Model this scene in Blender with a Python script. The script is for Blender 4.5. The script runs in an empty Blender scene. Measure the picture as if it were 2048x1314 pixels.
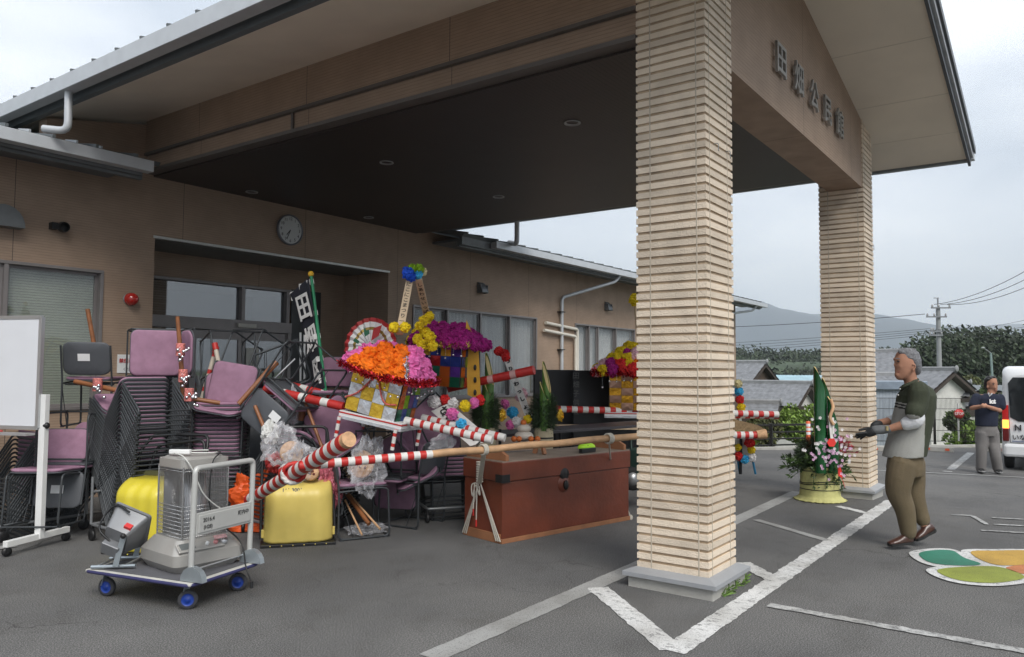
import bpy, bmesh, math, random
from math import pi, sin, cos, radians, sqrt, atan2
from mathutils import Matrix, Vector, Quaternion, noise
random.seed(7)
scene = bpy.context.scene
COL = scene.collection
# ------------------------------------------------------------------ camera
F, YAW, PIT, ROL, H = 1543.9, -2.1967069 + pi, -0.05500476, -0.00630139, 1.5
_RY = Matrix(((cos(YAW), 0, sin(YAW)), (0, 1, 0), (-sin(YAW), 0, cos(YAW))))
_RX = Matrix(((1, 0, 0), (0, cos(PIT), -sin(PIT)), (0, sin(PIT), cos(PIT))))
_RZ = Matrix(((cos(ROL), -sin(ROL), 0), (sin(ROL), cos(ROL), 0), (0, 0, 1)))
W2C = _RZ @ _RX @ _RY @ Matrix(((1, 0, 0), (0, 0, 1), (0, -1, 0)))
C2W = W2C.transposed()
CAM = Vector((0, 0, H))
cd = bpy.data.cameras.new("camera"); cam = bpy.data.objects.new("camera", cd); COL.objects.link(cam)
cam.matrix_world = Matrix.Translation(CAM) @ C2W.to_4x4()
cd.sensor_width = 36; cd.lens = F / 2048 * 36; cd.clip_start = .05; cd.clip_end = 20000
scene.camera = cam
scene.view_settings.view_transform = 'Standard'; scene.view_settings.look = 'None'
scene.view_settings.exposure = .36; scene.view_settings.gamma = 1
# ------------------------------------------------------------------ world: overcast sky
wd = bpy.data.worlds.new("World"); scene.world = wd; wd.use_nodes = True
nt = wd.node_tree; nt.nodes.clear()
def wn(t, **k):
    n = nt.nodes.new(t)
    for a, b in k.items(): setattr(n, a, b)
    return n
SUN_EL, SUN_AZ = radians(46), radians(-126)     # direction towards the sun
sky = wn('ShaderNodeTexSky', sky_type='NISHITA', sun_disc=False, sun_elevation=SUN_EL, sun_rotation=pi / 2 - SUN_AZ)
tc = wn('ShaderNodeTexCoord'); sep = wn('ShaderNodeSeparateXYZ'); mp = wn('ShaderNodeMapping')
mp.inputs['Scale'].default_value = (1.0, 1.0, 3.2)
n1 = wn('ShaderNodeTexNoise'); n1.inputs['Scale'].default_value = 2.1; n1.inputs['Detail'].default_value = 6; n1.inputs['Roughness'].default_value = .5
cr = wn('ShaderNodeValToRGB'); e = cr.color_ramp.elements
e[0].position = .36; e[0].color = (.50, .55, .625, 1); e[1].position = .62; e[1].color = (.84, .865, .90, 1)
b1 = wn('ShaderNodeBackground'); b1.inputs['Strength'].default_value = .08
b2 = wn('ShaderNodeBackground'); b2.inputs['Strength'].default_value = 1.4
mx = wn('ShaderNodeMixShader'); mx.inputs[0].default_value = .9; ow = wn('ShaderNodeOutputWorld')
L = nt.links.new
L(tc.outputs['Generated'], mp.inputs[0]); L(mp.outputs[0], n1.inputs['Vector']); L(n1.outputs['Fac'], cr.inputs[0])
L(sky.outputs[0], b1.inputs[0]); L(cr.outputs[0], b2.inputs[0]); L(b1.outputs[0], mx.inputs[1]); L(b2.outputs[0], mx.inputs[2]); L(mx.outputs[0], ow.inputs[0])
sl = bpy.data.lights.new("sun", 'SUN'); sl.energy = 2.7; sl.angle = radians(28); sl.color = (1, .96, .9)
so = bpy.data.objects.new("sun", sl); COL.objects.link(so); so.location = (0, -10, 20)
so.rotation_euler = Vector((cos(SUN_EL) * cos(SUN_AZ), cos(SUN_EL) * sin(SUN_AZ), sin(SUN_EL))).to_track_quat('Z', 'Y').to_euler()
# ------------------------------------------------------------------ placing helpers
FWD = C2W @ Vector((0, 0, -1)); RIGHT = C2W @ Vector((1, 0, 0))
def ray(x, y): return C2W @ Vector(((x - 1024) / F, (657 - y) / F, -1))
def Q(x, y, d): return CAM + d * ray(x, y)                    # point seen at (x, y), d metres ahead
def on(x, y, ax, val):                                        # point on the plane axis=val
    r = ray(x, y); return CAM + r * ((val - CAM[ax]) / r[ax])
def GZ(x, y=0): return 0 if x < 10 else -.3 * min(1, (x - 10) / 6.5)
def G(x, y):                                                  # point on the ground
    z = 0
    for _ in range(20): p = on(x, y, 2, z); z = GZ(p.x)
    return p
def hdg(a): return radians(-54.1 - a)                         # heading a degrees from picture-right towards the viewer
# ------------------------------------------------------------------ objects
def tag(o, label=None, cat=None, group=None, kind=None):
    if label: o['label'] = label
    if cat: o['category'] = cat
    if group: o['group'] = group
    if kind: o['kind'] = kind
    return o
def thing(name, label, cat, loc=(0, 0, 0), rotz=0, group=None, rot=None):
    o = bpy.data.objects.new(name, None); COL.objects.link(o); o.empty_display_size = .1
    o.matrix_world = Matrix.Translation(Vector(loc)) @ (rot.to_4x4() if rot is not None else Matrix.Rotation(rotz, 4, 'Z'))
    return tag(o, label, cat, group)
def copy_tree(o, parent=None):
    c = o.copy(); COL.objects.link(c)
    if parent: c.parent = parent
    for ch in [k for k in ALL if k.parent is o]: ALL.append(copy_tree(ch, c))
    return c
ALL = []
class MB:
    def __init__(s): s.v = []; s.f = []; s.m = []; s.s = []; s.M = Matrix.Identity(4)
    def add(s, vs, fs, m=0, sm=False):
        b = len(s.v); s.v += [s.M @ Vector(p) for p in vs]
        for f in fs: s.f.append([i + b for i in f]); s.m.append(m); s.s.append(sm)
        return s
    def box(s, x0, x1, y0, y1, z0, z1, m=0):
        return s.add([(x, y, z) for z in (z0, z1) for y in (y0, y1) for x in (x0, x1)],
                     [(0, 2, 3, 1), (4, 5, 7, 6), (0, 1, 5, 4), (1, 3, 7, 5), (3, 2, 6, 7), (2, 0, 4, 6)], m)
    def cbox(s, c, d, m=0, R=None):
        o = s.M
        s.M = o @ Matrix.Translation(Vector(c)) @ (R.to_4x4() if R is not None else Matrix.Identity(4))
        s.box(-d[0] / 2, d[0] / 2, -d[1] / 2, d[1] / 2, -d[2] / 2, d[2] / 2, m); s.M = o; return s
    def bar(s, a, b, w, h, m=0, up=(0, 0, 1)):                # rectangular bar from a to b
        a, b = Vector(a), Vector(b); d = (b - a); l = d.length; d.normalize()
        u = Vector(up); x = d.cross(u)
        if x.length < 1e-4: x = d.cross(Vector((0, 1, 0)))
        x.normalize(); u = x.cross(d)
        return s.cbox((a + b) / 2, (w, l, h), m, Matrix((x, d, u)).transposed())
    def prism(s, pts, ext, m=0, sm=False):                    # polygon extruded by a vector
        n = len(pts); e = Vector(ext); P = [Vector(p) for p in pts]
        s.add(P + [p + e for p in P], [list(range(n))[::-1], [i + n for i in range(n)]], m)
        s.add(P + [p + e for p in P], [(i, (i + 1) % n, (i + 1) % n + n, i + n) for i in range(n)], m, sm); return s
    def tube(s, path, r, n=8, m=0, cap=True, closed=False, el=1.0, mats=None):
        P = [Vector(p) for p in path]; k = len(P)
        R = r if isinstance(r, (list, tuple)) else [r] * k
        vs = []; up = None
        for i in range(k):
            if closed: d = P[(i + 1) % k] - P[i - 1]
            else: d = P[min(i + 1, k - 1)] - P[max(i - 1, 0)]
            d.normalize()
            if up is None:
                up = d.orthogonal().normalized() if abs(d.z) > .95 else Vector((0, 0, 1))
            x = d.cross(up)
            if x.length < 1e-5: x = d.orthogonal()
            x.normalize(); up = x.cross(d).normalized()
            for j in range(n):
                a = 2 * pi * j / n; vs.append(P[i] + (x * cos(a) + up * sin(a) * el) * R[i])
        fs = []
        rng = range(k if closed else k - 1)
        for i in rng:
            i2 = (i + 1) % k
            fs += [(i * n + j, i * n + (j + 1) % n, i2 * n + (j + 1) % n, i2 * n + j) for j in range(n)]
        b = len(s.f); s.add(vs, fs, m, True)
        if mats:
            for q in range(len(fs)): s.m[b + q] = mats[(q // n) % len(mats)]
        if cap and not closed:
            s.add(vs[:n], [list(range(n))[::-1]], m); s.add(vs[-n:], [list(range(n))], m if not mats else s.m[-2])
        return s
    def lathe(s, prof, n=24, c=(0, 0, 0), R=None, m=0, sm=True, mats=None):
        o = s.M; s.M = o @ Matrix.Translation(Vector(c)) @ (R.to_4x4() if R is not None else Matrix.Identity(4))
        vs = [(r * cos(2 * pi * j / n), r * sin(2 * pi * j / n), z) for r, z in prof for j in range(n)]
        for i in range(len(prof) - 1):
            s.add([], [], 0)
        b = len(s.v); s.v += [s.M @ Vector(p) for p in vs]
        for i in range(len(prof) - 1):
            for j in range(n):
                s.f.append([b + i * n + j, b + i * n + (j + 1) % n, b + (i + 1) * n + (j + 1) % n, b + (i + 1) * n + j])
                s.m.append(mats[i] if mats else m); s.s.append(sm)
        s.M = o; return s
    def ell(s, c, r, nu=12, nv=8, m=0, R=None):
        if not isinstance(r, (list, tuple)): r = (r, r, r)
        o = s.M; s.M = o @ Matrix.Translation(Vector(c)) @ (R.to_4x4() if R is not None else Matrix.Identity(4)) @ Matrix.Diagonal((r[0], r[1], r[2], 1))
        s.lathe([(sin(pi * i / nv) + 1e-5, -cos(pi * i / nv)) for i in range(nv + 1)], nu, m=m); s.M = o; return s
    def grid(s, fn, nu, nv, m=0, sm=True, thick=None):        # fn(u,v) -> point
        vs = [fn(i / nu, j / nv) for j in range(nv + 1) for i in range(nu + 1)]
        fs = [(j * (nu + 1) + i, j * (nu + 1) + i + 1, (j + 1) * (nu + 1) + i + 1, (j + 1) * (nu + 1) + i) for j in range(nv) for i in range(nu)]
        return s.add(vs, fs, m, sm)
    def rslab(s, w, d, t, r=.05, bow=0, m=0, n=5):            # rounded-corner slab in xy, bowed in z
        pts = []
        for cx, cy, a0 in ((w / 2 - r, d / 2 - r, 0), (-w / 2 + r, d / 2 - r, 90), (-w / 2 + r, -d / 2 + r, 180), (w / 2 - r, -d / 2 + r, 270)):
            for k in range(n + 1):
                a = radians(a0 + 90 * k / n); pts.append((cx + r * cos(a), cy + r * sin(a)))
        N = len(pts); rings = []
        for sc, z in ((.0, t / 2), (.5, t / 2), (.93, t / 2), (1, t * .2), (1, -t * .2), (.95, -t / 2), (.5, -t / 2), (0, -t / 2)):
            rings += [(x * sc, y * sc, z + bow * (((x * sc) / (w / 2)) ** 2)) for x, y in pts]
        fs = [(i * N + j, i * N + (j + 1) % N, (i + 1) * N + (j + 1) % N, (i + 1) * N + j) for i in range(7) for j in range(N)]
        return s.add(rings, [f[::-1] for f in fs], m, True)
    def build(s, name, mats, parent=None, local=False, bev=0, kind=None, sub=0, solid=0):
        me = bpy.data.meshes.new(name)
        if parent is not None and not local:
            iv = WM(parent).inverted(); vs = [iv @ p for p in s.v]
        else: vs = s.v
        me.from_pydata([tuple(p) for p in vs], [], s.f)
        if not isinstance(mats, (list, tuple)): mats = [mats]
        for q in mats: me.materials.append(q)
        me.polygons.foreach_set('material_index', s.m); me.polygons.foreach_set('use_smooth', s.s)
        me.validate(); me.update()
        o = bpy.data.objects.new(name, me); COL.objects.link(o)
        if parent is not None: o.parent = parent
        if kind: o['kind'] = kind
        if solid:
            q = o.modifiers.new('solid', 'SOLIDIFY'); q.thickness = solid; q.offset = 0
        if bev:
            q = o.modifiers.new('bevel', 'BEVEL'); q.width = bev; q.segments = 2; q.limit_method = 'ANGLE'; q.angle_limit = radians(50)
        if sub:
            q = o.modifiers.new('sub', 'SUBSURF'); q.levels = q.render_levels = sub
        ALL.append(o); return o
def WM(o):
    M = o.matrix_basis.copy()
    while o.parent is not None: o = o.parent; M = o.matrix_basis @ M
    return M
def arcpath(pts, r, n=4):                                     # polyline with rounded corners
    P = [Vector(p) for p in pts]; out = [P[0]]
    for i in range(1, len(P) - 1):
        a, b, c = P[i - 1], P[i], P[i + 1]; d1 = (a - b); d2 = (c - b)
        q = min(r, d1.length * .45, d2.length * .45); p1 = b + d1.normalized() * q; p2 = b + d2.normalized() * q
        for k in range(n + 1):
            t = k / n; out.append(p1.lerp(b, t).lerp(b.lerp(p2, t), t))
    out.append(P[-1]); return out
# ------------------------------------------------------------------ materials
MATS = {}
def mat(name, col, rough=.6, metal=0, var=.12, vs=6, bump=0, bs=80, spec=.5, coords='Object', detail=4, alpha=1, trans=0, coat=0, isl=0, emit=0):
    if name in MATS: return MATS[name]
    m = bpy.data.materials.new(name); m.use_nodes = True; t = m.node_tree; b = t.nodes['Principled BSDF']; L = t.links.new
    b.inputs['Roughness'].default_value = rough; b.inputs['Metallic'].default_value = metal
    b.inputs['Specular IOR Level'].default_value = spec
    if coat: b.inputs['Coat Weight'].default_value = coat
    if trans: b.inputs['Transmission Weight'].default_value = trans
    if alpha < 1: b.inputs['Alpha'].default_value = alpha
    c = t.nodes.new('ShaderNodeTexCoord'); n = t.nodes.new('ShaderNodeTexNoise'); n.inputs['Scale'].default_value = vs; n.inputs['Detail'].default_value = detail
    L(c.outputs[coords], n.inputs['Vector'])
    r = t.nodes.new('ShaderNodeValToRGB'); e = r.color_ramp.elements
    e[0].position = .3; e[1].position = .7
    e[0].color = tuple(x * (1 - var) for x in col) + (1,); e[1].color = tuple(min(1, x * (1 + var)) for x in col) + (1,)
    if isl:
        g = t.nodes.new('ShaderNodeNewGeometry'); mm = t.nodes.new('ShaderNodeMath'); mm.operation = 'MULTIPLY_ADD'
        L(g.outputs['Random Per Island'], mm.inputs[0]); mm.inputs[1].default_value = isl; L(n.outputs['Fac'], mm.inputs[2])
        m2 = t.nodes.new('ShaderNodeMath'); m2.operation = 'SUBTRACT'; L(mm.outputs[0], m2.inputs[0]); m2.inputs[1].default_value = isl / 2
        L(m2.outputs[0], r.inputs[0])
    else: L(n.outputs['Fac'], r.inputs[0])
    L(r.outputs[0], b.inputs['Base Color'])
    if bump:
        n2 = t.nodes.new('ShaderNodeTexNoise'); n2.inputs['Scale'].default_value = bs; n2.inputs['Detail'].default_value = 3
        L(c.outputs[coords], n2.inputs['Vector']); bp = t.nodes.new('ShaderNodeBump'); bp.inputs['Strength'].default_value = bump; bp.inputs['Distance'].default_value = .01
        L(n2.outputs['Fac'], bp.inputs['Height']); L(bp.outputs[0], b.inputs['Normal'])
    if emit: b.inputs['Emission Color'].default_value = col + (1,); b.inputs['Emission Strength'].default_value = emit
    MATS[name] = m; return m
def P_(m): return m.node_tree.nodes['Principled BSDF']
def lines_mat(name, col, col2, period, axis=2, duty=.2, bump=.6, rough=.7, var=.1, joint=0, jcol=(.08, .06, .05), jax=0, stretch=True):
    """siding: fine horizontal lines plus wide vertical joints, all in object space"""
    m = mat(name, col, rough, var=var, vs=3); t = m.node_tree; L = t.links.new; b = P_(m)
    c = t.nodes.new('ShaderNodeTexCoord'); s = t.nodes.new('ShaderNodeSeparateXYZ'); L(c.outputs['Object'], s.inputs[0])
    def mth(op, a, bb=None):
        n = t.nodes.new('ShaderNodeMath'); n.operation = op
        for i, q in ((0, a), (1, bb)):
            if q is None: continue
            if isinstance(q, (int, float)): n.inputs[i].default_value = q
            else: L(q, n.inputs[i])
        return n.outputs[0]
    fr = mth('FRACT', mth('DIVIDE', s.outputs[axis], period)); msk = mth('LESS_THAN', fr, duty)
    n3 = t.nodes.new('ShaderNodeTexNoise'); mp = t.nodes.new('ShaderNodeMapping'); sc = [6, 6, 6]; sc[axis] = 160; mp.inputs['Scale'].default_value = sc
    L(c.outputs['Object'], mp.inputs[0]); L(mp.outputs[0], n3.inputs['Vector']); n3.inputs['Scale'].default_value = 1
    src = b.inputs['Base Color'].links[0].from_socket
    mx = t.nodes.new('ShaderNodeMix'); mx.data_type = 'RGBA'; mx.inputs[7].default_value = col2 + (1,)
    L(mth('MULTIPLY', msk, .8), mx.inputs[0]); L(src, mx.inputs[6]); last = mx.outputs[2]
    my = t.nodes.new('ShaderNodeMix'); my.data_type = 'RGBA'; my.blend_type = 'MULTIPLY'; my.inputs[0].default_value = .35
    L(last, my.inputs[6]); L(n3.outputs['Fac'], my.inputs[7])
    br = t.nodes.new('ShaderNodeBrightContrast'); L(my.outputs[2], br.inputs[0]); last = my.outputs[2]
    hgt = mth('SUBTRACT', 1, msk)
    if joint:
        jm = mth('LESS_THAN', mth('FRACT', mth('DIVIDE', mth('ADD', s.outputs[jax], 100.0), joint)), .007 / joint)
        mz = t.nodes.new('ShaderNodeMix'); mz.data_type = 'RGBA'; mz.inputs[7].default_value = jcol + (1,); L(jm, mz.inputs[0]); L(last, mz.inputs[6]); last = mz.outputs[2]
    L(last, b.inputs['Base Color'])
    bp = t.nodes.new('ShaderNodeBump'); bp.inputs['Strength'].default_value = bump; bp.inputs['Distance'].default_value = .004; L(hgt, bp.inputs['Height']); L(bp.outputs[0], b.inputs['Normal'])
    return m
DG = mat('dark_tube', (.055, .06, .065), .45, .3, .1)
BLACK = mat('black_plastic', (.012, .012, .013), .45)
WHITE = mat('white_paint', (.75, .75, .74), .45, var=.05)
GREY = mat('grey_metal', (.27, .28, .29), .4, .5, .06)
ALU = mat('aluminium', (.5, .51, .52), .35, .7, .05)
CHROME = mat('chrome', (.75, .75, .77), .15, 1, .03)
# ------------------------------------------------------------------ lettering
def text(s, size, M, name, m, parent, ext=.0015, bold=0, ax='CENTER', sx=1):
    cu = bpy.data.curves.new(name, 'FONT'); cu.body = s; cu.size = size; cu.extrude = ext; cu.offset = bold; cu.align_x = ax; cu.align_y = 'CENTER'
    cu.resolution_u = 3; to = bpy.data.objects.new('tmp_text', cu); COL.objects.link(to)
    dg = bpy.context.evaluated_depsgraph_get(); me = bpy.data.meshes.new_from_object(to.evaluated_get(dg)); me.name = name
    bpy.data.objects.remove(to); bpy.data.curves.remove(cu)
    me.transform(Matrix.Diagonal((sx, 1, 1, 1)))
    iv = WM(parent).inverted() if parent is not None else Matrix.Identity(4)
    me.transform(iv @ M); me.materials.clear(); me.materials.append(m)
    o = bpy.data.objects.new(name, me); COL.objects.link(o)
    if parent is not None: o.parent = parent
    ALL.append(o); return o
def frame(o, x, y): # matrix with origin o, local x along x, y along y (z = x cross y)
    x = Vector(x).normalized(); z = x.cross(Vector(y)).normalized(); y = z.cross(x)
    M = Matrix((x, y, z)).transposed().to_4x4(); M.translation = Vector(o); return M
# ================================================================== GROUND
K = 1.053
KM = Matrix.Translation((0, 0, 1.5)) @ Matrix.Scale(K, 4) @ Matrix.Translation((0, 0, -1.5))
def KB():
    b = MB(); b.M = KM.copy(); return b
def embank(x, y):
    s = x + y - 24.9
    if y > 8.5: s = min(s, x - 26.4)
    return s
def GH(x, y):
    z = GZ(x); s = embank(x, y)
    if s > 0: z -= 4.3 * min(1, s / 7) ** 1.3
    return z
def asphalt():
    m = mat('asphalt', (.132, .132, .132), .88, var=.10, vs=.7, bump=.5, bs=190, spec=.25, detail=6)
    t = m.node_tree; L = t.links.new; b = P_(m); c = t.nodes.new('ShaderNodeTexCoord')
    src = b.inputs['Base Color'].links[0].from_socket
    n = t.nodes.new('ShaderNodeTexNoise'); n.inputs['Scale'].default_value = 130; n.inputs['Detail'].default_value = 2; L(c.outputs['Object'], n.inputs['Vector'])
    r = t.nodes.new('ShaderNodeValToRGB'); e = r.color_ramp.elements; e[0].position = .42; e[0].color = (.62, .62, .62, 1); e[1].position = .66; e[1].color = (1.75, 1.72, 1.68, 1)
    L(n.outputs['Fac'], r.inputs[0]); x = t.nodes.new('ShaderNodeMix'); x.data_type = 'RGBA'; x.blend_type = 'MULTIPLY'; x.inputs[0].default_value = 1
    L(src, x.inputs[6]); L(r.outputs[0], x.inputs[7])
    v = t.nodes.new('ShaderNodeTexNoise'); v.inputs['Scale'].default_value = 2.3; v.inputs['Detail'].default_value = 8; v.inputs['Roughness'].default_value = .7; L(c.outputs['Object'], v.inputs['Vector'])
    r2 = t.nodes.new('ShaderNodeValToRGB'); e = r2.color_ramp.elements; e[0].position = .28; e[0].color = (.8, .79, .77, 1); e[1].position = .5; e[1].color = (1, 1, 1, 1); L(v.outputs['Fac'], r2.inputs[0])
    y = t.nodes.new('ShaderNodeMix'); y.data_type = 'RGBA'; y.blend_type = 'MULTIPLY'; y.inputs[0].default_value = 1; L(x.outputs[2], y.inputs[6]); L(r2.outputs[0], y.inputs[7])
    last = y.outputs[2]
    for sc_, lo, col_ in ((.33, .0022, .45), (1.1, .0035, .7)):
        w = t.nodes.new('ShaderNodeTexVoronoi'); w.feature = 'DISTANCE_TO_EDGE'; w.inputs['Scale'].default_value = sc_
        nz = t.nodes.new('ShaderNodeTexNoise'); nz.inputs['Scale'].default_value = 3; nz.inputs['Detail'].default_value = 6
        ad = t.nodes.new('ShaderNodeVectorMath'); ad.operation = 'MULTIPLY_ADD'; ad.inputs[1].default_value = (.5, .5, 0); L(c.outputs['Object'], nz.inputs['Vector']); L(nz.outputs['Color'], ad.inputs[0]); L(c.outputs['Object'], ad.inputs[2]); L(ad.outputs[0], w.inputs['Vector'])
        gt_ = t.nodes.new('ShaderNodeValToRGB'); ee = gt_.color_ramp.elements; ee[0].position = lo * .3; ee[0].color = (col_,) * 3 + (1,); ee[1].position = lo * 1.6; ee[1].color = (1, 1, 1, 1); L(w.outputs['Distance'], gt_.inputs[0])
        ms = t.nodes.new('ShaderNodeTexNoise'); ms.inputs['Scale'].default_value = .45; L(c.outputs['Object'], ms.inputs['Vector']); mr = t.nodes.new('ShaderNodeMapRange'); mr.inputs[1].default_value = .5; mr.inputs[2].default_value = .56; L(ms.outputs['Fac'], mr.inputs[0])
        q = t.nodes.new('ShaderNodeMix'); q.data_type = 'RGBA'; q.blend_type = 'MULTIPLY'; L(mr.outputs[0], q.inputs[0]); L(last, q.inputs[6]); L(gt_.outputs[0], q.inputs[7]); last = q.outputs[2]
    st = t.nodes.new('ShaderNodeTexNoise'); st.inputs['Scale'].default_value = .28; st.inputs['Detail'].default_value = 5; st.inputs['Roughness'].default_value = .65; L(c.outputs['Object'], st.inputs['Vector'])
    sr = t.nodes.new('ShaderNodeValToRGB'); ee = sr.color_ramp.elements; ee[0].position = .40; ee[0].color = (.84, .84, .85, 1); ee[1].position = .60; ee[1].color = (1.12, 1.11, 1.09, 1); L(st.outputs['Fac'], sr.inputs[0])
    q = t.nodes.new('ShaderNodeMix'); q.data_type = 'RGBA'; q.blend_type = 'MULTIPLY'; q.inputs[0].default_value = 1; L(last, q.inputs[6]); L(sr.outputs[0], q.inputs[7])
    L(q.outputs[2], b.inputs['Base Color']); return m
ASPH = asphalt()
SOIL = mat('land_green', (.07, .10, .035), .9, var=.35, vs=.15, bump=.4, bs=2)
g = MB(); xs = [-3000, -400, -60, -20, -8] + [i * 1.0 for i in range(-4, 40)] + [44, 50, 60, 80, 120, 200, 400, 900, 3000]
ys = [-3000, -400, -60, -20] + [i * 1.0 for i in range(-12, 14)] + [16, 20, 30, 60, 120, 300, 900, 3000]
nx = len(xs)
vs = [(x, y, GH(x, y)) for y in ys for x in xs]
fs = []; fm = []
for j in range(len(ys) - 1):
    for i in range(nx - 1):
        f = (j * nx + i, j * nx + i + 1, (j + 1) * nx + i + 1, (j + 1) * nx + i)
        g.add([], []); g.f.append(list(f)); cx = (xs[i] + xs[i + 1]) / 2; cy_ = (ys[j] + ys[j + 1]) / 2
        g.m.append(1 if embank(cx, cy_) > -.1 else 0); g.s.append(False)
g.v = [Vector(p) for p in vs]
g.build('ground', [ASPH, SOIL], kind='structure')
# painted markings --------------------------------------------------
def paint_mat(name, col, wear=.52, sharp=.08, stretch=1):
    m = mat(name, col, .7, var=.06, vs=9); t = m.node_tree; L = t.links.new; b = P_(m)
    c = t.nodes.new('ShaderNodeTexCoord'); n = t.nodes.new('ShaderNodeTexNoise'); n.inputs['Scale'].default_value = 13; n.inputs['Detail'].default_value = 11; n.inputs['Roughness'].default_value = .82
    mp = t.nodes.new('ShaderNodeMapping'); mp.inputs['Scale'].default_value = (stretch, 1, 1); L(c.outputs['Object'], mp.inputs[0]); L(mp.outputs[0], n.inputs['Vector'])
    r = t.nodes.new('ShaderNodeValToRGB'); e = r.color_ramp.elements; e[0].position = wear - sharp; e[0].color = (1, 1, 1, 1); e[1].position = wear + sharp; e[1].color = (0, 0, 0, 1)
    L(n.outputs['Fac'], r.inputs[0]); x = t.nodes.new('ShaderNodeMix'); x.data_type = 'RGBA'; x.inputs[7].default_value = (.14, .14, .14, 1)
    iv = t.nodes.new('ShaderNodeMath'); iv.operation = 'SUBTRACT'; iv.inputs[0].default_value = 1; L(r.outputs[0], iv.inputs[1])
    src = b.inputs['Base Color'].links[0].from_socket; L(iv.outputs[0], x.inputs[0]); L(src, x.inputs[6])
    g2 = t.nodes.new('ShaderNodeTexNoise'); g2.inputs['Scale'].default_value = 150; g2.inputs['Detail'].default_value = 2; L(c.outputs['Object'], g2.inputs['Vector'])
    r3 = t.nodes.new('ShaderNodeValToRGB'); e = r3.color_ramp.elements; e[0].position = .34; e[0].color = (.55, .55, .55, 1); e[1].position = .46; e[1].color = (1, 1, 1, 1); L(g2.outputs['Fac'], r3.inputs[0])
    y = t.nodes.new('ShaderNodeMix'); y.data_type = 'RGBA'; y.blend_type = 'MULTIPLY'; y.inputs[0].default_value = 1; L(x.outputs[2], y.inputs[6]); L(r3.outputs[0], y.inputs[7])
    d2 = t.nodes.new('ShaderNodeTexNoise'); d2.inputs['Scale'].default_value = 2.2; d2.inputs['Detail'].default_value = 7; L(c.outputs['Object'], d2.inputs['Vector'])
    r4 = t.nodes.new('ShaderNodeValToRGB'); e = r4.color_ramp.elements; e[0].position = .35; e[0].color = (.72, .71, .69, 1); e[1].position = .6; e[1].color = (1, 1, 1, 1); L(d2.outputs['Fac'], r4.inputs[0])
    z_ = t.nodes.new('ShaderNodeMix'); z_.data_type = 'RGBA'; z_.blend_type = 'MULTIPLY'; z_.inputs[0].default_value = 1; L(y.outputs[2], z_.inputs[6]); L(r4.outputs[0], z_.inputs[7])
    L(z_.outputs[2], b.inputs['Base Color']); return m
WP = paint_mat('worn_white_paint', (.68, .68, .67), .565, .04, 2.0)
WP2 = paint_mat('very_worn_white_paint', (.5, .5, .49), .54, .06, 1)
WP3 = paint_mat('dull_white_paint', (.36, .36, .35), .66, .05, 1)
LZ = [0.004]
def stroke(name, pts, w, m=WP, seed=1, rag=.012, z=None):
    rnd = random.Random(seed); P = [Vector((p[0], p[1], 0)) for p in pts]; L_ = []; R_ = []
    for i in range(len(P) - 1):
        n = max(2, int((P[i + 1] - P[i]).length / .012)); d = (P[i + 1] - P[i]).normalized(); nn = Vector((-d.y, d.x, 0))
        for k in range(n + 1):
            q = P[i].lerp(P[i + 1], k / n); L_.append(q + nn * (w / 2 + rag * noise.fractal(q * 9 + Vector((seed, 0, 0)), .6, 2, 5))); R_.append(q - nn * (w / 2 + rag * noise.fractal(q * 9 + Vector((0, seed, 0)), .6, 2, 5)))
    b = MB(); zz = z or LZ[0]; LZ[0] += .0004
    v = [(p.x, p.y, GZ(p.x) + zz) for p in L_] + [(p.x, p.y, GZ(p.x) + zz) for p in R_]; n = len(L_)
    b.add(v, [(i, n + i, n + i + 1, i + 1) for i in range(n - 1)])
    return b.build(name, m, kind='structure')
def gp(*a): return [G(x, y) for x, y in a]
stroke('road_marking', gp((860, 1316), (1272, 1134)) + [G(1597, 984)], .155, WP3, 1, .006)
stroke('road_marking', gp((1345, 1304), (1785, 1002)), .145, WP, 2, .012)
stroke('road_marking', gp((1195, 1176), (1345, 1300)), .15, WP, 3, .010)
stroke('road_marking', gp((1512, 1040), (1655, 1082)), .085, WP3, 4, .01)
stroke('road_marking', gp((1485, 1126), (1550, 1162)), .13, WP, 5, .012)
stroke('road_marking', gp((1675, 1013), (1737, 1028)), .10, WP, 6, .015)
stroke('road_marking', gp((1537, 1211), (1750, 1250), (2080, 1310)), .085, WP2, 7, .012)
stroke('road_marking', gp((1755, 941), (2060, 956)), .13, WP3, 8, .01)
stroke('road_marking', gp((1893, 944), (1942, 906)), .15, WP2, 9, .02)
for k, a in enumerate([((1903, 1031), (1945, 1032)), ((1945, 1033), (1974, 1050)), ((1988, 1050), (2050, 1053)), ((1962, 1062), (2050, 1067)), ((1985, 1037), (2050, 1040))]):
    stroke('road_marking', gp(*a), .05, WP2, 20 + k, .015)
stroke('road_marking', [(-1, 7.2), (2.9, 7.25)], .12, WP3, 30, .01)
stroke('road_marking', gp((85, 1038), (200, 1024)), .12, WP3, 31, .01)
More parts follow.
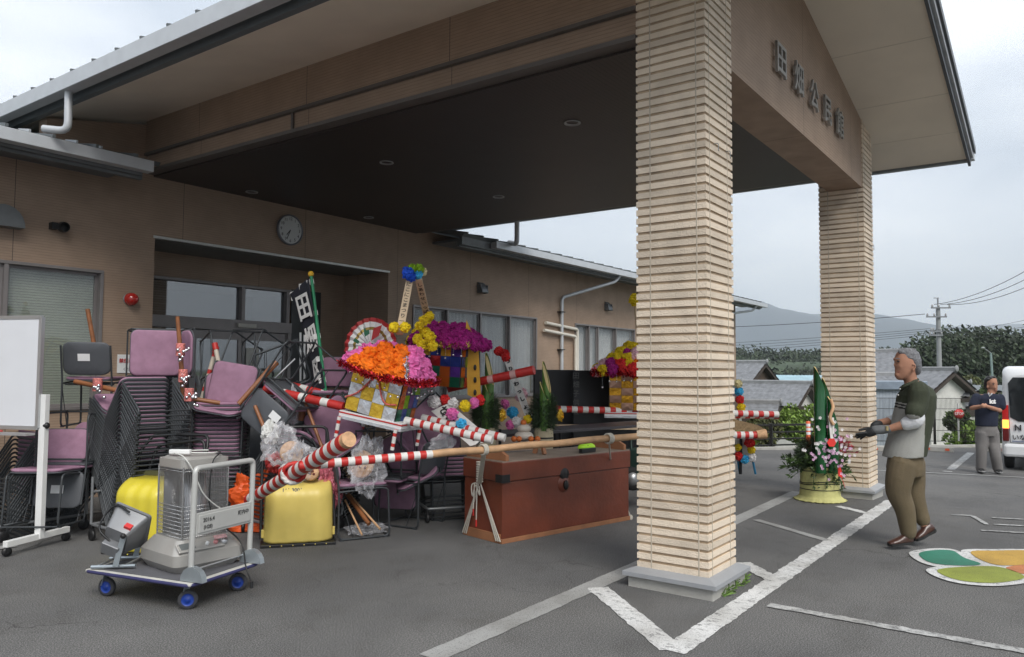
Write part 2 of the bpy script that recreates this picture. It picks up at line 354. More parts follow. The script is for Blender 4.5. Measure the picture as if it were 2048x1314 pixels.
# clover mark
def petal(name, ctr, pts, m, z):
    b = MB(); n = 40; P = []
    C = [Vector((p[0], p[1], 0)) for p in pts]
    for i in range(n):                                        # closed Catmull-Rom
        t = i / n * len(C); k = int(t); t -= k; p0, p1, p2, p3 = [C[(k + j - 1) % len(C)] for j in range(4)]
        P.append(.5 * ((2 * p1) + (p2 - p0) * t + (2 * p0 - 5 * p1 + 4 * p2 - p3) * t * t + (3 * p1 - p0 - 3 * p2 + p3) * t ** 3))
    b.add([(p.x, p.y, z) for p in P], [list(range(n))]); 
    if True: b.f[0] = b.f[0] if (P[1] - P[0]).cross(P[5] - P[0]).z > 0 else b.f[0][::-1]
    return b.build(name, m, kind='structure')
pg = paint_mat('green_road_paint', (.03, .22, .14), .66, .05); po = paint_mat('yellow_road_paint', (.55, .33, .05), .66, .05)
pl = paint_mat('lime_road_paint', (.28, .32, .04), .66, .05); pr = paint_mat('orange_road_paint', (.55, .2, .07), .66, .05)
for k, (m, pp) in enumerate(((pg, [(1838, 1110), (1868, 1103), (1905, 1104), (1928, 1118), (1962, 1131), (1920, 1134), (1862, 1128)]),
        (po, [(1942, 1106), (1990, 1104), (2062, 1105), (2064, 1128), (2008, 1134), (1965, 1124)]),
        (pl, [(1874, 1144), (1920, 1137), (1992, 1136), (2040, 1150), (2044, 1161), (1985, 1169), (1915, 1163)]),
        (pr, [(2012, 1138), (2064, 1133), (2072, 1150), (2050, 1152)]))):
    pw = gp(*pp); c = sum(pw, Vector()) / len(pw)
    big = [c + (p - c) * (1 + .075 / max(.1, (p - c).length)) for p in pw]
    petal('clover_marking', c, big, WP, .0085 + .0004 * k); petal('clover_marking', c, pw, m, .0125)
# ================================================================== BUILDING
SID = lines_mat('siding', (.42, .30, .215), (.29, .20, .14), .030, duty=.16, joint=1.97, jax=0)
SIDY = lines_mat('siding_side', (.42, .30, .215), (.29, .20, .14), .030, duty=.16, joint=1.9, jax=1)
SOFF = mat('soffit_board', (.78, .70, .58), .75, var=.05, vs=2, bump=.3, bs=150)
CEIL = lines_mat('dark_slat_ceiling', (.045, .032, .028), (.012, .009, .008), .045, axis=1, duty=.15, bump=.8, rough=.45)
GUT = mat('gutter_silver', (.52, .54, .56), .4, .25, .05); DTRIM = mat('dark_trim', (.075, .08, .088), .45, .2, .08)
BTRIM = mat('brown_trim', (.13, .115, .105), .5, .2, .08); ROOFM = mat('grey_steel_roof', (.16, .175, .18), .45, .4, .08)
FRM = mat('window_frame', (.24, .22, .215), .45, .4, .06)
hall = thing('community_hall', 'beige sided single-storey hall with a pillared gable porch over the clutter', 'building', (9, 9.3, 0))
def KP(pts): return pts
# walls ------------------------------------------------------------
b = KB(); Y = 8.8
def wallz(x0, x1, z0, z1, y0=Y, y1=Y + .18): b.box(x0, x1, y0, y1, z0, z1)
wallz(-6, 1.2, -.2, 3.86); wallz(1.2, 4.31, 2.6, 3.86); wallz(1.2, 4.31, -.2, 1.05); wallz(4.31, 4.9, -.2, 3.86)
b.prism([(3.66, Y, 3.86), (4.9, Y, 3.86), (4.9, Y, 4.42), (3.66, Y, 4.17)], (0, .18, 0))
wallz(4.9, 8.79, 3.09, 3.9); wallz(8.79, 9.36, -.2, 3.9); wallz(9.36, 9.8, 2.59, 3.9); wallz(9.8, 13.03, 2.59, 3.86); wallz(9.36, 13.03, -.2, 1.0)
wallz(13.03, 14.52, -.2, 3.86); wallz(14.52, 17.4, 2.56, 3.86); wallz(14.52, 17.4, -.2, 1.0); wallz(17.4, 24.6, -.2, 3.86)
b.box(-6, 24.6, 14, 14.2, -.2, 3.7); b.box(24.42, 24.6, 8.98, 14, -.2, 3.7)
b.build('wall', SID, hall)
for x in (4.72, 8.79):
    b = KB(); b.box(x, x + .18, 8.98, 9.85, -.2, 3.09); b.build('recess_side_wall', SIDY, hall)
b = KB(); b.box(4.72, 8.97, 9.85, 10.0, 2.74, 3.3); b.box(7.72, 8.97, 9.85, 10.0, -.2, 2.74); b.build('recess_back_wall', SID, hall)
b = KB(); b.box(4.9, 8.79, 8.98, 9.85, 3.07, 3.12); b.build('recess_ceiling', mat('recess_ceiling', (.2, .2, .185), .7), hall)
b = KB(); b.box(4.88, 8.81, 8.785, 8.803, 3.055, 3.085); b.build('lintel_trim', mat('lintel_trim', (.6, .6, .57), .4, .3), hall)
# dark room boxes behind the glass so that panes look into an interior
INT = mat('room_interior', (.13, .125, .11), .8); 
b = KB(); b.box(4.4, 9.2, 12.9, 13.0, 0, 3); b.box(4.3, 4.4, 10.02, 13, 0, 3); b.box(9.2, 9.3, 10.02, 13, 0, 3); b.box(4.3, 9.3, 10.02, 13, 2.9, 3.0); b.build('lobby_interior', INT, hall)
# pillars -----------------------------------------------------------
STONE = mat('pillar_stone', (.70, .59, .465), .8, var=.13, vs=5, bump=.7, bs=90, isl=.55)
RECS = mat('pillar_recess_tile', (.40, .30, .20), .75, var=.30, vs=5, bump=.2); JNT = mat('pillar_joint', (.50, .43, .34), .8)
CAPM = mat('pillar_cap', (.33, .34, .355), .55, .2, .06); CONC = mat('concrete', (.38, .37, .34), .85, var=.12, vs=5, bump=.5, bs=60)
def pillar(x0, x1, y0, y1, zt):
    o = b = KB(); z0 = .2; p = .0577; e = .009
    b.box(x0 + e, x1 - e, y0 + e, y1 - e, z0 + .001, zt, 1)
    z = z0; rnd = random.Random(int(x0 * 10))
    while z < zt - .01:
        b.box(x0, x1, y0, y1, z, min(z + .0385, zt)); z += p
    h = x1 - x0
    for f in (.13, .79): # vertical joints on all four faces
        for (ax, v) in ((0, y0), (0, y1)):
            x = x0 + (x1 - x0) * f; b.box(x - .004, x + .004, v - .0015, v + .0015, z0 + .002, zt - .002, 2)
            b.box(x - .003, x + .003, v + (e - .001 if v == y0 else -e - .003), v + (e + .003 if v == y0 else -e + .001), z0 + .002, zt - .002, 2)
        for v in (x0, x1):
            y = y0 + (y1 - y0) * f; b.box(v - .0015, v + .0015, y - .004, y + .004, z0 + .002, zt - .002, 2)
            b.box(v + (e - .003 if v == x1 * 0 + x0 else -e - .003), v + (e if v == x0 else -e + .003), y - .003, y + .003, z0 + .002, zt - .002, 2)
    P = b.build('pillar', [STONE, RECS, JNT], hall)
    c = KB(); w, w2 = .075, .012
    prof = [(w2 - .005, .21), (w, .168), (w, .115), (w - .02, .115)]
    def ring(o_, z): return [(x0 - o_, y0 - o_, z), (x1 + o_, y0 - o_, z), (x1 + o_, y1 + o_, z), (x0 - o_, y1 + o_, z)]
    R_ = [ring(o_, z) for o_, z in ((-.01, .205), (0.004, .203), (w, .177), (w, .150), (w - .02, .150))]
    for i in range(4): c.add(R_[i] + R_[i + 1], [(j, j + 4, (j + 1) % 4 + 4, (j + 1) % 4) for j in range(4)])
    c.build('pillar_cap', CAPM, P, bev=.003)
    c = KB(); w = .045; c.box(x0 - w, x1 + w, y0 - w, y1 + w, -.3, .149); c.build('pillar_base', CONC, P, bev=.006)
    for zz in (3.02,):
        h_ = KB()
        for q in (.3, .75):
            xx = x0 + (x1 - x0) * q; h_.tube(arcpath([(xx, y0, zz), (xx, y0 - .03, zz), (xx, y0 - .03, zz - .045), (xx + .012, y0 - .03, zz - .05)], .01), .003, 6)
        h_.build('hook', GREY, P)
pillar(4.745, 5.235, 1.885, 2.385, 4.42); pillar(9.53, 10.03, 1.885, 2.385, 4.5)
# porch -------------------------------------------------------------
def sz(x): return 4.93 - .205 * abs(x - 7.2)
b = KB()
b.prism([(5.235, 1.9, 3.65), (9.53, 1.9, 3.65), (9.53, 1.9, sz(9.53)), (7.2, 1.9, sz(7.2)), (5.235, 1.9, sz(5.235))], (0, .38, 0)); b.build('sign_wall', SID, hall)
for x0, x1 in ((4.75, 4.86), (9.42, 9.54)):
    b = KB(); b.box(x0, x1, 2.385, 8.8, 4.03, sz(x0) + .02); b.box(x0 + .03, x1, 2.385, 8.8, 3.84, 4.03); b.build('porch_side_panel', SIDY, hall)
for x0, x1 in ((4.735, 4.87), (9.40, 9.56)):
    for z0, z1 in ((4.015, 4.045), (3.805, 3.84)): b = KB(); b.box(x0, x1, 2.386, 8.8, z0, z1); b.build('porch_side_trim', BTRIM, hall)
b = KB(); b.box(4.755, 4.77, 6.1, 6.13, 3.84, 4.015); b.build('trim_joint', BTRIM, hall)
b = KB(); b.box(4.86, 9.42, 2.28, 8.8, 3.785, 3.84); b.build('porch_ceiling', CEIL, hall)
b = KB(); b.prism([(3.62, .97, sz(3.62)), (7.2, .97, sz(7.2)), (10.95, .97, sz(10.95)), (10.95, .97, sz(10.95) + .02), (7.2, .97, sz(7.2) + .02), (3.62, .97, sz(3.62) + .02)], (0, 12, 0))
b.build('soffit', SOFF, hall)
b = KB()
for y in (2.4, 4.2, 6.0, 7.8):
    pass
for x in (9.3, 8.2, 10.2):
    b.box(x, x + .006, .97, 1.9, sz(x + .003) - .0022, sz(x + .003) + .001)
b.build('soffit_joint', mat('soffit_joint', (.58, .52, .43), .8), hall)
b = KB(); b.prism([(3.4, .93, sz(3.4) + .16), (7.2, .93, sz(7.2) + .16), (11.2, .93, sz(11.2) + .16), (11.2, .93, sz(11.2) + .2), (7.2, .93, sz(7.2) + .2), (3.4, .93, sz(3.4) + .2)], (0, 12.2, 0))
y = .95
while y < 13: # standing seams
    for x0, x1 in ((3.38, 7.2), (7.2, 11.22)): b.bar((x0, y, sz(x0) + .20), (x1, y, sz(x1) + .20), .025, .022)
    y += .42
b.build('porch_roof', ROOFM, hall)
b = KB() # verge boards at the gable
for dy, z0, z1 in ((0, -.03, .05), (-.03, .05, .12), (-.055, .12, .2)):
    for x0, x1 in ((3.5, 7.2), (7.2, 11.1)):
        b.prism([(x0, .97 + dy, sz(x0) + z0), (x1, .97 + dy, sz(x1) + z0), (x1, .97 + dy, sz(x1) + z1), (x0, .97 + dy, sz(x0) + z1)], (0, -.03, 0), 1 if z0 == .05 else 0)
b.build('verge_board', [DTRIM, mat('verge_strip', (.42, .43, .44), .4, .3)], hall)
b = KB(); b.box(3.56, 3.62, .97, 13, 4.16, 4.40); b.box(3.50, 3.56, .97, 13, 4.24, 4.40, 0); b.build('eave_fascia', mat('fascia_grey', (.17, .19, .2), .45, .3, .05), hall)
b = KB(); b.box(10.95, 11.03, .97, 13, 4.13, 4.34); b.build('eave_fascia', mat('fascia_grey', (0, 0, 0)), hall)
def gutter(x0, x1, y0, y1, z0, z1):
    b = KB(); t = .012
    if x1 - x0 < y1 - y0: b.box(x0, x0 + t, y0, y1, z0, z1); b.box(x1 - t, x1, y0, y1, z0, z1 - .02); b.box(x0 + t, x1 - t, y0, y1, z0, z0 + t); b.box(x0 + t, x1 - t, y0, y0 + t, z0 + t, z1 - .01)
    else: b.box(x0, x1, y0, y0 + t, z0, z1); b.box(x0, x1, y1 - t, y1, z0, z1 - .02); b.box(x0, x1, y0 + t, y1 - t, z0, z0 + t); b.box(x0, x0 + t, y0 + t, y1 - t, z0 + t, z1 - .01); b.box(x1 - t, x1, y0 + t, y1 - t, z0 + t, z1 - .01)
    b.build('gutter', GUT, hall, bev=.004)
gutter(3.38, 3.50, .9, 13, 4.19, 4.335); gutter(11.04, 11.15, .9, 13, 4.17, 4.29)
# low roofs ---------------------------------------------------------
for x0, x1, gx0, gx1 in ((-8, 4.55, -8, 4.42), (9.83, 25.3, 10.6, 25.4)):
    b = KB(); b.prism([(x0, 8.14, 3.74), (x0, 14.5, 5.0), (x0, 14.5, 5.05), (x0, 8.1, 3.78)], (x1 - x0, 0, 0)) if x0 < 0 else b.prism([(x0, 8.14, 3.74), (x0, 14.5, 5.0), (x0, 14.5, 5.05), (x0, 8.1, 3.78)], (x1 - x0, 0, 0))
    x = x0 + .1
    while x < x1: b.bar((x, 8.1, 3.795), (x, 14, 4.97), .03, .04); x += .42
    b.build('low_roof', ROOFM, hall)
    b = KB(); b.box(x0, min(x1, gx1) - .1, 8.2, 8.8, 3.66, 3.7); b.box(x0, min(x1, gx1) - .05, 8.14, 8.2, 3.60, 3.735); b.box(x0, min(x1, gx1) - .02, 8.2, 8.26, 3.57, 3.66)
    b.build('low_soffit', mat('low_fascia', (.15, .16, .165), .5, .2), hall)
    gutter(gx0, gx1, 8.0, 8.13, 3.63, 3.75)
for x in (2.6, 3.3, 4.0, 3.75): b = KB(); b.bar((x, 8.3, 3.84), (x, 8.55, 3.89), .02, .05); b.build('snow_guard', GUT, hall)
# downspouts
def spout(pts, r=.035):
    b = KB(); b.tube(arcpath(pts, .09), r, 12); b.build('downspout', GUT, hall)
spout([(3.45, 7.85, 4.2), (3.45, 7.83, 3.80), (3.32, 8.05, 3.83)], .036); spout([(10.92, 7.8, 4.2), (10.92, 7.8, 3.72), (11.1, 8.1, 3.8)], .045)
spout([(15.3, 8.08, 3.66), (15.2, 8.15, 3.5), (13.9, 8.74, 3.07), (13.9, 8.74, -.1)]); spout([(24.6, 8.08, 3.66), (24.5, 8.2, 3.48), (22.5, 8.74, 3.2)])
for z in (2.75, 1.95): b = KB(); b.box(13.8, 13.96, 8.69, 8.8, z, z + .02); b.build('downspout_bracket', BLACK, hall)
b = KB()
WPIP = mat('pipe_cover', (.66, .62, .54), .5, var=.05)
b.tube(arcpath([(13.3, 8.76, 2.50), (14.57, 8.76, 2.42), (14.57, 8.76, -.1)], .06), .035, 10); b.build('air_conditioner_pipe', WPIP, hall); b = KB(); b.tube(arcpath([(13.2, 8.73, 2.34), (14.45, 8.73, 2.26), (14.45, 8.73, -.1)], .06), .035, 10)
b.build('air_conditioner_pipe', WPIP, hall)
# windows -----------------------------------------------------------
GLASS = mat('window_glass', (.30, .33, .33), .03, 0, .02, alpha=.22, spec=1.0)
DGL = mat('dark_glass', (.03, .035, .045), .02, 0, .02, alpha=.6, spec=1.0); P_(DGL).inputs['IOR'].default_value = 2.3; P_(GLASS).inputs['IOR'].default_value = 1.9
def window(x0, x1, z0, z1, divs, y=8.8, glass=GLASS, name='window'):
    b = KB(); t = .035
    b.box(x0, x1, y - .02, y + .1, z1 - t, z1); b.box(x0, x1, y - .03, y + .1, z0, z0 + t)
    b.box(x0, x0 + t, y - .02, y + .1, z0 + t, z1 - t); b.box(x1 - t, x1, y - .02, y + .1, z0 + t, z1 - t)
    w = b.build(name, FRM, hall, bev=.003)
    xs_ = [x0 + t] + divs + [x1 - t]
    for k in range(len(xs_) - 1):
        a, c = xs_[k] + (.02 if k else 0), xs_[k + 1] - (.02 if k < len(xs_) - 2 else 0); yy = y + (.02 if k % 2 else .05); s = .03
        b = KB(); b.box(a, c, yy, yy + .03, z1 - t - s, z1 - t); b.box(a, c, yy, yy + .03, z0 + t, z0 + t + s); b.box(a, a + s, yy, yy + .03, z0 + t + s, z1 - t - s); b.box(c - s, c, yy, yy + .03, z0 + t + s, z1 - t - s)
        b.build('sash', FRM, w, bev=.002)
        b = KB(); b.box(a + s, c - s, yy + .012, yy + .018, z0 + t + s, z1 - t - s); b.build('pane', glass, w)
    for k in range(1, len(xs_) - 1):
        b = KB(); b.box(xs_[k] - .02, xs_[k] + .02, y - .015, y + .08, z0 + t, z1 - t); b.build('mullion', FRM, w)
    return w
w = window(1.2, 4.31, 1.05, 2.6, [2.2, 3.33])
BLIND = lines_mat('green_blind', (.42, .46, .34), (.2, .24, .16), .03, duty=.3, bump=.8)
b = KB(); b.box(1.25, 4.27, 8.93, 8.935, 1.1, 2.55); b.build('blind', BLIND, w)
w = window(9.36, 13.03, 1.0, 2.59, [10.25, 11.18, 12.1])
def curtain(x0, x1, z0, z1, w, y=8.95):
    b = KB(); n = int((x1 - x0) / .018)
    b.grid(lambda u, v: (x0 + (x1 - x0) * u, y + .018 * sin(u * (x1 - x0) * 52 + sin(u * 31) * 2) * (.6 + .4 * v), z0 + (z1 - z0) * v), n, 2)
    b.build('curtain', mat('curtain', (.55, .55, .54), .8, var=.05), w)
curtain(10.1, 13.0, 1.0, 2.56, w)
w = window(14.52, 17.4, 1.0, 2.56, [15.15, 15.56, 16.43]); curtain(14.55, 17.38, 1.0, 2.53, w)
# entrance ----------------------------------------------------------
dr = KB(); y = 9.84
dr.box(4.9, 7.72, y - .02, y + .12, 2.70, 2.74); dr.box(4.9, 7.72, y - .03, y + .14, 2.06, 2.22)
for x in (4.9, 6.82, 7.62): dr.box(x, x + .06, y - .02, y + .12, 2.22, 2.70)
for x in (6.02, 7.66): dr.box(x, x + .06, y - .02, y + .12, 0, 2.06)
dr.box(4.9, 6.02, y - .02, y + .1, .0, .2)
door = dr.build('entrance_frame', FRM, hall, bev=.003)
b = KB(); b.box(4.96, 6.82, y + .05, y + .06, 2.22, 2.70); b.build('pane', DGL, door)
b = KB(); b.box(6.88, 7.62, y + .05, y + .06, 2.22, 2.70); b.build('pane', DGL, door)
b = KB(); b.box(4.95, 6.02, y + .05, y + .06, .2, 2.06); b.build('pane', DGL, door)
b = KB(); b.box(6.74, 7.05, y - .07, y - .03, 2.11, 2.17); b.build('door_sensor', mat('sensor', (.5, .48, .43), .5), door, bev=.006)
for x0, x1 in ((6.08, 6.86), (6.87, 7.66)):
    b = KB(); s = .055
    b.box(x0, x1, y + .02, y + .06, 1.93, 2.05); b.box(x0, x1, y + .02, y + .06, 0.02, .14); b.box(x0, x0 + s, y + .02, y + .06, .14, 1.93); b.box(x1 - s, x1, y + .02, y + .06, .14, 1.93)
    d = b.build('sliding_door', FRM, door)
    b = KB(); b.box(x0 + s, x1 - s, y + .035, y + .045, .14, 1.93); b.build('pane', DGL, d)
b = KB(); b.box(6.94, 7.16, y + .015, y + .02, 1.4, 1.82); b.build('poster', mat('poster', (.5, .49, .45), .7), door)
b = KB(); b.box(7.72, 8.3, 9.83, 9.849, 0, 2.75); b.build('side_door', mat('dark_door', (.02, .022, .022), .4), hall)
# lights, vents -------------------------------------------------------
for x, yy in ((5.86, 3.58), (5.86, 5.92), (5.88, 8.32), (7.85, 5.9), (7.86, 8.29), (7.85, 3.5)):
    x, yy = x * 1.02, yy * 1.02; b = KB(); b.lathe([(.052, .018), (.055, .0), (.075, -.012), (.078, -.006), (.075, .001)], 28, (x, yy, 3.785)); o = b.build('downlight', ALU, hall)
    b = KB(); b.lathe([(.0, .012), (.053, .012)], 24, (x, yy, 3.785)); b.build('lamp', mat('lamp_glass', (.35, .36, .37), .3), o)
for x in (11.17, 15.96):
    b = KB(); b.grid(lambda u, v: (x - .1 + .2 * u, 8.8 - .11 * sin(pi * min(1, v * 1.15) * .5) - .001, 3.13 - .2 * v), 4, 6); b.box(x - .1, x - .095, 8.7, 8.8, 2.93, 3.08); b.box(x + .095, x + .1, 8.7, 8.8, 2.93, 3.08)
    b.build('vent_hood', mat('vent_grey', (.16, .17, .18), .45, .4), hall, solid=.006)
b = KB(); b.lathe([(.001, -.14), (.1, -.14), (.15, -.12), (.19, -.06), (.2, 0)], 24, (3.24, 8.8, 2.93), Matrix.Rotation(pi / 2, 3, 'X')); b.prism([(3.04 + .2 - .2 * cos(a * pi / 12), 8.8, 2.93 + .22 * sin(a * pi / 12)) for a in range(13)], (0, -.14, 0))
b.build('wall_lamp', mat('wall_lamp', (.18, .19, .195), .35, .5), hall)
b = KB(); b.box(3.72, 3.78, 8.72, 8.8, 2.98, 3.05); b.lathe([(.0, -.07), (.035, -.065), (.055, -.04), (.06, -.01), (.05, .03)], 20, (3.83, 8.7, 3.01), Matrix.Rotation(pi / 2, 3, 'X')); b.build('wall_speaker', BLACK, hall)
# lettering over the porch
STL = mat('letter_steel', (.36, .355, .34), .35, .6, .05)
for ch, x in zip('田畑公民館', (6.35, 6.86, 7.36, 7.86, 8.36)):
    M = frame(KM @ Vector((x, 1.868, 4.06)), (1, 0, 0), (0, 0, 1)); text(ch, .31, M, 'sign_letter', STL, hall, ext=.012, bold=.004)
# wall furniture (things of their own) --------------------------------
ck = thing('wall_clock', 'round white wall clock on the siding above the entrance', 'clock', KM @ Vector((6.835, 8.79, 3.445)))
R90 = Matrix.Rotation(pi / 2, 3, 'X')
b = KB(); b.lathe([(.0, .0), (.2, .0), (.215, .01), (.215, .045), (.20, .05), (.192, .035)], 40, (6.835, 8.8, 3.445), R90); b.build('rim', mat('clock_rim', (.2, .2, .22), .3, .5), ck)
b = KB(); b.lathe([(.0, .034), (.195, .034)], 40, (6.835, 8.8, 3.445), R90); b.build('face', mat('clock_face', (.62, .63, .62), .35, var=.03), ck)
for k in range(1, 13):
    a = pi / 2 - k * pi / 6; text(str(k), .062, frame(KM @ Vector((6.835 + .155 * cos(a), 8.762, 3.445 + .155 * sin(a))), (1, 0, 0), (0, 0, 1)), 'numeral', BLACK, ck, .0008)
b = KB()
for a, l, w in ((-130, .10, .011), (-114, .15, .008)): b.bar((6.835, 8.758, 3.445), (6.835 + l * cos(radians(a)), 8.758, 3.445 + l * sin(radians(a))), w, .003, up=(0, 1, 0))
b.build('hands', BLACK, ck)
t_ = thing('alarm_lamp', 'red domed alarm lamp on the siding beside the entrance', 'alarm lamp', KM @ Vector((4.62, 8.79, 2.3)))
b = KB(); b.lathe([(.0, .12), (.03, .117), (.062, .09), (.075, .05), (.075, .02)], 24, (4.62, 8.8, 2.3), R90); b.build('dome', mat('red_dome', (.42, .02, .015), .2, var=.05, coat=.5), t_)
b = KB(); b.lathe([(.0, .02), (.06, .02), (.06, 0)], 20, (4.60, 8.8, 2.3), R90); b.build('base', GREY, t_)
t_ = thing('no_smoking_sign', 'white no-smoking notice with red lettering behind the stacked chairs', 'sign', KM @ Vector((4.68, 8.79, 1.5)))
b = KB(); b.box(4.5, 4.88, 8.79, 8.8, 1.45, 1.66); b.build('panel', WHITE, t_)
text('禁煙にご協力', .058, frame(KM @ Vector((4.515, 8.787, 1.585)), (1, 0, 0), (0, 0, 1)), 'lettering', mat('red_ink', (.5, .03, .03), .6), t_, .0008, .001, 'LEFT')
text('ください', .045, frame(KM @ Vector((4.56, 8.787, 1.49)), (1, 0, 0), (0, 0, 1)), 'lettering', mat('grey_ink', (.25, .25, .27), .6), t_, .0008, 0, 'LEFT')
# ================================================================== BACKGROUND
def leafcloud(b, c, r, n, size, seed=0, m=0, flat=.0, low=.0, R=None):
    rnd = random.Random(seed); c = Vector(c); k = 0; tries = 0
    while k < n and tries < n * 12:
        tries += 1
        d = Vector((rnd.gauss(0, 1), rnd.gauss(0, 1), rnd.gauss(0, 1))).normalized(); q = rnd.random() ** .33
        p = Vector((d.x * r[0], d.y * r[1], d.z * r[2])) * q
        if d.z * q < -1 + low: continue
        w = c + p
        if noise.noise(w * (1.6 / max(.3, min(r)))) < -.06 - .25 * (1 - q) and q > .35: continue
        k += 1; s = size * rnd.uniform(.6, 1.3)
        a = Vector((rnd.gauss(0, 1), rnd.gauss(0, 1), rnd.gauss(0, 1))).normalized(); u = a.orthogonal().normalized(); v = a.cross(u)
        b.add([w - u * s, w + v * s * .5 - u * s * .2, w + u * s, w - v * s * .5 + u * s * .1], [(0, 1, 2, 3)], m)
LEAF_D = mat('dark_foliage', (.030, .046, .020), .7, var=.5, vs=.5, isl=.8); LEAF_M = mat('mid_foliage', (.060, .095, .025), .65, var=.5, vs=.8, isl=.8)
LEAF_L = mat('light_foliage', (.16, .25, .04), .6, var=.4, vs=2, isl=.8); LEAF_O = mat('olive_foliage', (.10, .11, .035), .65, var=.4, vs=1, isl=.8)
BARK = mat('bark', (.10, .075, .05), .85, var=.3, vs=8, bump=.6, bs=20)
GL = -4.6
def tree(name, label, base, h, r, mats, n, size, group=None, seed=1, blobs=9, trunk=.2, cat='tree'):
    t = thing(name, label, cat, base, 0, group); rnd = random.Random(seed); B = Vector(base); b = MB()
    b.tube([B, B + Vector((.1 * r, 0, h * .3)), B + Vector((0, .1 * r, h * .6)), B + Vector((0, 0, h * .85))], [trunk, trunk * .8, trunk * .5, trunk * .15], 8)
    cs = []
    for k in range(blobs):
        a = k * 2.4; q = rnd.uniform(.25, .8); z = h * rnd.uniform(.38, .86); sc = 1 - abs(z / h - .55)
        c = B + Vector((cos(a) * r * q * sc, sin(a) * r * q * sc, z)); cs.append(c)
        b.tube([B + Vector((0, 0, z * .6)), (B + Vector((0, 0, z * .85))).lerp(c, .5), c], [trunk * .4, trunk * .25, trunk * .08], 5)
    b.build('trunk', BARK, t)
    b = MB()
    for k, c in enumerate(cs + [B + Vector((0, 0, h * .8))]):
        rr = r * rnd.uniform(.38, .6); leafcloud(b, c, (rr, rr, rr * .75), n // (blobs + 1), size, seed * 50 + k)
    b.build('crown', mats, t); return t
def zpx(y, d): return 1.5 + (742 - y) / F * d
def Qg(px, d, z): # point at picture column px, depth d, height z
    p = Q(px, 742, d); return Vector((p.x, p.y, z))
# mountains and wooded hill
MNT = mat('mountain_forest', (.04, .06, .08), .9, var=.25, vs=.004)
def ridge(name, d, prof, depth, m, base, seed, rough, kind='structure'):
    b = MB(); n = 160
    def hz(px):
        for (x0, y0), (x1, y1) in zip(prof, prof[1:]):
            if px <= x1:
                t = (px - x0) / (x1 - x0); t = t * t * (3 - 2 * t); return y0 + (y1 - y0) * t
        return prof[-1][1]
    def fn(u, v):
        px = prof[0][0] + (prof[-1][0] - prof[0][0]) * u; top = 1.5 + (742 - hz(px)) / F * d
        s = sin(min(1, v * 1.35) * pi / 2) if v < .74 else 1 - (v - .74) * 1.2
        dd = d - depth * (1 - v); p = Qg(px, dd, 0); q = noise.fractal(Vector((p.x, p.y, seed)) * rough, 1, 2, 5)
        return Vector((p.x, p.y, base + (top - base) * s * (1 + .07 * q * (1 if v < .95 else 1))))
    b.grid(fn, n, 26); return b.build(name, m, kind=kind)
ridge('mountains', 2600, [(900, 700), (1300, 660), (1470, 634), (1520, 622), (1570, 634), (1640, 643), (1760, 645), (1800, 650), (1900, 662), (2048, 668), (2300, 640), (2800, 690)], 1300, MNT, -5, 3, .004)
ridge('far_mountains', 3400, [(900, 690), (1470, 652), (1700, 648), (1770, 642), (1830, 660), (1930, 655), (2048, 652), (2800, 640)], 900, MNT, -5, 9, .003)
hill = ridge('wooded_hill', 190, [(1100, 733), (1400, 720), (1480, 718), (1560, 720), (1700, 724), (1900, 735), (2300, 738)], 80, mat('hill_green', (.03, .05, .02), .9, var=.4, vs=.1), -5, 5, .05)
b = MB(); rnd = random.Random(5)
for k in range(760):
    px = rnd.uniform(1380, 1860); v = rnd.random() ** .8; d = 110 + 76 * v; y = 762 - 70 * v + rnd.uniform(-3, 3)
    w = rnd.uniform(1.3, 2.3) * (.6 + .4 * v); c = Qg(px, d, zpx(y, d) - w)
    leafcloud(b, c, (w, w, w * rnd.uniform(1., 1.5)), 55, .45, k)
b.build('forest', [LEAF_D], kind='stuff')['label'] = 'dark wooded hillside beyond the tiled houses'
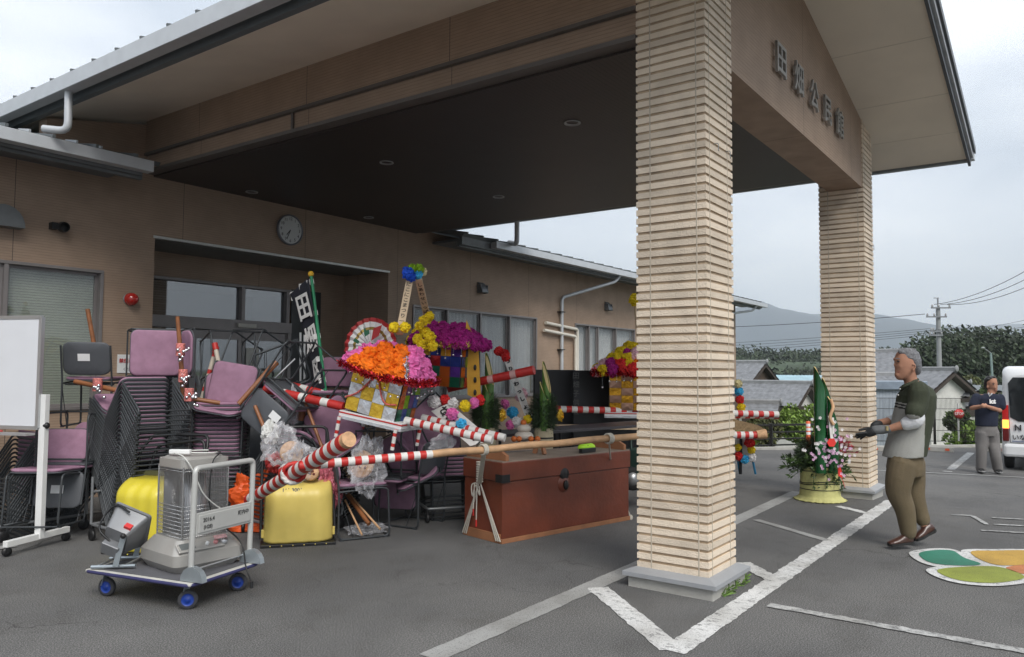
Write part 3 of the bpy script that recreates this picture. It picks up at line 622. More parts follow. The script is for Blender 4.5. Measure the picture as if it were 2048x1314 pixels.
# houses -------------------------------------------------------------
TILE = mat('roof_tile', (.17, .175, .185), .5, var=.25, vs=6, bump=.3, bs=10); RIDGE_M = mat('ridge_tile', (.24, .245, .25), .6, var=.15)
PLAST = mat('white_plaster', (.62, .61, .58), .8, var=.08); BRWN = mat('brown_boards', (.09, .062, .045), .75, var=.2, vs=3); TIMB = mat('dark_timber', (.05, .038, .03), .7)
def house(name, label, px, d, zr, heading, lx, ly, pitch, wallm, group=None, roofm=None, ov=.5, tiles=True, wins=()):
    """ridge along local x (length lx), span ly; zr ridge height; (px, d) = ridge centre"""
    p = Qg(px, d, GL); t = thing(name, label, 'house', p, heading, group); hr = zr - GL; he = hr - ly / 2 * pitch
    b = MB(); b.M = Matrix.Identity(4)
    b.prism([(-lx / 2 + .02, -ly / 2, 0), (-lx / 2 + .02, ly / 2, 0), (-lx / 2 + .02, ly / 2, he), (-lx / 2 + .02, 0, hr - .02), (-lx / 2 + .02, -ly / 2, he)], (lx - .04, 0, 0)); b.build('wall', wallm, t, local=True)
    b = MB(); yo = ly / 2 + ov; n = int((lx + 2 * ov) / .3)
    for s in (-1, 1):
        def fn(u, v):
            x = -lx / 2 - ov + (lx + 2 * ov) * u; k = (x * 2 * pi / .3)
            z = hr + .12 - yo * v * pitch + .035 * abs(cos(k / 2)) + (.03 * ((v * yo / .28) % 1) if tiles else 0)
            return Vector((x, s * yo * v, z))
        if tiles: b.grid(fn, n * 4, int(yo / .28) * 3)
        else: b.grid(fn, n * 2, 2)
        b.prism([(-lx / 2 - ov, 0, hr + .05), (-lx / 2 - ov, s * yo, hr + .05 - yo * pitch), (-lx / 2 - ov, s * yo, hr - .08 - yo * pitch), (-lx / 2 - ov, 0, hr - .08)], (lx + 2 * ov, 0, 0), 1)
    rf = b.build('roof', [roofm or TILE, TIMB], t, local=True)
    if tiles:
        b = MB(); b.box(-lx / 2 - ov - .03, lx / 2 + ov + .03, -.07, .07, hr + .05, hr + .2); b.tube([(-lx / 2 - ov - .03, 0, hr + .22), (lx / 2 + ov + .03, 0, hr + .22)], .06, 8)
        for s in (-1, 1): b.ell((s * (lx / 2 + ov + .06), 0, hr + .2), (.05, .12, .14), 8, 6)
        b.build('ridge', RIDGE_M, rf, local=True)
    for (face, a0, a1, z0, z1) in wins:
        b = MB()
        if face == 'x+': b.box(lx / 2 - .0, lx / 2 + .05, a0, a1, hr - z1, hr - z0)
        if face == 'x-': b.box(-lx / 2 - .05, -lx / 2, a0, a1, hr - z1, hr - z0)
        if face == 'y-': b.box(a0, a1, -ly / 2 - .05, -ly / 2, hr - z1, hr - z0)
        b.build('window', TIMB, t, local=True)
    return t
HR = radians(-54.1)     # heading of picture-right
house('gabled_house', 'brown boarded house with its gable towards the lot, left of the low houses', 1452, 41.5, zpx(728, 41.5), HR + radians(135), 4, 3.8, .62, BRWN, ov=.3, wins=(('x-', -.9, -.3, 1.2, 1.8),))
house('tiled_house', 'small grey tiled house with a white plaster gable behind the railing', 1553, 35, zpx(769, 35), HR + radians(-42), 2.5, 2.5, .62, PLAST, ov=.32, wins=(('x+', -.95, -.15, .85, 1.5),))
house('low_tiled_house', 'low grey tiled lean-to in front of the white gabled house', 1523, 27, zpx(811, 27), HR + radians(-24), .75, 1.3, .5, BRWN, ov=.2)
house('blue_roofed_shed', 'long shed with a pale blue sheet roof below the forest', 1590, 62, zpx(750, 62), HR + radians(8), 5.5, 6, .2, BRWN, roofm=mat('blue_sheet', (.28, .42, .47), .5, .2, .2, 1), tiles=False)
house('two_storey_house', 'tall grey tiled house rising beside the brick pillar', 1738, 36, zpx(705, 36), HR + radians(-30), 2.0, 2.6, .62, PLAST, ov=.35, wins=(('x+', -.3, .3, 1.1, 1.5),))
house('wide_house', 'wide grey tiled house below the utility pole', 1795, 33, zpx(752, 33), HR + radians(12), 3.0, 4.4, .5, PLAST, ov=.3)
house('side_gabled_house', 'grey tiled house with a diagonal roof edge left of the utility pole', 1857, 31, zpx(742, 31), HR + radians(-62), 1.6, 2.2, .55, PLAST, ov=.3)
house('annex', 'low grey tiled annex at the foot of the utility pole', 1893, 32, zpx(768, 32), HR + radians(-30), 1.1, 2.0, .4, PLAST, ov=.25)
house('white_house', 'white house with a flat grey roof behind the mesh fence', 1935, 36, zpx(770, 36), HR + radians(0), 2.6, 2.6, .12, PLAST, roofm=ROOFM, tiles=False, wins=(('y-', -.8, .8, .5, 1.25),))
# trees --------------------------------------------------------------
gt = 'dark trees beyond the houses'
for k, (px, d, top, r) in enumerate(((1852, 62, 684, 1.7), (1893, 66, 672, 2.2), (1945, 60, 658, 2.8), (1995, 64, 657, 2.8), (2035, 60, 668, 2.6), (2085, 62, 675, 2.8))):
    lb = ['dark round tree left of the utility pole', 'dark tree close behind the utility pole', 'tall dark tree between the two poles', 'tall dark tree right behind the thin teal pole', 'dark tree above the roof of the white van', 'dark tree cut by the right edge'][k]
    tree('broadleaf_tree', lb, Qg(px, d, GL), (zpx(top, d) - GL) * 1.06, r * 1.75, LEAF_D, 9000, .2, gt, 30 + k, 17, .25)
gb = 'bushes behind the fence'
def bush(label, px, d, py_top, py_bot, wpx, m, n, size, seed, cat='bush', name='bush'):
    z1, z0 = zpx(py_top, d), zpx(py_bot, d); r = wpx / 2 / F * d; p = Qg(px, d, z0)
    t = thing(name, label, cat, p, 0, gb); b = MB(); rnd = random.Random(seed)
    for k in range(7): b.tube([p, p + Vector((rnd.uniform(-.5, .5) * r, rnd.uniform(-.5, .5) * r, (z1 - z0) * .8))], [.03, .01], 5)
    b.build('stem', BARK, t); b = MB()
    for k in range(7):
        rr = r * rnd.uniform(.4, .6); leafcloud(b, p + RIGHT * rnd.uniform(-.6, .6) * r + FWD * rnd.uniform(-.4, .4) * r + Vector((0, 0, (z1 - z0) * rnd.uniform(.25, .75))), (rr, rr, (z1 - z0) * .35), n // 7, size, seed * 9 + k)
    b.build('foliage', m, t)
bush('bright green bush in front of the white plaster gable', 1608, 22.5, 808, 892, 95, LEAF_L, 5200, .06, 1)
bush('olive shrub below the low tiled roof', 1527, 22, 828, 892, 75, LEAF_O, 3200, .06, 2)
bush('low bright bush behind the railing beside the near pillar', 1490, 21.8, 850, 893, 70, LEAF_L, 2200, .06, 3)
bush('olive shrub beside the far pillar under the tiled roofs', 1768, 28, 766, 830, 52, LEAF_O, 2400, .08, 4)
bush('bright vine thicket behind the mesh fence', 1928, 22.5, 838, 892, 84, LEAF_L, 4800, .06, 5)
bush('dark shrub above the vine thicket', 1915, 25, 812, 870, 60, LEAF_M, 2400, .07, 6)
bush('green hedge behind the second man', 1990, 24, 760, 880, 70, LEAF_M, 3600, .09, 7)
bush('yellow-green shrub at the foot of the dark trees', 1930, 48, 742, 790, 50, LEAF_O, 2400, .12, 8)
bush('vines under the railing next to the orange post', 1640, 22, 855, 893, 60, LEAF_L, 2200, .06, 9)
# fences ---------------------------------------------------------------
RAILM = mat('black_rail', (.022, .021, .02), .5, .3)
f0 = on(1440, 898, 2, -.3); f1 = on(1700, 891, 2, -.3)
t = thing('railing', 'black horizontal-bar railing along the far edge of the lot', 'railing', f0)
b = MB()
for z in (.02, .17, .33, .50):
    r_ = MB(); r_.bar(f0 + Vector((0, 0, z + .04)), f1 + Vector((0, 0, z + .04)), .035, .035 if z < .5 else .05); r_.build('rail', RAILM, t)
for k in range(4):
    p = f0.lerp(f1, .06 + .3 * k + .02); b = MB(); b.bar(p, p + Vector((0, 0, .58)), .07, .07); b.build('post', RAILM, t)
b = MB(); q0 = on(1400, 900, 2, -.3); q1 = on(2250, 890, 2, -.3); b.bar(q0 + Vector((0, 0, -.1)), q1 + Vector((0, 0, -.1)), .16, .3); b.build('kerb', CONC, kind='structure')
m0 = on(1740, 888, 2, -.3); m1 = on(2120, 889, 2, -.3)
t = thing('mesh_fence', 'black wire mesh fence in front of the grey-blue shed', 'fence', m0)
b = MB(); n = 150
for k in range(n + 1):
    p = m0.lerp(m1, k / n); b.bar(p + Vector((0, 0, .05)), p + Vector((0, 0, 1.18)), .007, .007)
for z in (.08, .35, .62, .9, 1.17): b.bar(m0 + Vector((0, 0, z)), m1 + Vector((0, 0, z)), .012, .012)
b.build('mesh', RAILM, t)
for k in range(4):
    p = m0.lerp(m1, .02 + .32 * k); b = MB(); b.bar(p, p + Vector((0, 0, 1.22)), .06, .06); b.build('post', RAILM, t)
# waste station shed
p0 = on(1752, 886, 2, -.3) + FWD * 1.3; wdt = (1890 - 1752) / F * 21.2; t = thing('storage_shed', 'grey-blue ribbed metal shed with notices on its front behind the mesh fence', 'shed', p0, HR)
PNL = lines_mat('ribbed_panel', (.42, .47, .53), (.30, .34, .4), .09, axis=0, duty=.15, bump=1)
b = MB(); b.box(0, wdt, 0, 1.2, -.3, 1.35); b.build('body', PNL, t, local=True)
b = MB(); b.box(-.1, wdt + .12, -.12, 1.4, 1.28, 1.52); b.build('roof', mat('shed_roof', (.20, .24, .29), .5, .2), t, local=True, bev=.02)
b = MB(); b.box(wdt - .1, wdt + .02, -.02, .06, -.3, 1.3); b.build('corner_post', mat('shed_roof', (0, 0, 0)), t, local=True)
b = MB(); b.box(wdt - .62, wdt - .36, -.03, -.015, .55, .93); b.build('notice', mat('yellow_notice', (.62, .5, .08), .6, var=.25, vs=25), t, local=True)
b = MB(); b.box(wdt - .33, wdt - .08, -.03, -.015, .55, .93); b.build('notice', mat('white_notice', (.6, .55, .55), .6, var=.25, vs=30), t, local=True)
# poles and wires ------------------------------------------------------
PC = mat('pole_concrete', (.26, .27, .27), .8, var=.12, vs=2)
pb = Qg(1879, 34, GL); ht = zpx(590, 34)
t = thing('utility_pole', 'tall concrete utility pole with crossarms above the tiled roofs', 'utility pole', pb)
b = MB(); b.tube([pb, Vector((pb.x, pb.y, ht - .45))], [.14, .09], 12); b.build('pole', PC, t)
b = MB(); q = Vector((pb.x, pb.y, ht - .5)); b.tube([q, q + Vector((0, 0, .5))], .035, 6); b.tube([q + Vector((0, 0, .5)) - RIGHT * .18, q + Vector((0, 0, .5)) + RIGHT * .05], .02, 6); b.build('lightning_rod', GREY, t)
for z, a, c in ((zpx(610, 34), -.38, .48), (zpx(628, 34), -.6, .3), (zpx(665, 34), -.5, .1), (zpx(657, 34), -.45, .05)):
    b = MB(); o = Vector((pb.x, pb.y, z)); b.bar(o + RIGHT * a - FWD * .14, o + RIGHT * c - FWD * .14, .06, .06); arm = b.build('crossarm', GREY, t)
    b = MB()
    for s in (a + .05, (a + c) / 2 - .1, c - .05): b.lathe([(.0, 0), (.045, .02), (.03, .07), (.045, .1), (0, .15)], 8, o + RIGHT * s - FWD * .14 + Vector((0, 0, .02)))
    b.build('insulator', mat('insulator', (.4, .4, .4), .3), arm)
b = MB(); o = Vector((pb.x, pb.y, zpx(775, 34))); b.tube([o, o + RIGHT * .3 + Vector((0, 0, .1))], .03, 6); b.ell(o + RIGHT * .45 + Vector((0, 0, .08)), (.22, .12, .06), 10, 6); b.build('street_lamp', WHITE, t)
pb2 = Qg(1991, 46, GL); t = thing('thin_pole', 'thin teal lighting pole before the dark trees', 'pole', pb2)
b = MB(); b.tube([pb2, Vector((pb2.x, pb2.y, zpx(700, 46))) - RIGHT * .25], [.09, .06], 8); b.build('pole', mat('teal_steel', (.2, .27, .26), .5), t)
b = MB(); q = Vector((pb2.x, pb2.y, zpx(700, 46))) - RIGHT * .25; b.tube([q, q - RIGHT * .35 + Vector((0, 0, .25))], .03, 6); b.ell(q - RIGHT * .45 + Vector((0, 0, .3)), (.2, .1, .06)); b.build('lamp_head', GREY, t)
WIRE = mat('wire', (.03, .03, .032), .6)
WN = [0]; ORDW = ('topmost', 'second highest', 'third highest', 'lowest')
WL = ['thick power wire rising to the right from the top crossarm, nearest the pole', 'middle power wire rising to the right from the top crossarm', 'upper power wire rising to the right from the top crossarm', 'single heavy wire running left from the second crossarm']
def wire(a, c, sag=.4, r=.014):
    a, c = Vector(a), Vector(c); lb = WL[WN[0]] if WN[0] < 4 else (ORDW[WN[0] - 4] + ' of four thin wires running left across the mountains' if WN[0] < 8 else ORDW[WN[0] - 8] + ' of three thin wires rising right above the dark trees'); WN[0] += 1
    t = thing('overhead_wire', lb, 'wire', a, 0, 'overhead wires' if WN[0] < 5 else ('low wires to the left' if WN[0] < 9 else 'low wires to the right')); b = MB()
    b.tube([a.lerp(c, k / 16) - Vector((0, 0, 4 * sag * (k / 16) * (1 - k / 16))) for k in range(17)], r, 5); b.build('cable', WIRE, t)
for k in range(3):
    wire(Q(1868 + 13 * k, 609, 34), Q(2200, 440 + 25 * k, 24), .5, .012)
wire(Q(1850, 628, 34), Q(1100, 655, 44), .3, .014)
for k in range(4): wire(Q(1862, 657 + 4 * k, 34), Q(1150, 690 + 7 * k, 60), .3, .009)
for k in range(3): wire(Q(1884, 657 + 6 * k, 34), Q(2250, 560 + 22 * k, 34), .6, .007)
# small things in the lot ----------------------------------------------
dp = G(1617, 898); t = thing('delineator_post', 'orange and white reflective post by the railing', 'bollard', dp)
OR = mat('orange_plastic', (.62, .10, .02), .45, var=.08); RFW = mat('reflective_white', (.8, .8, .8), .35)
hh = (898 - 841) / F * 17.6
b = MB(); b.lathe([(.055, .0), (.055, hh * .1), (.05, hh * .2), (.05, hh), (.0, hh + .01)], 16, dp); b.lathe([(.1, 0), (.1, .025), (.055, .03)], 16, dp); b.build('post', OR, t)
for z in (.52, .67, .82): b = MB(); b.lathe([(.0515, hh * z), (.0515, hh * (z + .1))], 16, dp); b.build('reflective_band', RFW, t)
REF = mat('orange_reflector', (.8, .12, .04), .3, emit=0)
for px, lb in ((1772, 'concrete wheel stop beside the far pillar'), (1876, 'concrete wheel stop left of the standing second man'), (1988, 'concrete wheel stop behind the second man')):
    c = on(px, 903, 2, -.3); t = thing('wheel_stop', lb, 'wheel stop', c, radians(90) + 0.0, 'wheel stops'); b = MB()
    b.prism([(-.32, -.07, 0), (-.32, .07, 0), (-.32, .05, .11), (-.32, -.05, .11)], (.64, 0, 0)); b.build('block', CONC, t, local=True, bev=.01)
    for s in (-.2, .2): b = MB(); b.cbox((s, .068, .06), (.085, .015, .045)); b.build('reflector', REF, t, local=True)
sp = on(1931, 886, 2, -.3) + FWD * .3
t = thing('round_stop_sign', 'small round red sign on a white post by the mesh fence', 'sign', sp)
b = MB(); b.tube([sp, sp + Vector((0, 0, 1.0))], .02, 8); b.build('post', WHITE, t)
b = MB(); MR = Matrix((RIGHT, -Vector((0, 0, 1)), -FWD)).transposed(); b.lathe([(.0, .01), (.13, .01), (.13, -.01), (0, -.01)], 20, sp + Vector((0, 0, .73)) - FWD * .04, MR); b.build('disc', mat('sign_red', (.6, .03, .03), .4), t)
text('STOP', .1, frame(sp + Vector((0, 0, .73)) - FWD * .055, RIGHT, (0, 0, 1)), 'lettering', WHITE, t, .001, .002)
# small white van --------------------------------------------------------
vx, vy, vz = 17.25, 1.10, -.3
t = thing('white_van', 'small white van seen from behind with its left brake lamp lit', 'van', (vx, vy - .74, vz))
VW = mat('van_white', (.72, .73, .74), .25, var=.02, coat=.6); VG = mat('van_glass', (.015, .018, .02), .05, spec=.8); RUB = mat('rubber', (.015, .015, .015), .8)
DKS = mat('seam_dark', (.05, .05, .052), .5)
def vsec(xx, z0, z1, hw, top, rr=.12): # half profile ring of rounded rectangle in yz
    pts = []
    for cx, cz, a0 in ((hw - rr, z1 - rr, 0), (-hw + rr, z1 - rr, 90), (-hw + rr * .5, z0 + rr * .5, 180), (hw - rr * .5, z0 + rr * .5, 270)):
        q = rr if a0 < 180 else rr * .5
        for k in range(6): a = radians(a0 + 18 * k); pts.append((xx, (cx + q * cos(a)) * (1 - top * max(0, (cz - .9))), cz + q * sin(a)))
    return pts
b = MB(); secs = [vsec(.0, .45, 1.78, .60, .05, .2), vsec(.03, .3, 1.9, .71, .05, .16), vsec(.15, .27, 1.95, .735, .06), vsec(2.2, .27, 1.95, .735, .06), vsec(2.75, .27, 1.85, .73, .08), vsec(3.1, .27, 1.25, .72, .08), vsec(3.35, .28, .98, .68, .05), vsec(3.4, .35, .9, .6, .05)]
vs = [p for s in secs for p in s]; n = 24
b.add(vs, [(i * n + j, i * n + (j + 1) % n, (i + 1) * n + (j + 1) % n, (i + 1) * n + j) for i in range(7) for j in range(n)], 0, True); b.add(secs[0], [list(range(n))[::-1]]); b.add(secs[-1], [list(range(n))])
b.build('body', VW, t, local=True)
b = MB(); P = [(.58, .92), (.60, 1.55), (.52, 1.66), (-.52, 1.66), (-.60, 1.55), (-.58, .92), (-.45, .84), (.45, .84)]
b.prism([(-.012, y, z + .08) for y, z in P][::-1], (.03, 0, 0)); b.build('rear_window', VG, t, local=True, bev=.01)
for s in (1, -1):
    b = MB(); b.box(-.03, .12, s * .655 - .05, s * .655 + .05, .55, .78); b.build('tail_lamp_base', mat('lamp_dark_red', (.12, .01, .01), .15), t, local=True, bev=.01)
    b = MB(); b.box(-.03, .12, s * .655 - .05, s * .655 + .05, .95, 1.22); b.build('tail_lamp', mat('lamp_red', (.5, .02, .02), .15), t, local=True, bev=.01)
    b = MB(); b.box(-.03, .12, s * .655 - .05, s * .655 + .05, .79, .94); b.build('brake_lamp', mat('lamp_clear', (.55, .35, .35), .2) if s < 0 else mat('lit_amber', (1, .25, .04), .3, emit=3), t, local=True, bev=.01)
    for xx in (.55, 2.95):
        w = MB(); w.lathe([(.14, -.07), (.255, -.075), (.27, -.05), (.27, .05), (.255, .075), (.14, .07)], 24, (xx, s * .64, .27), R90); o = w.build('wheel', RUB, t, local=True)
        w = MB(); w.lathe([(0, -.05), (.08, -.06), (.15, -.055), (.15, .055), (.08, .06), (0, .05)], 24, (xx, s * .64, .27), R90); w.build('rim', ALU, o, local=True)
b = MB(); b.box(-.06, .2, -.70, .70, .26, .5); b.build('bumper', VW, t, local=True, bev=.05)
b = MB(); b.tube(arcpath([(-.004, .585, .52), (-.004, .60, 1.0), (.03, .60, 1.62), (.05, .52, 1.80), (.05, -.52, 1.80), (.03, -.60, 1.62), (-.004, -.60, 1.0), (-.004, -.585, .52), (-.004, .585, .52)], .06), .005, 5); b.build('tailgate_seam', DKS, t, local=True)
b = MB(); b.box(-.03, .0, -.14, .14, .84, .87); b.build('tailgate_handle', DKS, t, local=True, bev=.004)
b = MB(); b.box(-.012, .01, -.56, .56, .545, .555); b.build('trim_line', mat('blue_line', (.05, .08, .2), .5), t, local=True)
MV = lambda y, z: frame((vx - .015, vy - .74 + y, vz + z), (0, -1, 0), (0, 0, 1))
text('N', .15, MV(.46, .80), 'emblem', mat('emblem', (.12, .12, .13), .2, .8), t, .006, .003); text('いなテレビ', .115, MV(.56, .62), 'lettering', BLACK, t, .002, .002, 'LEFT')
b = MB(); b.box(-.03, .0, -.17, .17, .62, .79); b.build('number_plate', mat('plate_yellow', (.6, .5, .1), .5), t, local=True)
# air: haze ----------------------------------------------------------------
hz = MB(); hz.box(-4500, 4500, -4500, 4500, -12, 460)
hm = bpy.data.materials.new('haze'); hm.use_nodes = True; tt = hm.node_tree; tt.nodes.remove(tt.nodes['Principled BSDF'])
pv = tt.nodes.new('ShaderNodeVolumePrincipled'); pv.inputs['Color'].default_value = (.84, .93, 1, 1); pv.inputs['Density'].default_value = .00045; tt.links.new(pv.outputs[0], tt.nodes['Material Output'].inputs['Volume'])
hz.build('haze', hm, kind='stuff')['label'] = 'pale damp air in front of the mountains'
# ================================================================== CHAIRS
PINK = mat('pink_fabric', (.34, .195, .275), .92, var=.10, vs=14, bump=.35, bs=400, spec=.2)
SHELL = mat('grey_shell', (.075, .08, .09), .5, var=.08, bump=.2, bs=300)
LABEL = mat('white_label', (.72, .72, .72), .6, var=.02)
W_ = .225
def chair_frame():
    b = MB()
    for s in (-1, 1):
        x = s * W_
        b.tube(arcpath([(x, -.30, .79), (x, -.235, .46), (x, -.235, .012), (x, .235, .012), (x, .215, .43), (x, .15, .445), (x, -.235, .425)], .055, 4), .0095, 8)
        b.tube(arcpath([(x, -.235, .40), (x, -.10, .02)], .03), .004, 5)
    b.tube([(-W_, .10, .425), (W_, .10, .425)], .009, 8); b.tube([(-W_, -.17, .415), (W_, -.17, .415)], .009, 8); b.tube([(-W_, .235, .012), (W_, .235, .012)], .008, 6)
    for s in (-1, 1):
        for y in (-.20, .20): b.box(s * W_ - .012, s * W_ + .012, y - .02, y + .02, 0, .012)
    return b
def make_chair():
    r = thing('stacking_chair', 'x', 'chair'); 
    chair_frame().build('frame', DG, r, local=True)
    b = MB(); b.M = Matrix.Translation((0, .0, .466)); b.rslab(.43, .44, .03, .06, .012); b.build('seat', PINK, r, local=True)
    b = MB(); b.M = Matrix.Translation((0, .0, .447)); b.rslab(.44, .45, .014, .06, .012); b.build('seat_shell', SHELL, r, local=True)
    R = Matrix.Rotation(radians(90 + 10), 4, 'X')
    b = MB(); b.M = Matrix.Translation((0, -.268, .665)) @ R; b.rslab(.42, .30, .024, .07, -.03); b.build('backrest', PINK, r, local=True)
    b = MB(); b.M = Matrix.Translation((0, -.284, .662)) @ R; b.rslab(.44, .32, .014, .075, -.03); b.build('backrest_shell', SHELL, r, local=True)
    return r
CH = make_chair(); CH_used = [False]
def chair(label, M, group='stacking chairs'):
    c = CH if not CH_used[0] else copy_tree(CH); CH_used[0] = True
    c.matrix_world = M; c['label'] = label; c['group'] = group; c.name = 'stacking_chair' if c is CH else c.name
    return c
def chM(p, head, pitch=0, roll=0, yaw2=0): # head: world heading of the chair's forward (+y)
    return Matrix.Translation(Vector(p)) @ Matrix.Rotation(head - pi / 2, 4, 'Z') @ Matrix.Rotation(radians(pitch), 4, 'X') @ Matrix.Rotation(radians(roll), 4, 'Y')
ORD = 'first second third fourth fifth sixth seventh eighth ninth tenth eleventh twelfth thirteenth fourteenth fifteenth sixteenth seventeenth eighteenth nineteenth twentieth twenty-first twenty-second'.split()
def stack(n, p, head, pitch, step, label, group, dolly=True, drift=(0, 0), z0=.16, fan=0, loc=None):
    M0 = chM(Vector(p) + Vector((0, 0, z0)), head, pitch)
    for k in range(n):
        rnd = random.Random(k * 3 + int(p[0] * 100))
        M1_ = M0
        if fan: R1 = RH(head, pitch - fan * (n - 1 - k)); lv = Vector(loc); M1_ = Matrix.Translation((M0 @ lv) - (R1 @ lv)) @ R1.to_4x4()
        M = Matrix.Translation((drift[0] * k, drift[1] * k, step * k)) @ M1_ @ Matrix.Rotation(radians(rnd.uniform(-.6, .6)), 4, 'Z')
        lb = (ORD[n - 1 - k] + ' chair from the top ' if k < n - 1 else 'topmost chair ') + label
        chair(lb, M, group)
    if dolly:
        t = thing('chair_dolly', 'grey tube dolly carrying the ' + group, 'dolly', p, head - pi / 2)
        b = MB(); b.tube(arcpath([(-.3, .32, .14), (-.3, -.32, .14), (.3, -.32, .14), (.3, .32, .14), (-.3, .32, .14)], .03), .014, 8)
        for x in (-.3, .3): b.tube([(x, -.32, .14), (x, -.32, .5)], .013, 8)
        b.tube([(-.3, -.32, .42), (.3, -.32, .42)], .012, 8); b.build('frame', GREY, t, local=True)
        for x in (-.3, .3):
            for y in (-.3, .3):
                b = MB(); b.lathe([(0, -.014), (.045, -.014), (.05, -.008), (.05, .008), (.045, .014), (0, .014)], 16, (x, y, .05), R90 @ Matrix.Rotation(.0, 3, 'Y')); b.box(x - .012, x + .012, y - .02, y + .02, .05, .14); b.build('caster', BLACK, t, local=True)
def lab(parent, M, words=('町内会備品', '田畑公民館')):
    b = MB(); b.M = M; b.box(-.055, .055, -.035, .035, 0, .001); b.build('label', LABEL, parent)
    for k, w in enumerate(words): text(w, .019 if k else .015, M @ Matrix.Translation((0, .016 - .026 * k, .0016)), 'lettering', BLACK, parent, .0003, .0004)
UP = Vector((0, 0, 1)); LEFT = -RIGHT; FH = Vector((FWD.x, FWD.y, 0)).normalized(); NEAR = -FH; RIGHT = Vector((RIGHT.x, RIGHT.y, 0)).normalized(); LEFT = -RIGHT
def yawv(v, deg): return Matrix.Rotation(radians(deg), 3, 'Z') @ v      # positive turns to picture-left when v points away
def basis(y, z):                                                       # rotation with local y along y, local z near z
    y = Vector(y).normalized(); x = y.cross(Vector(z)).normalized(); z = x.cross(y); return Matrix((x, y, z)).transposed()
def PM(R, loc, px, py, d):                                             # pose R with local point loc seen at (px, py, d)
    R = R.to_4x4(); return Matrix.Translation(Q(px, py, d) - (R @ Vector(loc)).to_3d()) @ R
def RH(head, pitch=0, roll=0): return (Matrix.Rotation(head - pi / 2, 4, 'Z') @ Matrix.Rotation(radians(pitch), 4, 'X') @ Matrix.Rotation(radians(roll), 4, 'Y')).to_3x3()
def Qz(x, y, z):  # point at picture (x,y) on height z
    return on(x, y, 2, z)

SEAT, BACK = (0, 0, .45), (0, -.28, .66)
def stk(n, loc, px, py, d, head, pitch, step, label, group, dolly, drift=(0, 0), fan=0):  # top chair's local point pinned to the picture
    M = PM(RH(head, pitch), loc, px, py, d); p = M.to_translation(); p = Vector((p.x - drift[0] * (n - 1), p.y - drift[1] * (n - 1), p.z - step * (n - 1)))
    stack(n, (p.x, p.y, 0), head, pitch, step, label, group, False, drift, p.z, fan, loc)
    c = p + (RH(head, pitch) @ Vector((0, 0, .2))); c.z = 0
    if dolly:
        t = thing('chair_dolly', 'grey tube dolly on casters carrying the ' + group[10:], 'dolly', c, head - pi / 2, 'chair dollies')
        b = MB(); b.tube(arcpath([(-.3, .36, .14), (-.3, -.36, .14), (.3, -.36, .14), (.3, .36, .14), (-.3, .36, .14)], .03), .014, 8)
        for x in (-.3, .3): b.tube([(x, -.36, .14), (x, -.36, .55)], .013, 8)
        b.tube([(-.3, -.36, .42), (.3, -.36, .42)], .012, 8); b.build('frame', GREY, t, local=True)
        for x in (-.3, .3):
            for y in (-.34, .34):
                b = MB(); b.lathe([(0, -.014), (.045, -.014), (.05, -.008), (.05, .008), (.045, .014), (0, .014)], 16, (x, y, .05), R90 @ Matrix.Rotation(pi / 2, 3, 'Y')); b.box(x - .012, x + .012, y - .02, y + .02, .05, .14); b.build('caster', BLACK, t, local=True)
stk(21, (.21, .22, .45), 247, 758, 6.7, hdg(38), 50, .0365, 'in the tall leaning stack', 'chairs in the tall leaning stack', True, fan=.9)
stk(19, (0, .22, .45), 436, 812, 7.3, hdg(80), 6, .038, 'in the stack behind the trolley', 'chairs in the stack behind the trolley', True, drift=(.002, .001), fan=.5)
stk(12, (.21, .22, .45), 552, 862, 7.35, hdg(132), 34, .038, 'in the short stack behind the right scoop', 'chairs in the short stack behind the right scoop', True)
stk(11, (.21, .22, .45), 612, 850, 7.25, hdg(42), 44, .040, 'in the stack below the float', 'chairs in the stack below the float', False, fan=1.0)
stk(14, (.21, .22, .45), 30, 865, 7.2, hdg(125), 30, .040, 'in the stack behind the whiteboard', 'chairs in the stack behind the whiteboard', True)
stk(7, (0, .22, .45), 905, 905, 7.9, hdg(70), 12, .040, 'in the low stack left of the chest', 'chairs in the low stack left of the chest', True)
lc = 'loose chairs on the pile'
c1 = chair('upright chair with a white label on its grey back, on the pile by the window', PM(RH(hdg(-98), 0, 0), BACK, 172, 718, 7.45), lc)
LM = Matrix.Rotation(pi, 4, 'Z') @ Matrix.Rotation(radians(80), 4, 'X')
lab(c1, WM(c1) @ Matrix.Translation((-.015, -.2965, .675)) @ LM)
c2 = chair('upside-down chair with a white label on its grey back, right of the whiteboard post', PM(basis(FH, -UP), BACK, 114, 978, 6.75), lc)
lab(c2, WM(c2) @ Matrix.Translation((-.01, -.2965, .66)) @ LM @ Matrix.Rotation(pi, 4, 'Z'))
chair('chair facing out with its pink back just above the upside-down chair', PM(RH(hdg(86), 4), BACK, 132, 893, 7.0), lc)
chair('chair lying on its side with its square pink seat turned out below the alarm lamp', PM(basis(yawv(LEFT, 28), yawv(NEAR, 28)), SEAT, 312, 706, 7.35), lc)
chair('chair fallen on its back with its pink seat outward, left of the brown bat', PM(basis(UP * .97 + LEFT * -.16 + NEAR * -.12, NEAR), SEAT, 466, 772, 7.55), lc)
chair('chair tipped over with its labelled grey back showing under the brown bat', PM(basis(FH + RIGHT * .35, -RIGHT * .75 - UP), BACK, 527, 828, 7.0), lc)
c5 = [o for o in COL.objects if o.name.startswith('stacking_chair') and o.get('label', '').startswith('chair tipped')][0]
lab(c5, WM(c5) @ Matrix.Translation((-.12, -.2965, .60)) @ LM @ Matrix.Rotation(pi, 4, 'Z'))
chair('upturned chair with its bare legs in the air before the left entrance door', PM(basis(yawv(NEAR, 35) + UP * .25, -UP), (0, 0, .1), 455, 690, 8.4), lc)
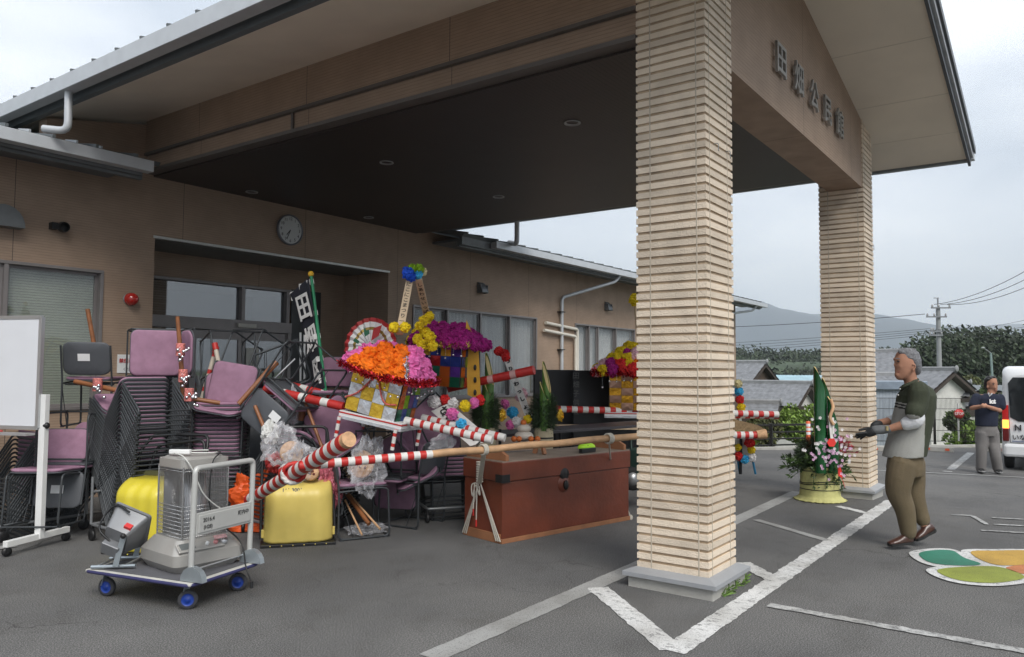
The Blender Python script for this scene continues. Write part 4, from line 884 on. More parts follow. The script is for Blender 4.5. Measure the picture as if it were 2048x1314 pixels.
chair('upturned chair with its bare legs in the air before the right entrance door', PM(basis(yawv(NEAR, -30) + UP * .5, -UP), (0, 0, .1), 520, 695, 8.3), lc)
chair('dark upturned chair just left of the black banner', PM(basis(yawv(RIGHT, 20) + UP * .4, -UP), SEAT, 580, 775, 8.0), lc)
chair('chair on its back under the striped poles, left of the float, pink seat outward', PM(basis(UP * .8 + LEFT * .55, NEAR), SEAT, 668, 850, 7.3), lc)
chair('chair with a square pink back behind the red and white paper fan', PM(RH(hdg(85)), BACK, 683, 745, 7.9), lc)
chair('tilted pink chair under the right end of the striped poles', PM(basis(UP * .6 + RIGHT * .6, NEAR), SEAT, 860, 850, 7.9), lc)
chair('pink chair slumped below the float tray beside the chest', PM(basis(UP * .8 + LEFT * .4, NEAR + UP * .2), SEAT, 815, 905, 7.7), lc)
lf = 'chairs standing in front of the pile'
chair('upside-down chair with the wrapped wooden disc lying between its legs', PM(basis(NEAR * -1 + RIGHT * .2, -UP), (0, -.26, .67), 752, 1006, 7.15) @ Matrix.Rotation(pi, 4, 'Z') @ Matrix.Translation((0, 0, 0)), lf)
w1 = G(732, 1072)
chair('chair turned away to the right with its grey back beside the pink bag', chM((w1.x, w1.y + .12, 0), hdg(-28), 0), lf)
w2 = G(835, 1050)
c3 = chair('empty chair facing the pile, small label on its grey back, left of the chest', chM((w2.x + .02, w2.y + .1, 0), hdg(-152), 0), lf)
lab(c3, WM(c3) @ Matrix.Translation((.02, -.2965, .72)) @ LM)
# ================================================================== PROPS
RED = mat('red_tape', (.50, .025, .02), .5, var=.12, vs=30); WTAPE = mat('white_tape', (.68, .66, .63), .55, var=.08, vs=30)
GOLD = mat('gold_foil', (.78, .50, .05), .25, .55, .1, bump=.5, bs=25); SILV = mat('silver_foil', (.68, .69, .72), .22, .55, .06, bump=.5, bs=25)
WOOD = mat('bare_wood', (.50, .30, .16), .6, var=.22, vs=9, bump=.3, bs=40); PALEW = mat('pale_wood', (.62, .46, .30), .6, var=.12, vs=9)
BRWD = mat('brown_wood', (.25, .095, .035), .45, var=.25, vs=10); ROPE = mat('rope', (.60, .56, .48), .8, var=.1, vs=60, bump=.8, bs=250)
ENDW = mat('cut_wood', (.55, .33, .18), .7, var=.25, vs=30)
def lerp(a, b, t): return Vector(a).lerp(Vector(b), t)
def striped(b, a, c, r0, r1, step, m=(0, 1), n=14, ends=None):
    a, c = Vector(a), Vector(c); k = max(2, round((c - a).length / step)); b.tube([a.lerp(c, i / k) for i in range(k + 1)], [r0 + (r1 - r0) * i / k for i in range(k + 1)], n, mats=list(m))
def rcurve(pts, n=8): # smooth curve through points
    P = [Vector(p) for p in pts]; P = [2 * P[0] - P[1]] + P + [2 * P[-1] - P[-2]]; out = []
    for k in range(1, len(P) - 2):
        p0, p1, p2, p3 = P[k - 1:k + 3]
        for i in range(n):
            t = i / n; out.append(.5 * ((2 * p1) + (p2 - p0) * t + (2 * p0 - 5 * p1 + 4 * p2 - p3) * t * t + (3 * p1 - p0 - 3 * p2 + p3) * t ** 3))
    out.append(P[-2]); return out
# whiteboard ----------------------------------------------------------
wp = G(72, 1096); fd = (G(125, 1078) - G(18, 1106)).normalized(); bd = Vector((-fd.y, fd.x, 0))
t = thing('whiteboard', 'white mobile whiteboard on a white stand with casters at the left edge', 'whiteboard', wp)
zt, zb = wp.z + 1.5 + (742 - 636) / F * 6.25, 1.5 - (866 - 742) / F * 6.25
P0 = wp - fd * .03
b = MB(); b.bar(P0 + bd * .02 + UP * (zt + zb) / 2, P0 + bd * 1.8 + UP * (zt + zb) / 2, .025, zt - zb - .03); b.build('board', mat('board_white', (.70, .72, .76), .12, var=.02, coat=.5), t, bev=.002)
b = MB()
for z in (zt, zb): b.bar(P0 + UP * z, P0 + bd * 1.82 + UP * z, .035, .03)
for s in (0, 1.8): b.bar(P0 + bd * s + UP * zb, P0 + bd * s + UP * zt, .035, .03, up=bd)
b.build('board_frame', ALU, t)
for s in (-.03, 1.85):
    o = wp + bd * s
    b = MB(); b.bar(o + UP * .08, o + UP * (zb + .28), .05, .06, up=bd); b.build('post', WHITE, t, bev=.004)
    b = MB(); b.bar(o + fd * -.33 + UP * .1, o + fd * .3 + UP * .1, .045, .05); b.build('foot', WHITE, t, bev=.004)
    for q in (-.31, .28):
        b = MB(); c = o + fd * q + UP * .04; b.lathe([(0, -.012), (.034, -.014), (.038, 0), (.034, .014), (0, .012)], 16, c, R90); b.bar(c, c + UP * .05, .03, .03); b.build('caster', BLACK, t)
b = MB(); b.bar(P0 + bd * .02 + UP * (zb - .05) - fd * .05, P0 + bd * 1.7 + UP * (zb - .05) - fd * .05, .09, .02); b.build('pen_tray', mat('tray_grey', (.3, .29, .29), .5), t)
b = MB(); c = wp - bd * .055 + UP * (zb + .02); b.ell(c, (.028, .03, .028)); b.build('knob', BLACK, t)
t = thing('marker_pen', 'red marker lying in the whiteboard tray', 'pen', P0 + bd * .35 + UP * (zb - .03)); b = MB(); q = P0 + bd * .3 + UP * (zb - .028) - fd * .06; b.tube([q, q + bd * .12], .008, 8); b.build('barrel', mat('pen_red', (.5, .05, .05), .4), t)
# platform trolley ------------------------------------------------------
Pc = Vector((2.74, 4.40, 0)); u = Vector((-.2, .85, 0)).normalized(); v = Vector((u.y, -u.x, 0)); LU, LV = .90, .62
t = thing('platform_trolley', 'folding-handle platform trolley with blue wheels carrying the heater', 'trolley', Pc)
TM = Matrix((v, u, UP)).transposed()    # local x=v, y=u
TMM = Matrix.Translation(Pc) @ TM.to_4x4()
b = MB(); b.M = TMM; b.box(0, LV, 0, LU, .165, .185); b.build('deck', mat('deck_cream', (.5, .49, .45), .5, var=.1), t, bev=.008)
b = MB(); b.M = TMM; b.tube(arcpath([(0, .3, .172), (0, 0, .172), (LV, 0, .172), (LV, LU, .172), (0, LU, .172), (0, .3, .172)], .05), .011, 8); b.build('bumper', mat('blue_bumper', (.035, .035, .11), .5), t)
b = MB(); b.M = TMM; b.box(.03, LV - .03, .04, LU - .03, .1855, .189); b.build('mat', mat('deck_mat', (.10, .10, .11), .85, bump=.4, bs=120), t)
TR = mat('trolley_tube', (.50, .50, .48), .4, .2, .05)
b = MB(); b.M = TMM; b.tube(arcpath([(.05, .045, .19), (.05, .03, .80), (.05, .03, .88), (LV - .05, .03, .88), (LV - .05, .03, .8), (LV - .05, .045, .19)], .13, 6), .018, 12); hd = b.build('handle', TR, t)
b = MB(); b.M = TMM; b.box(.065, LV - .065, .022, .038, .46, .60); b.box(.08, LV - .08, .016, .023, .475, .585); b.build('handle_plate', TR, hd, bev=.004)
for s, x in (('2016.4', .16), ('(H28)', .155)):
    text(s, .036 if s[0] == '2' else .032, frame(TMM @ Vector((x, .014, .55 if s[0] == '2' else .505)), v, UP), 'lettering', BLACK, hd, .0005, .0003)
text('町内中', .034, frame(TMM @ Vector((LV - .15, .014, .545)), v, UP), 'lettering', BLACK, hd, .0005, .0003)
for x in (.05, LV - .05):
    b = MB(); b.M = TMM; b.prism([(x - .02, .02 + .09 * cos(a * pi / 8), .19 + .09 * sin(a * pi / 8)) for a in range(9)], (.04, 0, 0)); b.build('hinge', mat('zinc', (.45, .5, .53), .35, .7), t)
b = MB(); b.M = TMM; b.tube([(.05, .09, .235), (LV - .05, .09, .235)], .006, 6); b.build('lock_bar', ALU, t)
BLU = mat('blue_hub', (.012, .05, .32), .4); RUB2 = mat('grey_rubber', (.045, .045, .05), .7)
for x, y in ((.09, .10), (LV - .09, .10), (.09, LU - .1), (LV - .09, LU - .1)):
    RW = Matrix.Rotation(radians(35 if y < .5 else 10), 3, 'Z') @ Matrix.Rotation(pi / 2, 3, 'Y')
    b = MB(); b.M = TMM; b.lathe([(.038, -.015), (.056, -.015), (.06, -.009), (.06, .009), (.056, .015), (.038, .015)], 24, (x, y, .06), RW); w = b.build('wheel', RUB2, t)
    b = MB(); b.M = TMM; b.lathe([(0, -.017), (.014, -.018), (.016, -.012), (.040, -.012), (.042, -.016), (.042, .016), (.04, .012), (.016, .012), (0, .018)], 24, (x, y, .06), RW); b.build('hub', BLU, w)
    b = MB(); b.M = TMM; b.box(x - .035, x + .035, y - .035, y + .035, .15, .164); b.bar((x, y - .0, .155), (x, y + .03, .07), .05, .004); b.build('caster_bracket', mat('zinc', (0, 0, 0)), w)
# kerosene heater --------------------------------------------------------
HP = mat('heater_paint', (.42, .405, .38), .35, .35, .05); WIREM = mat('bright_wire', (.6, .6, .6), .25, .9); DKI = mat('heater_dark', (.04, .04, .042), .5)
hc = TMM @ Vector((.365, .42, .189)) + RIGHT * .05; ht = thing('kerosene_heater', 'silver kerosene heater with a wire cage standing on the platform trolley', 'heater', hc)
HM = Matrix.Translation(hc) @ TM.to_4x4() @ Matrix.Rotation(radians(-16), 4, 'Z')
def rbox(b, w0, d0, z0, w1, d1, z1, r=.05, m=0):
    rr = []
    for w_, d_, z in ((w0, d0, z0), (w1, d1, z1)):
        for cx, cy, a0 in ((w_ / 2 - r, d_ / 2 - r, 0), (-w_ / 2 + r, d_ / 2 - r, 90), (-w_ / 2 + r, -d_ / 2 + r, 180), (w_ / 2 - r, -d_ / 2 + r, 270)):
            for k in range(5): a = radians(a0 + 22.5 * k); rr.append((cx + r * cos(a), cy + r * sin(a), z))
    b.add(rr, [(j, (j + 1) % 20, 20 + (j + 1) % 20, 20 + j) for j in range(20)], m, True); b.add(rr, [list(range(20))[::-1], list(range(20, 40))], m)
b = MB(); b.M = HM; rbox(b, .42, .42, .0, .49, .49, .05); rbox(b, .49, .49, .05, .49, .49, .12); rbox(b, .49, .49, .12, .38, .36, .20); b.build('base', HP, ht)
b = MB(); b.M = HM @ Matrix.Translation((-.06, -.215, .155)) @ Matrix.Rotation(radians(38), 4, 'X'); b.box(-.16, .16, -.035, .035, 0, .012); cp = b.build('control_panel', HP, ht, bev=.004)
b = MB(); b.M = HM @ Matrix.Translation((-.15, -.215, .168)) @ Matrix.Rotation(radians(38), 4, 'X'); b.box(-.05, .05, -.025, .025, 0, .003); b.build('display', mat('lcd', (.12, .13, .13), .3), cp)
for dx, m, r in ((-.02, WHITE, .012), (.04, mat('pink_btn', (.6, .25, .25), .5), .014), (.10, ALU, .024)):
    b = MB(); b.M = HM @ Matrix.Translation((dx, -.225, .165)) @ Matrix.Rotation(radians(38), 4, 'X'); b.lathe([(r, 0), (r, .016), (0, .018)], 16); b.build('knob', m, cp)
b = MB(); b.M = HM
b.lathe([(.085, .2), (.085, .60), (.0, .61)], 24); b.build('chimney', mat('burner', (.32, .32, .33), .3, .8), ht)
b = MB(); b.M = HM; b.box(-.14, .14, .12, .13, .2, .62); b.build('reflector', mat('reflector', (.55, .55, .55), .12, 1), ht)
b = MB(); b.M = HM # wire cage
for k in range(26):
    for (a_, c_) in (((-.16, -.16), (.16, -.16)), ((.16, -.16), (.16, .16)), ((-.16, .16), (-.16, -.16))):
        x = a_[0] + (c_[0] - a_[0]) * k / 26; y = a_[1] + (c_[1] - a_[1]) * k / 26; b.tube([(x, y, .2), (x, y, .66)], .0018, 4, cap=False)
for z in (.21, .235, .26, .285, .31, .335, .36, .385, .41, .64, .655): b.tube([(-.16, .16, z), (-.16, -.16, z), (.16, -.16, z), (.16, .16, z)], .0026, 4)
for x, y in ((-.16, -.16), (.16, -.16), (-.16, .16), (.16, .16)): b.tube([(x, y, .2), (x, y, .67)], .006, 6)
b.build('wire_guard', WIREM, ht)
b = MB(); b.M = HM; rbox(b, .345, .345, .66, .345, .345, .715, .05); rbox(b, .31, .31, .715, .28, .28, .728, .05); b.build('top_plate', HP, ht)
b = MB(); b.M = HM
for k in range(5): b.box(.251, .254, -.02, .08, .06 + .013 * k, .065 + .013 * k)
b.build('louvres', DKI, ht)
b = MB(); b.M = HM @ Matrix.Translation((.07, -.232, .20)); b.cbox((0, 0, 0), (.09, .003, .03), 0, Matrix.Rotation(radians(-50), 3, 'X')); b.build('warning_label', mat('pink_label', (.6, .35, .35), .6, var=.3, vs=60), ht)
for s in (1,):
    a0 = HM @ Vector((-.1, 0, .742)); pt = thing('power_strip', 'white power strip with its cord coiled on top of the heater', 'power strip', a0)
    b = MB(); b.M = Matrix.Translation(a0) @ Matrix.Rotation(HR, 4, 'Z'); b.box(-.07, .07, -.02, .02, 0, .03); b.build('body', WHITE, pt, bev=.006)
    b = MB(); b.tube(rcurve([HM @ Vector(p) for p in ((-.05, -.05, .75), (.08, -.12, .745), (.16, .02, .745), (.05, .12, .745), (-.13, .02, .75), (-.16, -.15, .74), (-.12, -.205, .65), (-.05, -.21, .5), (.05, -.215, .4), (.2, -.23, .3))]), .0045, 6); b.build('cord', mat('white_cord', (.6, .6, .57), .5), pt)
b = MB(); b.tube(rcurve([HM @ Vector(p) for p in ((.15, .1, .745), (.1, -.15, .75), (.02, -.205, .7), (.0, -.21, .55), (.02, -.215, .35), (.2, -.26, .15), (.16, -.4, .01), (.17, -.45, -.08))]), .005, 6); b.tube([HM @ Vector((.17, -.45, -.08)), HM @ Vector((.17, -.455, -.12))], .012, 8); b.build('power_cord', BLACK, ht)
# work light ---------------------------------------------------------------
wc = TMM @ Vector((.16, .77, .189)); wt = thing('work_light', 'grey floodlight on a small folding stand at the left of the trolley', 'floodlight', wc)
WMx = Matrix.Translation(wc) @ Matrix.Rotation(HR, 4, 'Z') @ Matrix.Scale(1.18, 4); GP = mat('flood_grey', (.22, .225, .235), .4, .4)
b = MB(); b.M = WMx
for y in (-.10, .10): b.tube([(-.11, y, .012), (.13, y + .01, .02)], .010, 8)
b.tube([(-.07, -.1, .02), (-.07, .1, .02)], .006, 8); b.tube([(.07, -.1, .02), (.07, .1, .02)], .006, 8)
b.bar((.03, -.115, .02), (.075, -.115, .20), .03, .006, up=(0, 1, 0)); b.bar((.03, .115, .02), (.075, .115, .20), .03, .006, up=(0, 1, 0)); b.build('stand', mat('zinc', (0, 0, 0)), wt)
hm_ = WMx @ Matrix.Translation((.03, 0, .20)) @ Matrix.Rotation(radians(22), 4, 'Y') @ Matrix.Rotation(radians(28), 4, 'X')
b = MB(); b.M = hm_; R_ = Matrix.Rotation(-pi / 2, 3, 'X') 
b.M = hm_ @ R_.to_4x4(); rbox(b, .13, .15, -.10, .2, .23, .03, .02); rbox(b, .22, .25, .03, .22, .25, .045, .02); b.build('lamp_head', GP, wt)
b = MB(); b.M = hm_ @ R_.to_4x4(); b.box(-.05, .05, .0, .075, -.15, -.10); b.build('ballast_box', GP, wt, bev=.006)
b = MB(); b.M = hm_ @ R_.to_4x4(); b.box(.02, .06, -.10, -.08, -.075, -.045); b.build('sticker', mat('red_sticker', (.6, .04, .04), .5), wt)
b = MB(); b.ell(WMx @ Vector((.078, -.135, .19)), .018); b.build('knob', BLACK, wt)
b = MB(); b.tube(rcurve([hm_ @ Vector(p) for p in ((-.02, -.12, .0), (-.10, -.10, .03), (-.13, -.02, .05), (-.09, .02, .12), (0, 0, .13))]), .007, 6); b.build('cord', BLACK, wt)
for ch_ in ():
    pass
# yellow scoops ---------------------------------------------------------------
YEL = mat('yellow_plastic', (.66, .55, .045), .32, var=.05, vs=3, bump=.1, bs=12, coat=.2); YEL2 = mat('pale_yellow_plastic', (.64, .50, .13), .45, var=.10, vs=4, bump=.1, bs=12)
def scoop(lb, o, R, m, w=.58, h=.52, dep=.26, handle=()):
    t = thing('snow_scoop', lb, 'snow scoop', o, 0, 'yellow snow scoops'); M = Matrix.Translation(Vector(o)) @ R.to_4x4()
    b = MB(); b.M = M
    def fn(u, v):
        x = (u - .5) * 2; s = v
        ww = w / 2 * (1 - .03 * s); edge = abs(x) ** 6
        top = max(0, (s - .72) / .28); y = dep * (1 - edge * .55) * sqrt(max(0, 1 - top ** 2.4)) + .004 * sin(x * 14)
        if v >= 1: y = 0
        return Vector((ww * x * (1 - .07 * top * top), -y, .03 + (h - .03) * s))
    b.grid(fn, 40, 28); b.build('tray', m, t, solid=.006)
    b = MB(); b.M = M
    for s in (-1, 1): b.box(s * (w / 2 + .004) - .014, s * (w / 2 + .004) + .014, -dep * .5, -dep * .35, .06, .13)
    b.build('handle_clip', m, t, bev=.004)
    b = MB(); b.M = M; b.box(-w / 2 - .02, w / 2 + .02, -dep - .02, -.02, 0, .025); b.build('blade', BLACK, t, bev=.004)
    b = MB(); b.M = M
    for k in range(6): b.ell((-w / 2 + .06 + k * (w - .12) / 5, -dep - .022, .014), (.006, .003, .006), 8, 4)
    b.build('rivets', m, t)
    b = MB(); b.M = M
    for hp in handle: b.tube(arcpath(hp, .06, 5), .013, 10)
    b.build('handle', BLACK, t)
    return t, M
o2 = (G(524, 1098) + G(668, 1090)) / 2; xd = (G(668, 1090) - G(524, 1098)).normalized(); yd = Vector((-xd.y, xd.x, 0)); Rs = Matrix((xd, yd, UP)).transposed() @ Matrix.Rotation(radians(0), 3, 'X')
sc, M_ = scoop('pale yellow snow scoop with a tall black handle, in front of the wrapped bundle', o2 + yd * .25, Rs, YEL2, .58, .53, .22,
      [[(-.31, -.1, .05), (-.315, .0, .6), (-.30, .08, .99), (.23, .08, .99), (.28, .02, .6), (.31, -.1, .05)], [(-.25, .06, .93), (-.05, .0, .54), (.20, .0, .54), (.235, .06, .70), (.23, .08, .97)]])
text('111 3001', .045, frame(M_ @ Vector((-.06, -.192, .47)), xd, UP + yd * .6), 'lettering', BLACK, sc, .001, .001)
o1 = G(268, 1112); xd1 = yawv(RIGHT, -14)
yd1 = Vector((-xd1.y, xd1.x, 0)); Rs1 = Matrix((xd1, yd1, UP)).transposed()
o1 = o1 + yd1 * .30
sc1, M1 = scoop('bright yellow snow scoop with a black handle, half hidden behind the heater', o1, Rs1, YEL, .56, .60, .30,
      [[(-.26, .0, .55), (-.26, .05, .80), (-.24, .2, .93), (.30, .2, .93), (.34, .1, .7)], [(-.16, .02, .6), (-.14, .12, .84), (.30, .14, .90), (.34, .1, .7)]])
b = MB(); b.M = M1; b.box(-.28, .28, -.02, .02, .6, .64); b.build('rear_lip', mat('dark_olive', (.07, .07, .03), .5), sc1)
t = thing('orange_tarp_bundle', 'crumpled orange sheet bundle between the two yellow scoops', 'tarp bundle', G(486, 1068) + FH * .15)
b = MB(); c0 = G(486, 1068) + FH * .15
def fn(u, v):
    a = u * 2 * pi; d = noise.fractal(Vector((cos(a) * 1.5, sin(a) * 1.5, v * 4)), 1, 2, 5)
    r = .20 * (1 + .6 * d) * (1 - .35 * v); return c0 + RIGHT * r * cos(a) + FH * r * .5 * sin(a) + UP * (.01 + v * .52 * (1 + .15 * d))
b.grid(fn, 48, 30, sm=False); b.build('sheet', mat('orange_sheet', (.72, .10, .015), .5, bump=.3, bs=20), t)
# chest --------------------------------------------------------------------------
CR = mat('red_lacquer_wood', (.145, .035, .017), .36, var=.3, vs=3, bump=.25, bs=30, coat=.15); CR2 = mat('chest_edge_wood', (.30, .13, .06), .6, var=.2, vs=6); IRON = mat('iron', (.03, .028, .028), .5, .6, .2)
cf = Vector((5.46, 4.04, 0)); cu = Vector((7.12, 3.67, 0)) - cf; LC = cu.length; cu.normalize(); cw = Vector((-cu.y, cu.x, 0)); WC = .53
CM = Matrix.Translation(cf) @ Matrix((cu, cw, UP)).transposed().to_4x4()
t = thing('wooden_chest', 'long red-brown wooden chest tied to the carrying pole', 'chest', cf)
b = MB(); b.M = CM; b.box(0, LC, 0, WC, .04, .53); b.build('body', CR, t, bev=.006)
b = MB(); b.M = CM; b.box(-.012, LC + .012, -.012, WC + .012, .533, .70); ld = b.build('lid', CR, t, bev=.006)
b = MB(); b.M = CM; b.box(-.006, LC + .006, -.006, WC + .006, .7, .71); b.build('lid_top', mat('dusty_wood', (.24, .19, .15), .7, var=.2, vs=4), ld)
b = MB(); b.M = CM; b.box(-.01, LC + .01, -.01, .015, 0, .04); b.box(-.01, LC + .01, WC - .015, WC + .01, 0, .04); b.box(-.012, .02, .015, WC - .015, .0, .08); b.box(LC - .02, LC + .012, .015, WC - .015, 0, .08); b.build('plinth', CR2, t, bev=.003)
for x in (.03, LC - .09): b = MB(); b.M = CM; b.prism([(x, -.01, .711), (x, WC + .01, .711), (x, WC + .01, .76), (x, WC - .08, .80), (x, .08, .80), (x, -.01, .76)], (.035, 0, 0)); b.build('lid_batten', CR2, ld, bev=.003)
for a0 in (-.09, .05): b = MB(); b.M = CM; b.bar((LC * .40 + .02 * a0, WC / 2 + a0, .711), (LC * .41, WC / 2 + a0 * .35, .83), .03, .04); b.build('pole_rest', CR2, ld)
b = MB(); b.M = CM
for k in range(1): b.lathe([(0, .012), (.055, .010), (.06, 0)], 20, (LC * .40 + .08, -.006, .54), R90); b.box(LC * .40 + .05, LC * .40 + .11, -.018, -.002, .44, .54); b.ell((LC * .4 + .08, -.03, .44), (.03, .02, .045), 12, 8)
b.build('lock', IRON, t)
b = MB(); b.M = CM; b.lathe([(0, .02), (.05, .018), (.075, .006), (.08, 0)], 20, (LC * .40 + .08, -.002, .45), R90); b.build('lock_plate', CR, t)
b = MB(); b.M = CM; b.cbox((.03, -.015, .56), (.09, .008, .07)); b.cbox((-.015, .03, .56), (.008, .09, .07)); b.build('corner_iron', IRON, t, bev=.003)
# carrying pole with its cross bar -----------------------------------------------
pl, pr_ = Q(598, 932, 5.75), Q(1420, 859, 7.25)
t = thing('carrying_pole', 'long peeled pole lying over the chest, its left end wrapped in red and white tape', 'pole', pl)
def PP(px): # point of the pole at picture column px
    lo, hi = 0, 1
    for _ in range(30):
        m = (lo + hi) / 2; c = W2C @ (pl.lerp(pr_, m) - CAM); x = 1024 + F * c.x / -c.z
        if x < px: lo = m
        else: hi = m
    return pl.lerp(pr_, lo)
b = MB(); b.tube([PP(862).lerp(PP(1416), k / 20) + Vector((0, 0, .004 * sin(k * 1.3))) for k in range(21)], [.030 + .0015 * sin(k * 2.1) for k in range(21)], 16); b.build('shaft', WOOD, t)
b = MB(); striped(b, pl, PP(864), .035, .033, .052); b.build('left_wrapping', [RED, WTAPE], t)
a, c = Q(498, 1000, 6.55), Q(692, 882, 5.4)
t = thing('cross_beam', 'thick red and white taped beam crossing the left end of the pole, cut end to the right', 'beam', a)
b = MB(); striped(b, a, c, .047, .061, .058, n=18); b.build('wrapping', [RED, WTAPE], t)
b = MB(); d = (c - a).normalized(); b.tube([c, c + d * .045], [.058, .056], 18); b.build('cut_end', ENDW, t)
b = MB()
for k in range(7):
    z = k - 3; m_ = a.lerp(c, .5) ; b.tube([m_ + (RIGHT * cos(q * pi / 6) * .085 + UP * sin(q * pi / 6) * .07 + d * .012 * z + FH * .03 * sin(q + k)) for q in range(12)], .016, 6, closed=True, m=k % 2 if k in (0, 6) else 1)
b.build('joint_wrapping', [RED, WTAPE], t)
# ropes ----------------------------------------------------------------------------
t = thing('tie_rope', 'white rope tied round the pole and down the near end of the chest', 'rope', CM @ Vector((-.03, WC / 2, 0)))
hub = PP(968); b = MB()
for k in range(4): b.tube([hub + (UP * cos(q * pi / 6) * .042 + cw * sin(q * pi / 6) * .042 + cu * (.011 * k - .02)) for q in range(12)], .007, 6, closed=True)
kn = CM @ Vector((-.04, WC * .5, .50))
for k in range(9): b.tube([kn + UP * (.015 + .021 * k) + (cw * cos(q * pi / 5) * .032 + cu * sin(q * pi / 5) * .02) for q in range(10)], .0085, 6, closed=True)
for dy in (-.02, -.007, .007, .02): b.tube([hub + cw * dy - UP * .03, kn + cw * dy], .007, 6)
for s in (-1, 1):
    for dx in (0, .03, .06): e = CM @ Vector((-.02 - .01 * dx, (WC / 2) + s * (WC / 2 + .0 - dx * .9), .02)); b.tube([kn + cw * s * .01, e], .0065, 6); 
b.build('rope', ROPE, t)
b = MB(); b.tube(rcurve([kn, kn + cw * .07 - UP * .02 - cu * .03, kn + cw * .06 - UP * .12 - cu * .03, kn + cw * .02 - UP * .02 - cu * .03, kn - cw * .04 - UP * .10 - cu * .03, kn - cw * .03 - UP * .02 - cu * .03]), .0065, 6)
for dy, l in ((-.0, .36), (.035, .27)): b.tube([kn - cu * .03 + cw * dy, kn - cu * .035 + cw * dy * 1.2 - UP * l], .006, 6)
b.build('tail', ROPE, t)
b = MB()
for dy, l in ((-.0, .36), (.035, .27)): q = kn - cu * .035 + cw * dy * 1.2 - UP * l; b.tube([q + UP * .04, q - UP * .02], .008, 6)
b.build('red_tip', RED, t)
t = thing('far_tie_rope', 'short white rope tie at the far end of the chest by the pillar', 'rope', PP(1218)); b = MB(); hub = PP(1218)
for k in range(4): b.tube([hub + (UP * cos(q * pi / 6) * .042 + cw * sin(q * pi / 6) * .042 + cu * (.013 * k - .02)) for q in range(12)], .008, 6, closed=True)
e = CM @ Vector((LC + .03, 0, .02))
for s in (0, .03): b.tube([CM @ Vector((LC + .03, WC / 2, .5)), e + cw * s], .007, 6)
b.ell(e, (.025, .02, .03)); b.tube([hub, CM @ Vector((LC + .03, WC / 2, .5))], .008, 6); b.build('rope', ROPE, t)
pc = CM @ Vector((LC * .70, .16, .711)); t = thing('green_pouch', 'lime green rolled strap pouch lying on the chest lid', 'pouch', pc)
b = MB(); b.M = CM @ Matrix.Translation((LC * .70, .11, .757)) @ Matrix.Rotation(radians(8), 4, 'Z'); b.ell((0, 0, 0), (.125, .06, .042), 28, 14); b.build('pouch', mat('lime_fabric', (.42, .75, .03), .6, bump=.5, bs=60), t)
b = MB(); b.M = CM @ Matrix.Translation((LC * .66, .035, .735)) @ Matrix.Rotation(radians(4), 4, 'Z'); b.cbox((0, 0, 0), (.21, .045, .04)); b.tube(rcurve([(-.02, .06, .068), (.06, .1, .066), (.1, .05, .045), (.03, .02, .04)]), .006, 6); b.build('strap', BLACK, t, bev=.008)
# ================================================================== FESTIVAL FLOATS AND DECORATIONS
def tissue(name, col, v=.25): return mat(name, col, .75, var=v, vs=25, spec=.2)
T = dict(orange=tissue('orange_tissue', (.80, .17, .01)), pink=tissue('pink_tissue', (.72, .16, .42)), yellow=tissue('yellow_tissue', (.75, .55, .02)), magenta=tissue('magenta_tissue', (.36, .02, .20)),
         blue=tissue('blue_tissue', (.02, .09, .55)), sky=tissue('sky_blue_tissue', (.06, .42, .72)), green=tissue('green_tissue', (.22, .38, .02)), white=tissue('white_tissue', (.75, .73, .72), .1), red=tissue('red_tissue', (.62, .03, .03)),
         cream=tissue('cream_tissue', (.70, .62, .35), .1), palepink=tissue('pale_pink_tissue', (.75, .45, .50), .1), purple=tissue('purple_tissue', (.06, .015, .16)))
def pom(b, c, r, seed=0, m=0, sq=(1, 1, 1)):
    rnd = random.Random(seed); c = Vector(c); n = 12 if r > .07 else 22
    o1 = Vector((seed * 1.7, seed * .9, 0))
    nu, nv = 26, 16; vs = []
    for i in range(nv + 1):
        for j in range(nu):
            a, t = 2 * pi * j / nu, pi * i / nv; d = Vector((sin(t) * cos(a), sin(t) * sin(a), cos(t)))
            q = abs(noise.noise(d * 2.3 + o1)) * .45 + abs(noise.noise(d * 5.5 + o1)) * .38
            vs.append(c + Vector((d.x * sq[0], d.y * sq[1], d.z * sq[2])) * r * (.72 + q))
    b.add(vs, [(i * nu + j, (i + 1) * nu + j, (i + 1) * nu + (j + 1) % nu, i * nu + (j + 1) % nu) for i in range(nv) for j in range(nu)], m, False)
    for k in range(n): # loose petals
        d = Vector((rnd.gauss(0, 1), rnd.gauss(0, 1), rnd.gauss(0, 1))).normalized(); u = d.orthogonal().normalized(); u = Matrix.Rotation(rnd.random() * 6.3, 3, d) @ u; v = d.cross(u)
        p = c + Vector((d.x * sq[0], d.y * sq[1], d.z * sq[2])) * r * .82; h = r * .26; w = r * .30
        b.add([p - u * w, p + u * w, p + u * w * .8 + d * h + v * h * .3, p + d * h * 1.15 - v * h * .1, p - u * w * .8 + d * h + v * h * .25], [(0, 1, 2, 3, 4)], m)
def poms(parent, name, items, col):
    out = []
    for k, (c, r) in enumerate(items):
        b = MB(); pom(b, c, r, k + int(abs(c[0]) * 100) % 97); out.append(b.build(name, T[col], parent))
    return out
def tinsel(b, pts, r, n, seed=1, m=0):
    rnd = random.Random(seed); P = rcurve(pts, 10) if len(pts) > 2 else [Vector(pts[0]).lerp(Vector(pts[1]), k / 20) for k in range(21)]
    for k in range(n):
        t = rnd.random() * (len(P) - 1.001); i = int(t); c = P[i].lerp(P[i + 1], t - i)
        d = Vector((rnd.gauss(0, 1), rnd.gauss(0, 1), rnd.gauss(0, 1))).normalized() * r; e = d.orthogonal().normalized() * r * .09
        b.add([c - d * .2 - e, c - d * .2 + e, c + d + e, c + d - e], [(0, 1, 2, 3)], m)
